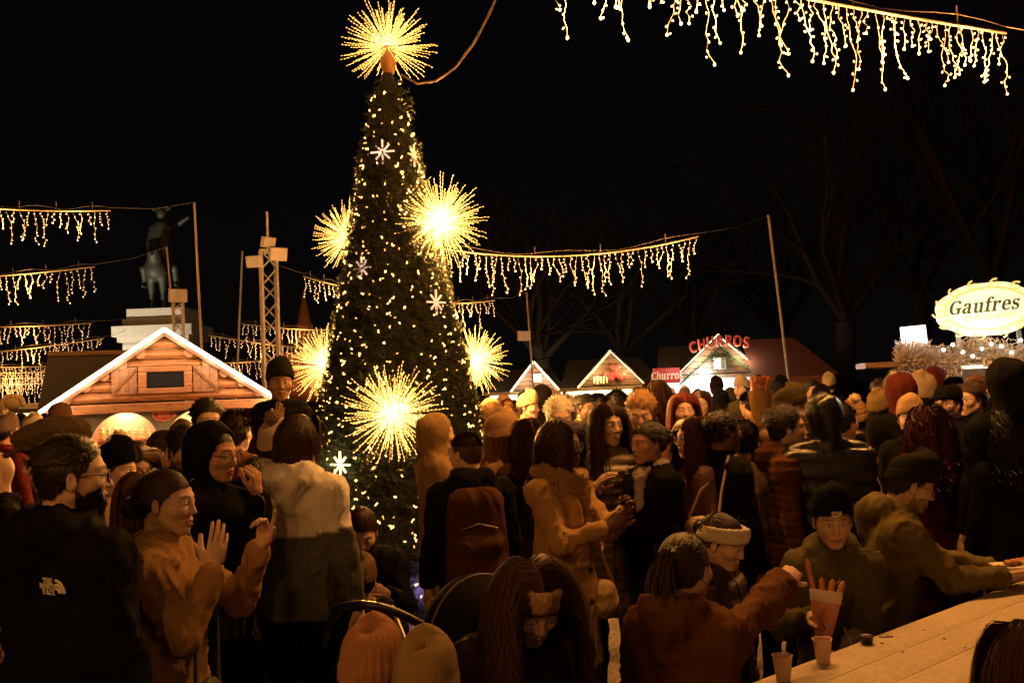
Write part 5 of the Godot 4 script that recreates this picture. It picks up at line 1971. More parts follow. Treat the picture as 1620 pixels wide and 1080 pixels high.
# ---------------------------------------------------------------- chalets
func wood(c: Color) -> StandardMaterial3D:
	var key := "wood" + c.to_html()
	if not mats.has(key):
		var m := StandardMaterial3D.new()
		m.albedo_color = c.linear_to_srgb()
		m.roughness = 0.65
		if not tex.has("grain"):
			var n := FastNoiseLite.new()
			n.frequency = 0.02
			n.seed = 4
			n.fractal_octaves = 4
			var im := Image.create(512, 512, false, Image.FORMAT_RGB8)
			for y in 512:
				for x in 512:
					var v := n.get_noise_2d(x * 0.35, y * 5.0) * 0.5 + 0.5
					var k := n.get_noise_2d(x * 1.2 + 900, y * 2.4)
					v = clampf(0.62 + 0.5 * (v - 0.5) - (0.35 if k > 0.42 else 0.0), 0, 1)
					im.set_pixel(x, y, Color(v, v * 0.95, v * 0.9))
			tex.grain = ImageTexture.create_from_image(im)
		m.albedo_texture = tex.grain
		m.uv1_triplanar = true
		m.uv1_scale = Vector3(0.7, 1.4, 0.7)
		mats[key] = m
	return mats[key]

# a triangle of boards: half width w at y0, apex at y1
func gable(o: Node3D, w: float, y0: float, y1: float, z: float, rows: int, m: Material, round_logs: bool) -> void:
	var dh := (y1 - y0) / rows
	for k in rows:
		var a := y0 + dh * k
		var b := a + dh - 0.012
		var wa := w * (y1 - a) / (y1 - y0)
		var wb := maxf(w * (y1 - b) / (y1 - y0), 0.03)
		var g := Geo.new()
		var seg := 5 if round_logs else 1
		for q in seg:
			var u0 := q / float(seg)
			var u1 := (q + 1) / float(seg)
			var z0 := (sin(u0 * PI) * 0.045) if round_logs else 0.0
			var z1 := (sin(u1 * PI) * 0.045) if round_logs else 0.0
			g.quad(Vector3(-lerpf(wa, wb, u0), lerpf(a, b, u0), z + z0), Vector3(-lerpf(wa, wb, u1), lerpf(a, b, u1), z + z1), Vector3(lerpf(wa, wb, u1), lerpf(a, b, u1), z + z1), Vector3(lerpf(wa, wb, u0), lerpf(a, b, u0), z + z0))
		g.quad(Vector3(-wa, a, z), Vector3(wa, a, z), Vector3(wa, a, z - 0.06), Vector3(-wa, a, z - 0.06))
		g.quad(Vector3(-wb, b, z), Vector3(-wb, b, z - 0.06), Vector3(wb, b, z - 0.06), Vector3(wb, b, z))
		part("plank", g.mesh(), m, o)
		if round_logs and k < rows - 1:
			for sd in [-1.0, 1.0]:
				var e := Geo.new()
				e.tube([Vector3(sd * (wb + 0.06), a + dh * 0.5, z - 0.02), Vector3(sd * (wb + 0.06), a + dh * 0.5, z + 0.1)], dh * 0.46, 12)
				part("log_end", e.mesh(), m, o)

func text(s: String, size: float, depth: float, face := "Droid Serif") -> TextMesh:
	var t := TextMesh.new()
	var f := SystemFont.new()
	f.font_names = [face]
	f.font_weight = 700
	t.font = f
	t.text = s
	t.font_size = 64
	t.pixel_size = size / 64.0
	t.depth = depth
	return t

func build_left_chalet() -> void:
	var d := 13.0
	var c := at(262, 637, d)
	var o := thing("market_chalet", "orange log chalet with white light strips on its gable, beside the statue", "market stall", Vector3(c.x, 0, c.z), atan2(-c.x, -c.z) + PI)
	o.rotation.y = atan2(-c.x, -c.z)
	var pine := wood(Color(0.5, 0.19, 0.05))
	var dark := pine
	var w := 1.42
	var y0 := 1.8
	var y1 := 2.73
	gable(o, w - 0.1, y0 + 0.03, y1 - 0.08, 0.0, 6, pine, true)
	# fascia, posts, counter, walls
	var g := Geo.new()
	g.beam(Vector3(-w + 0.1, y0 - 0.05, 0.1), Vector3(w - 0.05, y0 - 0.05, 0.1), 0.14, 0.12)
	part("fascia_beam", g.mesh(), pine, o)
	for sd in [-1.0, 1.0]:
		g = Geo.new()
		g.tube([Vector3(sd * (w - 0.28), 0, 0.02), Vector3(sd * (w - 0.28), y0 - 0.1, 0.02)], 0.09, 12)
		part("post", g.mesh(), pine, o)
		g = Geo.new()
		g.box(Vector3(sd * (w - 0.22), y0 / 2, -0.95), Vector3(0.08, y0, 1.75))
		part("side_wall", g.mesh(), pine, o)
		# roof slope, verge board and light strip
		g = Geo.new()
		var a := Vector3(0, y1 + 0.02, 0)
		var e := Vector3(sd * (w + 0.06), y0 - 0.06, 0)
		var n := Vector3(0, 0, 1)
		g.beam(a + Vector3(0, 0.01, -0.95), e + Vector3(0, 0.01, -0.95), 2.3, 0.05, Vector3.UP, 0.02)
		part("roof_slope", g.mesh(), plain(lin(0.02, 0.016, 0.014), 0.9), o)
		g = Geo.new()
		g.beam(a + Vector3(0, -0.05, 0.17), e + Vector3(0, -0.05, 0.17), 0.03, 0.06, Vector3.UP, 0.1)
		part("verge_board", g.mesh(), wood(Color(0.22, 0.08, 0.025)), o)  # darker wood than the pine: shade below the strip put in its colour
		g = Geo.new()
		g.beam(a + Vector3(0, 0.0, 0.225), e + Vector3(0, 0.0, 0.225), 0.045, 0.05)
		part("light_strip", g.mesh(), glow(lin(1, 0.82, 0.6), 6.0), o)
		for k in 4:
			var p := a.lerp(e, (k + 0.5) / 4.0)
			omni(o, p + Vector3(0, -0.06, 0.34), lin(1, 0.72, 0.42), 0.26, 0.06)
	g = Geo.new()
	g.box(Vector3(0, 0.5, 0.0), Vector3(2 * w - 0.4, 1.0, 0.06))
	part("counter_front", g.mesh(), pine, o)
	g = Geo.new()
	g.box(Vector3(0, 1.03, 0.05), Vector3(2 * w - 0.3, 0.05, 0.45))
	part("counter_top", g.mesh(), pine, o)
	g = Geo.new()
	g.box(Vector3(0, y0 / 2, -1.8), Vector3(2 * w - 0.3, y0, 0.06))
	part("back_wall", g.mesh(), dark, o)
	# window and shutters in the gable
	var wz := 0.07
	var win := part("window", boxm(Vector3(0.46, 0.2, 0.03)), plain(lin(0.01, 0.01, 0.012), 0.03), o, Transform3D(Basis(), Vector3(0, 2.1, wz)))
	for q in [[0, 0.14, 0.66, 0.07], [0, -0.14, 0.66, 0.07], [-0.28, 0, 0.1, 0.21], [0.28, 0, 0.1, 0.21]]:
		part("frame", boxm(Vector3(q[2], q[3], 0.05)), pine, win, Transform3D(Basis(), Vector3(q[0], q[1], 0.012)))
	for sd in [-1.0, 1.0]:
		var sh := Node3D.new()
		sh.name = "shutter"
		o.add_child(sh, true)
		sh.position = Vector3(sd * 0.5, 2.1, wz)
		for k in 3:
			part("board", boxm(Vector3(0.1, 0.34, 0.02)), wood(Color(0.36, 0.15, 0.055)), sh, Transform3D(Basis(), Vector3((k - 1) * 0.105, 0, 0)))
		g = Geo.new()
		g.beam(Vector3(-0.14 * sd, 0.14, 0.02), Vector3(0.14 * sd, -0.14, 0.02), 0.02, 0.035, Vector3(0, 1, 0.2))
		part("brace", g.mesh(), wood(Color(0.3, 0.12, 0.045)), sh)
	# niche wall with two arches
	var csg := CSGBox3D.new()
	csg.name = "niche_wall"
	csg.size = Vector3(2 * w - 0.5, 0.9, 0.08)
	csg.position = Vector3(0, 1.35, -0.55)
	csg.material = plain(lin(0.16, 0.17, 0.19), 0.8)
	for x in [-0.52, 0.42]:
		var cy := CSGCylinder3D.new()
		cy.name = "arch_opening"
		cy.operation = CSGShape3D.OPERATION_SUBTRACTION
		cy.radius = 0.42
		cy.height = 0.3
		cy.sides = 40
		cy.rotation.x = PI / 2
		cy.position = Vector3(x, -0.08, 0)
		csg.add_child(cy)
		var bx := CSGBox3D.new()
		bx.name = "arch_foot"
		bx.operation = CSGShape3D.OPERATION_SUBTRACTION
		bx.size = Vector3(0.84, 0.5, 0.3)
		bx.position = Vector3(x, -0.33, 0)
		csg.add_child(bx)
		part("niche_back", boxm(Vector3(0.92, 0.95, 0.03)), plain(lin(0.62, 0.3, 0.2), 0.8), o, Transform3D(Basis(), Vector3(x, 1.32, -0.86)))
		part("shelf", boxm(Vector3(0.86, 0.025, 0.22)), plain(lin(0.4, 0.16, 0.12), 0.6), o, Transform3D(Basis(), Vector3(x, 1.32, -0.74)))
		omni(o, Vector3(x, 1.72, -0.68), lin(1, 0.62, 0.28), 0.5, 0.03, "niche_lamp_light")
	o.add_child(csg)
	# oval sign between the arches
	g = Geo.new()
	for k in 24:
		pass
	g.ball(Vector3.ZERO, Vector3(0.14, 0.075, 0.012), 24, 8)
	var sg := part("oval_sign", g.mesh(), plain(lin(0.5, 0.06, 0.05), 0.5), o, Transform3D(Basis(), Vector3(-0.03, 1.64, -0.48)))
	g = Geo.new()
	var ring := []
	for k in 25:
		var th := TAU * k / 24.0
		ring.append(Vector3(cos(th) * (0.142 + 0.008 * cos(th * 8)), sin(th) * (0.077 + 0.006 * cos(th * 8)), 0.004))
	g.tube(ring, 0.008, 5, false)
	part("sign_rim", g.mesh(), plain(lin(0.7, 0.45, 0.4), 0.5), sg)
	for k in 3:
		g = Geo.new()
		var pts := []
		for q in 13:
			pts.append(Vector3(-0.08 + 0.16 * q / 12.0, 0.028 - 0.028 * k + 0.008 * sin(q * (1.9 + k)), 0.016))
		g.tube(pts, 0.004, 4)
		part("scroll_print", g.mesh(), plain(lin(0.8, 0.65, 0.55), 0.5), sg)
	# figurines on the shelves
	var rng := RandomNumberGenerator.new()
	rng.seed = 9
	var base := o.transform
	for k in 16:
		var x := (-0.82 + 0.085 * k) if k < 8 else (0.1 + 0.085 * (k - 8))
		var tall := rng.randf_range(0.9, 1.5)
		var fg := Geo.new()
		fg.lathe([Vector2(0.0, 0.0), Vector2(0.03, 0.0), Vector2(0.03, 0.015), Vector2(0.014, 0.03), Vector2(0.026, 0.055), Vector2(0.02, 0.08), Vector2(0.01, 0.085)], 12)
		var t := thing("figurine", ["small glazed figurine on the chalet's left niche shelf", "small gilded figurine on the chalet's right niche shelf"][0 if k < 8 else 1], "figurine", base * Vector3(x, 1.334, -0.72 + rng.randf() * 0.06), rng.randf(), ["figurines on the left niche shelf", "figurines on the right niche shelf"][0 if k < 8 else 1])
		t.scale = Vector3.ONE * tall
		var col := lin(rng.randf_range(0.5, 0.8), rng.randf_range(0.4, 0.65), rng.randf_range(0.15, 0.5))
		part("figure", fg.mesh(), plain(col, 0.25), t)
		var hg := Geo.new()
		hg.ball(Vector3(0, 0.1, 0), Vector3.ONE * 0.019, 10, 7)
		part("head", hg.mesh(), plain(lin(0.7, 0.5, 0.35), 0.3), t)
	# fir swag with baubles beside the right arch
	var sw := thing("fir_swag", "green fir swag with white baubles hanging in the chalet opening", "garland", base * Vector3(1.0, 1.68, 0.14))
	var fs := Geo.new()
	for k in 700:
		var u := rng.randf()
		var p := Vector3(0.32 * (u - 0.5) * 2, -0.12 * sin(u * PI) - rng.randf() * 0.1, 0)
		var dd := Vector3(rng.randfn(), rng.randfn(), rng.randfn()).normalized()
		var sd := dd.cross(Vector3(1, 2, 3)).normalized() * 0.004
		fs.tri(p - sd, p + dd * 0.06, p + sd)
	var fm := part("foliage", fs.mesh(), plain(lin(0.03, 0.06, 0.025), 0.7), sw)
	fm.set_meta("kind", "stuff")
	for k in 7:
		var bg := Geo.new()
		bg.ball(Vector3(-0.28 + 0.09 * k, -0.08 - rng.randf() * 0.12, 0.05), Vector3.ONE * 0.024, 10, 8)
		part("bauble", bg.mesh(), plain(lin(0.75, 0.65, 0.6), 0.15), sw)
	# roof of the chalet behind, ridge along the view
	var b := at(170, 560, 15.5)
	var o2 := thing("market_chalet", "dark roofed chalet mostly hidden behind the orange log chalet", "market stall", Vector3(b.x, 0, b.z), o.rotation.y)
	var ry := b.y
	for q in [["back_slope", -1.4, 1.8], ["front_slope", 1.4, 1.8]]:
		g = Geo.new()
		g.quad(Vector3(-0.85, ry, 0), Vector3(1.1, ry, 0), Vector3(1.1, q[2], q[1]), Vector3(-0.85, q[2], q[1]))
		part(q[0], g.mesh(), plain(lin(0.02, 0.016, 0.014), 0.9), o2)
	part("ridge_cap", boxm(Vector3(1.95, 0.07, 0.12)), wood(Color(0.4, 0.24, 0.12)), o2, Transform3D(Basis(), Vector3(0.125, ry + 0.02, 0)))
	part("wall", boxm(Vector3(1.9, 1.8, 2.6)), dark, o2, Transform3D(Basis(), Vector3(0.125, 0.9, 0)))
	# lit stall at the far left edge
	var l := at(30, 645, 19.0)
	var o3 := thing("market_stall", "brightly lit far stall under the light curtain, with a gilt crown on its roof", "market stall", Vector3(l.x, 0, l.z))
	part("roof_beam", boxm(Vector3(1.9, 0.09, 1.4)), wood(Color(0.2, 0.12, 0.06)), o3, Transform3D(Basis(), Vector3(0, 1.76, 0)))
	part("back_wall", boxm(Vector3(1.9, 1.9, 0.06)), plain(lin(0.6, 0.55, 0.45), 0.8), o3, Transform3D(Basis(), Vector3(0, 0.95, -0.7)))
	part("counter", boxm(Vector3(1.9, 1.0, 0.1)), wood(Color(0.2, 0.12, 0.06)), o3, Transform3D(Basis(), Vector3(0, 0.5, 0.6)))
	omni(o3, Vector3(0, 1.7, 0.1), lin(1, 0.8, 0.5), 2.2, 0.1)
	for k in 6:
		var zg := Geo.new()
		zg.beam(Vector3(-0.85 + 0.1 * k, 1.45, 0.3), Vector3(-0.8 + 0.1 * k, 1.7, 0.3), 0.02, 0.02, Vector3(0, 0, 1))
		zg.beam(Vector3(-0.8 + 0.1 * k, 1.7, 0.3), Vector3(-0.75 + 0.1 * k, 1.45, 0.3), 0.02, 0.02, Vector3(0, 0, 1))
		part("zigzag_trim", zg.mesh(), plain(lin(0.8, 0.75, 0.65), 0.5), o3)
	g = Geo.new()
	for k in 9:
		var th := PI * k / 8.0
		g.ball(Vector3(cos(th) * 0.2, 0.06 + sin(th) * 0.14, 0), Vector3(0.05, 0.07, 0.04), 8, 6)
	g.ball(Vector3(0, 0.08, 0), Vector3(0.16, 0.12, 0.05), 10, 6)
	part("gilt_crown", g.mesh(), plain(lin(0.45, 0.33, 0.16), 0.5), o3, Transform3D(Basis(), Vector3(0.12, 1.83, 0.5)))

func boxm(s: Vector3) -> ArrayMesh:
	var g := Geo.new()
	var ch := minf(0.006, minf(s.x, minf(s.y, s.z)) * 0.2)
	# chamfered on the long axis
	g.beam(Vector3(-s.x / 2, 0, 0), Vector3(s.x / 2, 0, 0), s.z, s.y, Vector3.UP, clampf(ch * 2.0 / minf(s.y, s.z), 0.01, 0.3))
	return g.mesh()

# stall seen far off: body from px0 to px1, gable centred at gx
func far_hut(label: String, px0: float, px1: float, gx: float, ghalf: float, apex: float, eave: float, d: float, strip: Color, se: float, inside: Color, ie: float) -> Node3D:
	var mp := d / F
	var e := at(gx, eave, d)
	var ap := at(gx, apex, d)
	var o := thing("market_chalet", label, "market stall", Vector3(e.x, 0, e.z))
	var y0 := e.y
	var y1 := ap.y
	var x0 := (px0 - gx) * mp
	var x1 := (px1 - gx) * mp
	var w := ghalf * mp
	var pine := wood(Color(0.3, 0.14, 0.06))
	var roofm := plain(lin(0.018, 0.012, 0.01), 0.95)
	gable(o, w * 0.96, y0 + 0.03, y1 - 0.04, 0.05, 6, pine, false)
	var g := Geo.new()
	g.quad(Vector3(x0 - 0.1, y0 - 0.02, 0.0), Vector3(x0 + 0.2, y1 - 0.15, -1.3), Vector3(x1 - 0.2, y1 - 0.15, -1.3), Vector3(x1 + 0.1, y0 - 0.02, 0.0))
	part("roof_slope", g.mesh(), roofm, o)
	g = Geo.new()
	g.beam(Vector3(x0 - 0.1, y0 - 0.04, 0.06), Vector3(x1 + 0.1, y0 - 0.04, 0.06), 0.06, 0.08)
	part("fascia_beam", g.mesh(), wood(Color(0.5, 0.35, 0.2)), o)
	for sd in [-1.0, 1.0]:
		var a := Vector3(0, y1, 0.12)
		var b := Vector3(sd * w, y0, 0.12)
		g = Geo.new()
		g.beam(a + Vector3(0, 0, -0.5), b + Vector3(0, 0, -0.5), 1.2, 0.03, Vector3.UP, 0.02)
		part("gable_roof", g.mesh(), roofm, o)
		g = Geo.new()
		g.beam(a + Vector3(0, 0, 0.03), b + Vector3(0, 0, 0.03), 0.035, 0.04)
		part("light_strip", g.mesh(), glow(strip, se), o)
		omni(o, a.lerp(b, 0.5) + Vector3(0, -0.05, 0.2), strip, se * 0.06, 0.08)
		g = Geo.new()
		g.box(Vector3(x0 if sd < 0 else x1, y0 / 2 - 0.03, -0.65), Vector3(0.06, y0 - 0.06, 1.25))
		part("side_wall", g.mesh(), pine, o)
	part("back_wall", boxm(Vector3(x1 - x0, y0 - 0.06, 0.05)), plain(lin(0.6, 0.56, 0.5), 0.8), o, Transform3D(Basis(), Vector3((x0 + x1) / 2, y0 / 2 - 0.03, -1.25)))
	part("counter_front", boxm(Vector3(x1 - x0, 1.05, 0.06)), pine, o, Transform3D(Basis(), Vector3((x0 + x1) / 2, 0.525, 0.0)))
	part("shelf", boxm(Vector3((x1 - x0) * 0.9, 0.03, 0.25)), pine, o, Transform3D(Basis(), Vector3((x0 + x1) / 2, 1.35, -1.05)))
	var rng := RandomNumberGenerator.new()
	rng.seed = int(gx)
	for k in 9:
		var jg := Geo.new()
		var hh := rng.randf_range(0.1, 0.22)
		jg.lathe([Vector2(0, 0), Vector2(0.045, 0), Vector2(0.05, hh * 0.7), Vector2(0.025, hh * 0.85), Vector2(0.025, hh)], 10)
		part("jar", jg.mesh(), plain(lin(rng.randf_range(0.1, 0.7), rng.randf_range(0.1, 0.5), rng.randf_range(0.05, 0.3)), 0.4), o, Transform3D(Basis(), Vector3(lerpf(x0 + 0.15, x1 - 0.15, k / 8.0), 1.366, -1.05)))
	g = Geo.new()
	g.beam(Vector3(x0 + 0.1, y0 - 0.13, -0.4), Vector3(x1 - 0.1, y0 - 0.13, -0.4), 0.05, 0.03)
	part("lamp_tube", g.mesh(), glow(inside, 3.0), o)
	omni(o, Vector3((x0 + x1) / 2, y0 - 0.24, -0.35), inside, ie, 0.12)
	return o

func build_far_huts() -> void:
	var a := far_hut("smallest far chalet with plain white light strips on a steep gable", 772, 890, 846, 38, 572, 618, 25.0, lin(1, 0.82, 0.55), 9.0, lin(0.9, 1, 0.75), 5.0)
	part("window", boxm(Vector3(0.22, 0.2, 0.03)), glow(lin(1, 0.95, 0.8), 1.0), a, Transform3D(Basis(), Vector3(0.06, 2.05, 0.1)))
	var b := far_hut("far chalet with yellow light strips and red heart boards on its gable", 892, 1040, 968, 54, 555, 611, 24.0, lin(1, 0.7, 0.28), 9.0, lin(1, 0.85, 0.45), 4.0)
	for q in [[0.1, 2.2, 0.13], [-0.02, 2.02, 0.16], [0.22, 2.0, 0.14]]:
		var g := Geo.new()
		for sd in [-1.0, 1.0]:
			g.ball(Vector3(sd * q[2] * 0.42, q[2] * 0.2, 0), Vector3(q[2] * 0.55, q[2] * 0.5, 0.02), 12, 8)
		g.ball(Vector3(0, -q[2] * 0.15, 0), Vector3(q[2] * 0.6, q[2] * 0.7, 0.02), 4, 8)
		part("heart_board", g.mesh(), plain(lin(0.35, 0.05, 0.05), 0.5), b, Transform3D(Basis(), Vector3(q[0], q[1], 0.11)))
	for k in 5:
		part("cutout_letter", boxm(Vector3(0.05, 0.16 + 0.03 * (k % 2), 0.02)), plain(lin(0.5, 0.45, 0.35), 0.5), b, Transform3D(Basis(Vector3.BACK, 0.1 * (k % 3 - 1)), Vector3(-0.42 + 0.075 * k, 1.93, 0.11)))
	var c := far_hut("churros chalet with red letters over its gable and a white spotlight", 1045, 1212, 1138, 68, 530, 592, 21.0, lin(1, 0.8, 0.45), 9.0, lin(0.8, 0.88, 1), 5.0)
	var mp := 21.0 / F
	# arched letters
	var word := "CHURROS"
	var red := plain(lin(0.5, 0.04, 0.04), 0.4)
	var pale := plain(lin(0.75, 0.5, 0.45), 0.5)
	for k in word.length():
		var u := (k - 3) / 3.0
		var p := Vector3(u * 0.56 - 0.02, 2.62 - 0.08 * u * u + 0.03 * u, 0.3)
		var rot := Basis(Vector3.BACK, -u * 0.18)
		var back := part("letter", text(word[k], 0.27, 0.03, "Droid Sans"), pale, c, Transform3D(rot.scaled(Vector3(1.0, 1.15, 1)), p))
		part("letter_face", text(word[k], 0.25, 0.03, "Droid Sans"), red, back, Transform3D(Basis(), Vector3(0, 0, 0.02)))
	# spotlight under the gable
	var sp := Geo.new()
	sp.ball(Vector3.ZERO, Vector3.ONE * 0.055, 12, 8)
	part("spot_lamp", sp.mesh(), glow(lin(0.85, 0.9, 1), 12.0), c, Transform3D(Basis(), Vector3((1113 - 1138) * mp, 1.83 + 0.12, 0.22)))
	omni(c, Vector3((1113 - 1138) * mp, 1.95, 0.22), lin(0.85, 0.9, 1), 1.6, 0.05)
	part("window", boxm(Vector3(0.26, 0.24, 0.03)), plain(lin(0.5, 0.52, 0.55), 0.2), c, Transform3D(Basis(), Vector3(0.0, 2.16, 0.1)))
	part("window_bar", boxm(Vector3(0.02, 0.24, 0.02)), glow(lin(1, 0.95, 0.85), 1.5), c, Transform3D(Basis(), Vector3(0.0, 2.16, 0.13)))  # bar glows by its material, though it is no lamp
	# fir garland round the gable
	var rng := RandomNumberGenerator.new()
	rng.seed = 21
	var fg := Geo.new()
	for k in 1800:
		var u := rng.randf_range(-1, 1)
		var p := Vector3(u * 0.88, 2.5 - absf(u) * 0.75, 0.2)
		if k % 3 == 0:
			p = Vector3(sin(u * 3) * 0.2, 2.35 - absf(u) * 0.1 + (-0.3 * rng.randf() if absf(u) > 0.6 else 0.0), 0.2)
		var dd := Vector3(rng.randfn(), rng.randfn(), rng.randfn()).normalized()
		var sd := dd.cross(Vector3(1, 2, 3)).normalized() * 0.006
		fg.tri(p - sd, p + dd * 0.085, p + sd)
	var gm := part("fir_garland", fg.mesh(), plain(lin(0.03, 0.055, 0.025), 0.8), c)
	gm.set_meta("kind", "stuff")
	# red board at the side
	var bw := at(1055, 594, 20.8)
	var sb := thing("churros_board", "red board lettered Churros in white, at the corner of the churros chalet", "sign", bw)
	part("panel", boxm(Vector3(0.56, 0.32, 0.03)), plain(lin(0.4, 0.03, 0.04), 0.5), sb)
	var tm := text("Churros", 0.19, 0.01)
	part("lettering", tm, plain(lin(0.8, 0.75, 0.68), 0.5), sb, Transform3D(Basis(Vector3(0.85, 0, 0), Vector3(0.14, 1.15, 0), Vector3(0, 0, 1)), Vector3(0, 0, 0.025)))
	omni(sb, Vector3(0.2, 0.1, 0.5), lin(1, 0.85, 0.7), 0.12, 0.05)
	# side wing of the chalet
	var wing := at(1262, 592, 20.5)
	var wg := thing("chalet_wing", "dark red roofed wooden side wing of the churros chalet", "market stall", Vector3(wing.x, 0, wing.z))
	var y := wing.y
	for k in 8:
		part("plank", boxm(Vector3(1.3, y / 8.0 - 0.008, 0.05)), wood(Color(0.4, 0.17, 0.06)), wg, Transform3D(Basis(), Vector3(0, y / 8.0 * (k + 0.5), 0)))
	part("side_wall", boxm(Vector3(0.05, y, 1.4)), wood(Color(0.4, 0.17, 0.06)), wg, Transform3D(Basis(), Vector3(0.66, y / 2, -0.72)))
	var rg := Geo.new()
	var rh := at(1215, 533, 20.5).y
	rg.quad(Vector3(-0.95, y - 0.02, 0.12), Vector3(-0.95, rh, -0.8), Vector3(0.2, rh, -0.8), Vector3(0.82, y - 0.02, 0.12))
	rg.tri(Vector3(0.2, rh, -0.8), Vector3(0.82, y - 0.02, -1.7), Vector3(0.82, y - 0.02, 0.12))
	part("roof_slope", rg.mesh(), plain(lin(0.07, 0.018, 0.015), 0.8), wg)

func build_waffle_stall() -> void:
	var d := 10.5
	var mp := d / F
	var e := at(1500, 573, d)
	var o := thing("waffle_stall", "waffle stall with frosted garland along its eave, under the oval sign", "market stall", Vector3(e.x, 0, e.z), -0.25)
	var pine := wood(Color(0.5, 0.3, 0.15))
	var y := e.y
	part("eave", boxm(Vector3(2.6, 0.06, 1.2)), pine, o, Transform3D(Basis(), Vector3(0.45, y, -0.3)))
	part("post", boxm(Vector3(0.13, y, 0.13)), pine, o, Transform3D(Basis(), Vector3(0.0, y / 2 - 0.03, 0.1)))
	part("post", boxm(Vector3(0.1, y, 0.1)), pine, o, Transform3D(Basis(), Vector3(1.6, y / 2 - 0.03, 0.1)))
	var g := Geo.new()
	g.beam(Vector3(-0.1, y - 0.05, 0.17), Vector3(-0.22, y - 0.45, 0.17), 0.02, 0.03, Vector3(0, 0, 1))
	part("hook", g.mesh(), plain(lin(0.03, 0.02, 0.02), 0.6), o)
	part("counter_front", boxm(Vector3(2.3, 1.05, 0.08)), pine, o, Transform3D(Basis(), Vector3(0.75, 0.525, 0.1)))
	part("back_wall", boxm(Vector3(2.4, y, 0.05)), plain(lin(0.05, 0.03, 0.025), 0.8), o, Transform3D(Basis(), Vector3(0.75, y / 2 - 0.03, -0.9)))
	omni(o, Vector3(0.7, y - 0.12, 0.25), lin(1, 0.7, 0.4), 2.2, 0.15)
	g = Geo.new()
	g.beam(Vector3(0.1, y - 0.06, 0.2), Vector3(1.5, y - 0.06, 0.2), 0.06, 0.03)
	part("lamp_tube", g.mesh(), glow(lin(1, 0.85, 0.6), 3.0), o)
	# frosted garland
	var rng := RandomNumberGenerator.new()
	rng.seed = 31
	var fr := Geo.new()
	for k in 5200:
		var u := rng.randf()
		var p := Vector3(-0.55 + 1.9 * u, y + 0.08 + rng.randfn() * 0.055 + 0.05 * sin(u * 19.0), 0.34 + rng.randfn() * 0.05)
		if k % 9 == 0 and u < 0.35:
			p.y -= rng.randf() * 0.2
		var dd := Vector3(rng.randfn(), rng.randfn(), rng.randfn()).normalized()
		var sd := dd.cross(Vector3(1, 2, 3)).normalized() * 0.008
		fr.tri(p - sd, p + dd * 0.06, p + sd)
	var fm := part("frosted_garland", fr.mesh(), plain(lin(0.34, 0.27, 0.2), 0.85), o)
	fm.set_meta("kind", "stuff")
	for k in 16:
		var b := Geo.new()
		b.ball(Vector3(-0.1 + 0.09 * k, y + 0.13 + rng.randfn() * 0.05, 0.42), Vector3.ONE * 0.02, 8, 6)
		part("garland_light", b.mesh(), glow(lin(1, 0.85, 0.7), 2.5), o)
	# banner
	var bn := part("banner", boxm(Vector3(0.46, 0.1, 0.012)), plain(lin(0.7, 0.66, 0.6), 0.7), o, Transform3D(Basis(), Vector3(0.5, y - 0.02, 0.36)))
	part("lettering", text("CHURROS", 0.085, 0.004), plain(lin(0.05, 0.03, 0.02), 0.6), bn, Transform3D(Basis(), Vector3(0, 0, 0.012)))
	# small lit board
	var bp := at(1446, 530, d)
	var sm := thing("white_sign_board", "small blank white lit board standing on the waffle stall eave", "sign", bp, -0.25)
	part("sign_panel", boxm(Vector3(0.25, 0.19, 0.04)), glow(lin(0.85, 0.9, 1), 1.5), sm, Transform3D(Basis(Vector3.BACK, 0.05), Vector3.ZERO))
	part("foot", boxm(Vector3(0.2, 0.1, 0.06)), pine, sm, Transform3D(Basis(), Vector3(0, -0.15, 0)))
	omni(sm, Vector3(0, 0, 0.2), lin(0.9, 0.92, 1), 0.15, 0.08)
	# oval sign
	var sc := at(1562, 489, d)
	var s := thing("waffle_sign", "oval backlit sign reading Gaufres with yellow scroll border", "sign", sc, -0.2)
	s.rotation.z = 0.05
	var ov := Geo.new()
	var rim := Geo.new()
	var oo := 48
	var A := 0.5
	var B := 0.275
	for k in oo:
		var t0 := TAU * k / oo
		var t1 := TAU * (k + 1) / oo
		var r0 := 1.0 + 0.05 * absf(sin(t0 * 4.0))
		var r1 := 1.0 + 0.05 * absf(sin(t1 * 4.0))
		var p0 := Vector3(cos(t0) * A * r0, sin(t0) * B * r0, 0)
		var p1 := Vector3(cos(t1) * A * r1, sin(t1) * B * r1, 0)
		ov.tri(Vector3(0, 0, 0.03), p1 + Vector3(0, 0, 0.03), p0 + Vector3(0, 0, 0.03))
		ov.tri(Vector3(0, 0, -0.03), p0 + Vector3(0, 0, -0.03), p1 + Vector3(0, 0, -0.03))
		ov.quad(p0 + Vector3(0, 0, 0.03), p1 + Vector3(0, 0, 0.03), p1 - Vector3(0, 0, 0.03), p0 - Vector3(0, 0, 0.03))
	part("sign_face", ov.mesh(), glow(lin(1, 0.93, 0.48), 0.66), s)
	var yel := glow(lin(0.8, 0.55, 0.06), 0.38)
	var ring := []
	for k in 65:
		var t := TAU * k / 64.0
		ring.append(Vector3(cos(t) * A * 0.83, sin(t) * B * 0.8, 0.035))
	rim.tube(ring, 0.014, 6, false)
	part("sign_rim", rim.mesh(), yel, s)
	for k in 14:
		var t := TAU * k / 14.0
		var cg := Geo.new()
		var pts := []
		for q in 14:
			var a := q * 0.55
			var rr := 0.07 * (1.0 - q / 16.0)
			pts.append(Vector3(cos(a + t) * rr, sin(a + t) * rr * 0.8, 0.036))
		cg.tube(pts, 0.011, 5)
		part("sign_scroll", cg.mesh(), yel, s, Transform3D(Basis(), Vector3(cos(t) * A * 0.96, sin(t) * B * 0.96, 0)))
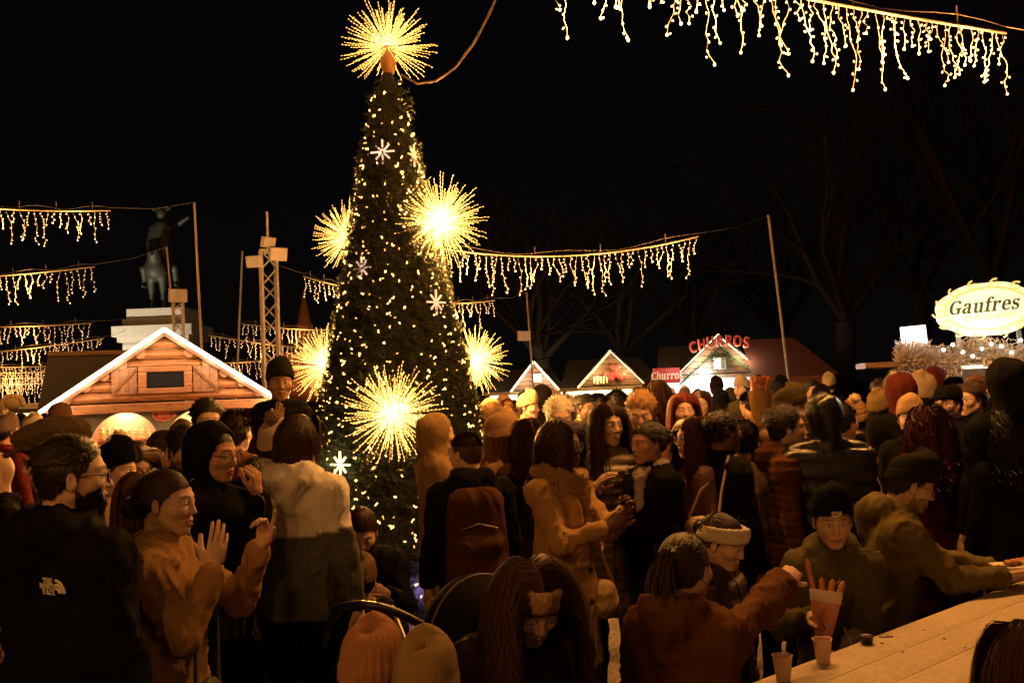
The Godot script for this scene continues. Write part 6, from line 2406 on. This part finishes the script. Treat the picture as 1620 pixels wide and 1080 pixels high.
	var tb := Basis(Vector3(0.95, 0, 0), Vector3(0.3, 1.1, 0), Vector3(0, 0, 1))
	part("lettering", text("Gaufres", 0.185, 0.008), plain(lin(0.02, 0.03, 0.01), 0.6), s, Transform3D(tb, Vector3(-0.03, 0.04, 0.04)))
	for k in 5:
		var cg := Geo.new()
		var pts := []
		for q in 12:
			var a := q * 0.6
			pts.append(Vector3(cos(a) * 0.05 * (1.0 - q / 15.0), sin(a) * 0.035 * (1.0 - q / 15.0), 0.036))
		cg.tube(pts, 0.007, 4)
		part("sign_scroll", cg.mesh(), yel, s, Transform3D(Basis(), Vector3(-0.2 + 0.1 * k, -0.09, 0)))
	for sx in [-0.3, 0.3]:
		part("bracket", boxm(Vector3(0.04, 0.3, 0.04)), plain(lin(0.1, 0.1, 0.1), 0.5), s, Transform3D(Basis(), Vector3(sx, -0.32, -0.06)))
	omni(s, Vector3(0, -0.1, 0.7), lin(1, 0.9, 0.6), 0.3, 0.25)
	omni(s, Vector3(-0.1, -0.42, 0.3), lin(1, 0.9, 0.7), 0.3, 0.1)
# ---------------------------------------------------------------- things carried, the table, prams
func on(s: Dictionary, called: String, label: String, category: String) -> Node3D:
	var o := thing(called, label, category)
	o.transform = s.node.transform
	return o

func lying(px: float, py: float, y: float) -> Vector3:
	var dir := (at(px, py, 1.0) - cam_t.origin)
	return cam_t.origin + dir * ((y - cam_t.origin.y) / dir.y)

# surface of the jacket behind a point given in x and y (local), looking along -z
func back_z(s: Dictionary, x: float, y: float) -> float:
	var z := 0.0
	for p in built[people.find(s)]:
		if p[2] == "top":
			for v: Vector3 in (p[1] as Geo).V:
				if absf(v.x - x) < 0.03 and absf(v.y - y) < 0.03:
					z = minf(z, v.z)
	return z

func build_props() -> void:
	# logo on the black jacket
	var a: Dictionary = who.A
	var lx := -0.11
	var ly := 1.33
	var z := back_z(a, lx, ly) - 0.004
	var white := plain(lin(0.75, 0.7, 0.65), 0.6)
	var lg := Node3D.new()
	lg.name = "back_logo"
	a.node.add_child(lg)
	lg.position = Vector3(lx, ly, z)
	lg.rotation.y = PI
	lg.rotation.x = 0.1
	var wds := ["THE", "NORTH", "FACE"]
	for k in 3:
		part("logo_lettering", text(wds[k], 0.021, 0.002), white, lg, Transform3D(Basis(), Vector3(-0.02, 0.016 - 0.017 * k, 0.001)))
	var g := Geo.new()
	for k in 3:
		var r0 := 0.012 + 0.012 * k
		var pts := []
		for q in 9:
			var t := PI * 0.5 * q / 8.0
			pts.append(Vector3(0.016 + sin(t) * r0, -0.018 + cos(t) * r0, 0))
		g.tube(pts, 0.004, 5)
	part("logo_arcs", g.mesh(), white, lg)
	# phone
	var ab: Dictionary = who.AB
	var o := on(ab, "phone", "black phone held up by the woman in the camel coat", "phone")
	part("phone_case", boxm(Vector3(0.078, 0.155, 0.009)), plain(lin(0.01, 0.01, 0.012), 0.3), o, Transform3D(Basis(Vector3.RIGHT, 0.15), Vector3(0.0, 1.42, 0.4)))
	part("phone_lens", boxm(Vector3(0.02, 0.03, 0.004)), plain(lin(0.05, 0.05, 0.06), 0.1), o, Transform3D(Basis(Vector3.RIGHT, 0.15), Vector3(0.02, 1.47, 0.412)))
	for k in 2:
		g = Geo.new()
		g.tube([Vector3(0, 0, 0), Vector3(0, 0, 0.008)], 0.016, 14)
		part("button", g.mesh(), plain(lin(0.03, 0.02, 0.015), 0.4), ab.node, Transform3D(Basis(), Vector3(0.04, 1.0 - 0.16 * k, 0.135)))
	for k in 2:
		g = Geo.new()
		g.tube([Vector3(0, 0, 0), Vector3(0, 0, 0.008)], 0.016, 14)
		part("button", g.mesh(), plain(lin(0.03, 0.02, 0.015), 0.4), who.D.node, Transform3D(Basis(), Vector3(-0.04, 1.12 - 0.17 * k, 0.14)))
	# shoulder bags
	bag(ab, "beige shoulder bag hanging at the hip of the phone woman", Vector3(0.2, 0.82, 0.1), Vector3(0.24, 0.2, 0.09), Color(0.4, 0.26, 0.13), Vector3(-0.1, 1.5, 0.0), true)
	bag(who.AH, "beige shoulder bag on the back of the black coat woman", Vector3(-0.06, 1.12, -0.2), Vector3(0.3, 0.13, 0.09), Color(0.45, 0.32, 0.2), Vector3(-0.12, 1.48, -0.02), false)
	bag(who.D, "small black bag hanging in front of the smiling woman", Vector3(-0.14, 0.95, 0.22), Vector3(0.2, 0.17, 0.08), Color(0.012, 0.01, 0.01), Vector3(0.1, 1.48, 0.02), false)
	# backpack
	o = on(who.Y, "backpack", "dark brown backpack on the man with cropped hair", "backpack")
	var f := Field.new(Vector3(-0.25, 0.8, -0.45), Vector3(0.25, 1.6, 0.0), 0.012)
	f.cap(Vector3(-0.06, 1.36, -0.2), Vector3(-0.07, 1.0, -0.22), 0.1, 0.115, 0.04)
	f.cap(Vector3(0.06, 1.36, -0.2), Vector3(0.07, 1.0, -0.22), 0.1, 0.115, 0.04)
	f.cap(Vector3(-0.07, 1.02, -0.3), Vector3(0.07, 1.02, -0.3), 0.07, 0.07, 0.03)
	f.cap(Vector3(-0.07, 1.14, -0.3), Vector3(0.07, 1.14, -0.3), 0.06, 0.06, 0.03)
	var bg := f.geo()
	bg.paint(Color(1, 1, 1))
	fold(bg, 0.01, Vector3(25, 9, 25), 4.0)
	part("pack", bg.mesh(), cloth(lin(0.06, 0.025, 0.012), 0.8), o)
	for sd in [-1.0, 1.0]:
		g = Geo.new()
		g.tube([Vector3(sd * 0.08, 1.4, -0.16), Vector3(sd * 0.1, 1.5, -0.06), Vector3(sd * 0.11, 1.46, 0.09), Vector3(sd * 0.13, 1.25, 0.13), Vector3(sd * 0.16, 1.05, 0.0), Vector3(sd * 0.12, 0.98, -0.15)], 0.018, 6)
		part("strap", g.mesh(), cloth(lin(0.05, 0.02, 0.01), 0.8), o)
	g = Geo.new()
	g.tube([Vector3(-0.1, 1.24, -0.315), Vector3(0, 1.27, -0.33), Vector3(0.1, 1.24, -0.315)], 0.004, 5)
	part("zip", g.mesh(), plain(lin(0.3, 0.25, 0.2), 0.3, 0.8), o)
	# mug of the woman in the black beanie
	var hp: Vector3 = who.L.joints.ha_r
	o = on(who.L, "glass_mug", "small glass mug raised by the woman in the black beanie", "mug")
	g = Geo.new()
	g.lathe([Vector2(0.0, -0.05), Vector2(0.034, -0.05), Vector2(0.038, 0.05), Vector2(0.035, 0.05), Vector2(0.031, -0.044), Vector2(0.0, -0.044)], 18)
	var gm := StandardMaterial3D.new()
	gm.transparency = BaseMaterial3D.TRANSPARENCY_ALPHA
	gm.albedo_color = Color(1, 1, 1, 0.15)
	gm.roughness = 0.05
	part("glass", g.mesh(), gm, o, Transform3D(Basis(Vector3.RIGHT, -0.9), hp + Vector3(0, 0.09, 0.03)))
	# paper bag of churros held overhead
	hp = who.AI.joints.ha_r
	o = on(who.AI, "churros_bag", "brown paper bag with pink paper and churros held high over the crowd", "paper bag")
	g = Geo.new()
	g.lathe([Vector2(0.0, -0.02), Vector2(0.06, -0.02), Vector2(0.075, 0.1), Vector2(0.085, 0.27), Vector2(0.08, 0.27), Vector2(0.07, 0.1), Vector2(0.0, 0.0)], 14)
	fold(g, 0.02, Vector3(30, 12, 30), 2.0)
	part("paper", g.mesh(), cloth(lin(0.42, 0.25, 0.1), 0.9), o, Transform3D(Basis.from_scale(Vector3(0.85, 1.0, 0.55)), hp + Vector3(0, 0.02, 0.02)))
	g = Geo.new()
	g.lathe([Vector2(0.04, 0.16), Vector2(0.055, 0.26), Vector2(0.07, 0.34), Vector2(0.065, 0.34), Vector2(0.05, 0.26)], 14)
	fold(g, 0.03, Vector3(30, 30, 30), 7.0)
	part("pink_paper", g.mesh(), cloth(lin(0.62, 0.26, 0.22), 0.9), o, Transform3D(Basis.from_scale(Vector3(0.8, 1.0, 0.6)), hp + Vector3(0, 0.04, 0.02)))
	for k in 6:
		churro(o, hp + Vector3(-0.04 + 0.016 * k, 0.26, 0.02 + 0.02 * (k % 3 - 1)), Vector3(-0.25 + 0.1 * k, 1, 0.1 * (k % 3 - 1)), 0.13)
	# churros cone of the woman in the parka
	var av: Dictionary = who.AV
	o = on(av, "churros_cone", "red patterned paper cone of churros held between the two women", "paper cone")
	var tip := Vector3(-0.15, 0.6, 0.42)
	var mouth := Vector3(-0.1, 0.93, 0.36)
	var ax := (mouth - tip).normalized()
	var bx := ax.cross(Vector3.BACK).normalized()
	var cone := Geo.new()
	cone.lathe([Vector2(0.004, 0.0), Vector2(0.035, 0.15), Vector2(0.075, 0.33), Vector2(0.072, 0.33), Vector2(0.03, 0.15)], 18)
	var cx := Transform3D(Basis(bx, ax, bx.cross(ax)) * Basis.from_scale(Vector3(0.85, 1.0, 0.85)), tip)
	part("paper", cone.mesh(), checker(), o, cx)
	cone = Geo.new()
	cone.lathe([Vector2(0.0755, 0.325), Vector2(0.084, 0.375), Vector2(0.08, 0.375), Vector2(0.0725, 0.325)], 18)
	part("white_rim", cone.mesh(), plain(lin(0.7, 0.6, 0.5), 0.8), o, cx)
	for k in 4:
		churro(o, mouth + bx * (0.03 * (k - 1.5)), (ax + bx * 0.2 * (k - 1.5)).normalized(), 0.17 if k == 0 else 0.09)
	# logos on the parka woman's beanie
	var hx: Transform3D = av.joints.hx
	g = Geo.new()
	var sw := [Vector3(-0.022, 0.004, 0), Vector3(-0.012, -0.004, 0), Vector3(0.0, -0.003, 0), Vector3(0.024, 0.009, 0)]
	g.tube(sw, [0.003, 0.0048, 0.0035, 0.0008], 5)
	part("swoosh_logo", g.mesh(), white, av.node, hx * Transform3D(Basis(Vector3.RIGHT, -0.1), Vector3(0, 0.052, 0.114)))
	part("logo_lettering", text("NIKE", 0.018, 0.002), white, av.node, hx * Transform3D(Basis(Vector3.RIGHT, -0.1), Vector3(0, 0.064, 0.112)))
	# zip ring and poppers of the parka
	for q in [Vector3(0.0, 0.95, 0.15), Vector3(0.0, 0.87, 0.152)]:
		g = Geo.new()
		var ring := []
		for k in 13:
			ring.append(Vector3(cos(TAU * k / 12.0) * 0.014, sin(TAU * k / 12.0) * 0.014, 0))
		g.tube(ring, 0.0025, 5, false)
		part("zip_ring", g.mesh(), plain(lin(0.5, 0.4, 0.3), 0.3, 0.8), av.node, Transform3D(Basis(), q))
	# plate of the man in the olive jacket
	o = on(who.AU, "paper_plate", "white paper plate with food held by the man in the olive jacket", "plate")
	var pm: Vector3 = (who.AU.joints.ha_r + who.AU.joints.ha_l) * 0.5 + Vector3(0, 0.03, 0.08)
	part("plate", boxm(Vector3(0.15, 0.012, 0.22)), plain(lin(0.65, 0.58, 0.5), 0.7), o, Transform3D(Basis(), pm))
	for k in 4:
		g = Geo.new()
		g.ball(pm + Vector3(-0.03 + 0.02 * k, 0.02, -0.05 + 0.03 * k), Vector3(0.03, 0.015, 0.025), 9, 6)
		part("food", g.mesh(), plain(lin(0.3, 0.12, 0.04), 0.6), o)
	# table
	var ty := 0.75
	var p0 := lying(1150, 1092, ty)
	var p1 := lying(1680, 893, ty)
	var dir := (p1 - p0).normalized()
	var side := dir.cross(Vector3.UP).normalized()
	if side.z < 0:
		side = -side
	p1 = p0 + dir * 3.2
	p0 -= dir * 0.25
	var tb := thing("market_table", "long pale table with paper cups and a pot of chocolate sauce", "table", Vector3(p0.x, 0, p0.z))
	var tm := cloth(lin(0.5, 0.4, 0.28), 0.55, "weave", 2.0)
	var c := (p0 + p1) * 0.5 + side * 0.36 - Vector3(p0.x, 0, p0.z)
	var L := p0.distance_to(p1)
	var tbasis := Basis(dir, Vector3.UP, dir.cross(Vector3.UP))
	for k in 4:
		part("table_board", boxm(Vector3(L, 0.045, 0.177)), tm, tb, Transform3D(tbasis, Vector3(c.x, ty - 0.0225, c.z) + side * (-0.27 + 0.18 * k)))
	for u in [0.05, 0.5, 0.95]:
		for v in [0.08, 0.64]:
			part("leg", boxm(Vector3(0.07, ty - 0.05, 0.07)), wood(Color(0.3, 0.18, 0.09)), tb, Transform3D(tbasis, (p1 - p0) * u + side * v + Vector3(0, (ty - 0.05) / 2, 0) - Vector3(0, 0, 0)))
	var base := Vector3(0, ty + 0.001, 0)
	for q in [[1303, 1048, "white paper cup of hot drink beside the chocolate pot on the table"], [1240, 1076, "white paper cup at the table edge, in front of the teddy coat"]]:
		var cp := lying(q[0], q[1], ty)
		o = thing("paper_cup", q[2], "cup", Vector3(cp.x, ty + 0.001, cp.z), 0.0, "paper cups on the table")
		g = Geo.new()
		g.lathe([Vector2(0.0, 0.0), Vector2(0.024, 0.0), Vector2(0.034, 0.082), Vector2(0.0365, 0.083), Vector2(0.036, 0.087), Vector2(0.0325, 0.086), Vector2(0.023, 0.004), Vector2(0, 0.004)], 22)
		part("cup", g.mesh(), plain(lin(0.6, 0.42, 0.3), 0.6), o)
		g = Geo.new()
		g.lathe([Vector2(0.0, 0.07), Vector2(0.031, 0.07)], 18)
		part("drink", g.mesh(), plain(lin(0.25, 0.07, 0.03), 0.15), o)
	var sp := lying(1372, 1018, ty)
	o = thing("sauce_pot", "small dark pot of chocolate sauce on the table", "pot", Vector3(sp.x, ty + 0.001, sp.z))
	g = Geo.new()
	g.lathe([Vector2(0.0, 0.0), Vector2(0.022, 0.0), Vector2(0.027, 0.03), Vector2(0.029, 0.031), Vector2(0.024, 0.028), Vector2(0.0, 0.026)], 18)
	part("pot", g.mesh(), plain(lin(0.03, 0.012, 0.008), 0.3), o)
	sp = lying(1400, 1007, ty)
	o = thing("sauce_spill", "dark smear of sauce beside the chocolate pot", "sauce", Vector3(sp.x, ty + 0.002, sp.z))
	g = Geo.new()
	g.ball(Vector3.ZERO, Vector3(0.024, 0.006, 0.016), 12, 6)
	g.ball(Vector3(0.02, 0, 0.008), Vector3(0.014, 0.004, 0.01), 10, 6)
	part("smear", g.mesh(), plain(lin(0.04, 0.015, 0.01), 0.3), o)
	for k in 9:
		var rp := lying(1330 + 33 * (k * 37 % 9), 990 + 7 * (k * 23 % 7), ty)
		o = thing("crumb", "tiny dark crumb on the pale table top", "crumb", Vector3(rp.x, ty + 0.002, rp.z), k, "crumbs on the table")
		g = Geo.new()
		g.ball(Vector3.ZERO, Vector3(0.005 + 0.003 * (k % 3), 0.002, 0.004), 7, 5)
		part("crumb_piece", g.mesh(), plain(lin(0.1, 0.04, 0.015), 0.8), o)
	# what the people at the table sit on
	for q in [[who.AV, "wooden stool under the woman in the olive parka"], [who.AW, "wooden stool under the woman with the white headband"], [who.AX, "wooden stool under the woman in the teddy coat"], [who.AU, "wooden stool under the man in the olive jacket"], [who.AY, "wooden stool under the woman bending her head"], [who.AZ, "wooden stool under the straight haired person at the table"]]:
		var st: Dictionary = q[0]
		o = on(st, "stool", q[1], "stool")
		o.scale = Vector3.ONE
		var sy: float = 0.42 * st.sc
		part("seat", boxm(Vector3(0.36, 0.04, 0.34)), wood(Color(0.3, 0.18, 0.09)), o, Transform3D(Basis(), Vector3(0, sy - 0.02, 0.02)))
		for sx in [-0.14, 0.14]:
			for sz in [-0.12, 0.16]:
				part("leg", boxm(Vector3(0.04, sy - 0.04, 0.04)), wood(Color(0.3, 0.18, 0.09)), o, Transform3D(Basis(), Vector3(sx, (sy - 0.04) / 2, sz)))
	# first pram: handle nearest, toddler inside
	var up: Vector3 = who.U.base
	var pr := thing("pram", "black pram with curved handle bar holding the toddler in the eared hat", "pram", Vector3(up.x, 0, up.z))
	var blk := plain(lin(0.012, 0.011, 0.01), 0.35)
	var steel := plain(lin(0.35, 0.3, 0.25), 0.3, 0.7)
	var hl := at(530, 962, 3.95) - pr.position
	var hm := at(598, 955, 3.9) - pr.position
	var hr := at(665, 987, 3.95) - pr.position
	g = Geo.new()
	var hpts := []
	for k in 17:
		var u := k / 16.0
		hpts.append(hl.lerp(hm, u).lerp(hm.lerp(hr, u), u) + Vector3(0, 0.02 * sin(u * PI), 0.03 * sin(u * PI)))
	g.tube(hpts, 0.018, 10)
	part("handle_bar", g.mesh(), blk, pr)
	for q in [[hl, Vector3(-0.22, 0.5, 0.1)], [hr, Vector3(0.26, 0.5, 0.1)]]:
		g = Geo.new()
		g.tube([q[0], (q[0] as Vector3).lerp(q[1], 0.25)], 0.016, 8)
		part("handle_joint", g.mesh(), blk, pr)
		g = Geo.new()
		g.tube([(q[0] as Vector3).lerp(q[1], 0.2), q[1], Vector3(q[1].x, 0.16, -0.45)], 0.013, 8)
		part("frame_tube", g.mesh(), steel, pr)
		g = Geo.new()
		g.tube([Vector3(q[1].x, 0.5, 0.1), Vector3(q[1].x, 0.16, 0.42)], 0.013, 8)
		part("rear_tube", g.mesh(), steel, pr)
	pram_wheels(pr, 0.24, -0.45, 0.42)
	f = Field.new(Vector3(-0.35, 0.3, -0.5), Vector3(0.35, 0.95, 0.4), 0.02)
	f.cap(Vector3(-0.14, 0.45, -0.3), Vector3(-0.14, 0.45, 0.12), 0.1, 0.1, 0.04)
	f.cap(Vector3(0.14, 0.45, -0.3), Vector3(0.14, 0.45, 0.12), 0.1, 0.1, 0.04)
	f.cap(Vector3(-0.14, 0.5, 0.16), Vector3(-0.13, 0.82, 0.22), 0.06, 0.05, 0.04)
	f.cap(Vector3(0.14, 0.5, 0.16), Vector3(0.13, 0.82, 0.22), 0.06, 0.05, 0.04)
	f.cap(Vector3(0.0, 0.5, 0.16), Vector3(0.0, 0.82, 0.22), 0.07, 0.06, 0.04)
	bg = f.geo()
	bg.paint(Color(1, 1, 1))
	part("seat", bg.mesh(), cloth(lin(0.02, 0.018, 0.015), 0.9), pr)
	# second pram with its hood up
	var pp := at(760, 950, 4.2)
	var p2 := thing("pram", "black pram with raised round hood in front of the backpack man", "pram", Vector3(pp.x, 0, pp.z), 0.5)
	p2.scale = Vector3.ONE * 0.88
	f = Field.new(Vector3(-0.45, 0.3, -0.6), Vector3(0.45, 1.35, 0.6), 0.018)
	f.ell(Vector3(0, 0.84, -0.02), Vector3(0.27, 0.32, 0.3), 0.03)
	f.cut(Vector3(0, 0.72, 0.32), Vector3(0.24, 0.34, 0.34), 0.03)
	bg = f.geo()
	bg.paint(Color(1, 1, 1))
	for k in bg.V.size():
		var v := bg.V[k]
		bg.V[k] = v + bg.N[k] * 0.008 * absf(sin(atan2(v.y - 0.7, v.z + 0.1) * 5.0))
	bg.normals()
	part("hood", bg.mesh(), cloth(lin(0.01, 0.009, 0.008), 0.85), p2)
	g = Geo.new()
	var arc := []
	for k in 15:
		var t := PI * k / 14.0
		arc.append(Vector3(cos(t) * 0.272, 0.84 + sin(t) * 0.325, -0.02 + 0.02 * sin(t)))
	g.tube(arc, 0.006, 6)
	part("hood_piping", g.mesh(), plain(lin(0.12, 0.07, 0.04), 0.5), p2)
	f = Field.new(Vector3(-0.4, 0.3, -0.6), Vector3(0.4, 0.9, 0.75), 0.02)
	f.cap(Vector3(0, 0.58, -0.12), Vector3(0, 0.55, 0.5), 0.2, 0.15, 0.05)
	bg = f.geo()
	bg.paint(Color(1, 1, 1))
	fold(bg, 0.012, Vector3(20, 20, 20), 3.0)
	part("carrycot", bg.mesh(), cloth(lin(0.02, 0.016, 0.014), 0.9), p2)
	f = Field.new(Vector3(-0.3, 0.5, -0.1), Vector3(0.3, 0.95, 0.6), 0.016)
	f.ell(Vector3(0.02, 0.72, 0.25), Vector3(0.17, 0.07, 0.22), 0.03)
	bg = f.geo()
	bg.paint(Color(1, 1, 1))
	fold(bg, 0.03, Vector3(18, 18, 18), 8.0)
	part("blanket", bg.mesh(), cloth(lin(0.22, 0.08, 0.04), 0.95, "wool", 5.0), p2)
	for sx in [-0.24, 0.24]:
		g = Geo.new()
		g.tube([Vector3(sx, 0.95, -0.55), Vector3(sx, 0.5, 0.0), Vector3(sx, 0.16, 0.45)], 0.013, 8)
		part("frame_tube", g.mesh(), steel, p2)
		g = Geo.new()
		g.tube([Vector3(sx, 0.5, 0.0), Vector3(sx, 0.16, -0.4)], 0.013, 8)
		part("rear_tube", g.mesh(), steel, p2)
	pram_wheels(p2, 0.25, -0.4, 0.45)

func pram_wheels(o: Node3D, w: float, z0: float, z1: float) -> void:
	for sx in [-1.0, 1.0]:
		for z in [z0, z1]:
			var wheel := Node3D.new()
			wheel.name = "wheel"
			o.add_child(wheel, true)
			wheel.position = Vector3(sx * (w + 0.03), 0.15, z)
			var ring := []
			for k in 21:
				var t := TAU * k / 20.0
				ring.append(Vector3(0, cos(t) * 0.13, sin(t) * 0.13))
			var g := Geo.new()
			g.tube(ring, 0.02, 7, false)
			part("tyre", g.mesh(), plain(lin(0.015, 0.015, 0.015), 0.8), wheel)
			g = Geo.new()
			for k in 5:
				var t := TAU * k / 5.0
				g.tube([Vector3.ZERO, Vector3(0, cos(t) * 0.12, sin(t) * 0.12)], 0.01, 5)
			part("rim", g.mesh(), plain(lin(0.25, 0.22, 0.2), 0.4, 0.5), wheel)

func bag(s: Dictionary, label: String, c: Vector3, size: Vector3, col: Color, sh: Vector3, cross: bool) -> void:
	var o := on(s, "shoulder_bag", label, "bag")
	var f := Field.new(c - size, c + size, 0.011)
	f.ell(c, size * Vector3(0.52, 0.5, 0.5), 0.02)
	f.cap(c + Vector3(-size.x * 0.35, -size.y * 0.2, 0), c + Vector3(size.x * 0.35, -size.y * 0.2, 0), size.z * 0.42, size.z * 0.42, 0.03)
	var g := f.geo()
	g.paint(Color(1, 1, 1))
	fold(g, 0.006, Vector3(30, 30, 30), 5.0)
	part("pouch", g.mesh(), cloth(col.linear_to_srgb(), 0.6), o)
	for sd in [-1.0, 1.0]:
		var st := Geo.new()
		var e := c + Vector3(sd * size.x * 0.45, size.y * 0.3, 0)
		var mid := e.lerp(sh, 0.5) + Vector3(0, 0, 0.07 * signf(c.z) if sd > 0 else 0.03 * signf(c.z))
		st.tube([e, mid, sh + Vector3(0, 0.03, 0.03 * sd)], 0.009, 6)
		part("strap", st.mesh(), cloth(col.linear_to_srgb(), 0.6), o)

func churro(o: Node3D, p: Vector3, d: Vector3, L: float) -> void:
	var g := Geo.new()
	var x := d.normalized().cross(Vector3.BACK).normalized()
	var pr := []
	for k in 7:
		pr.append(Vector2(0.0 if k == 0 or k == 6 else 0.011, L * k / 6.0))
	g.lathe(pr, 10)
	for k in g.V.size():
		var a := atan2(g.V[k].z, g.V[k].x)
		g.V[k] += Vector3(g.V[k].x, 0, g.V[k].z) * 0.2 * cos(a * 5.0)
	g.normals()
	part("churro", g.mesh(), plain(lin(0.45, 0.2, 0.06), 0.7), o, Transform3D(Basis(x, d.normalized(), x.cross(d.normalized())), p))

func checker() -> StandardMaterial3D:
	var im := Image.create(64, 64, false, Image.FORMAT_RGB8)
	for y in 64:
		for x in 64:
			var a := (x / 8 + y / 8) % 2 == 0
			im.set_pixel(x, y, Color(0.8, 0.5, 0.4) if a else Color(0.88, 0.66, 0.54))
	var m := StandardMaterial3D.new()
	m.albedo_texture = ImageTexture.create_from_image(im)
	m.uv1_triplanar = true
	m.uv1_scale = Vector3.ONE * 26.0
	m.roughness = 0.8
	return m
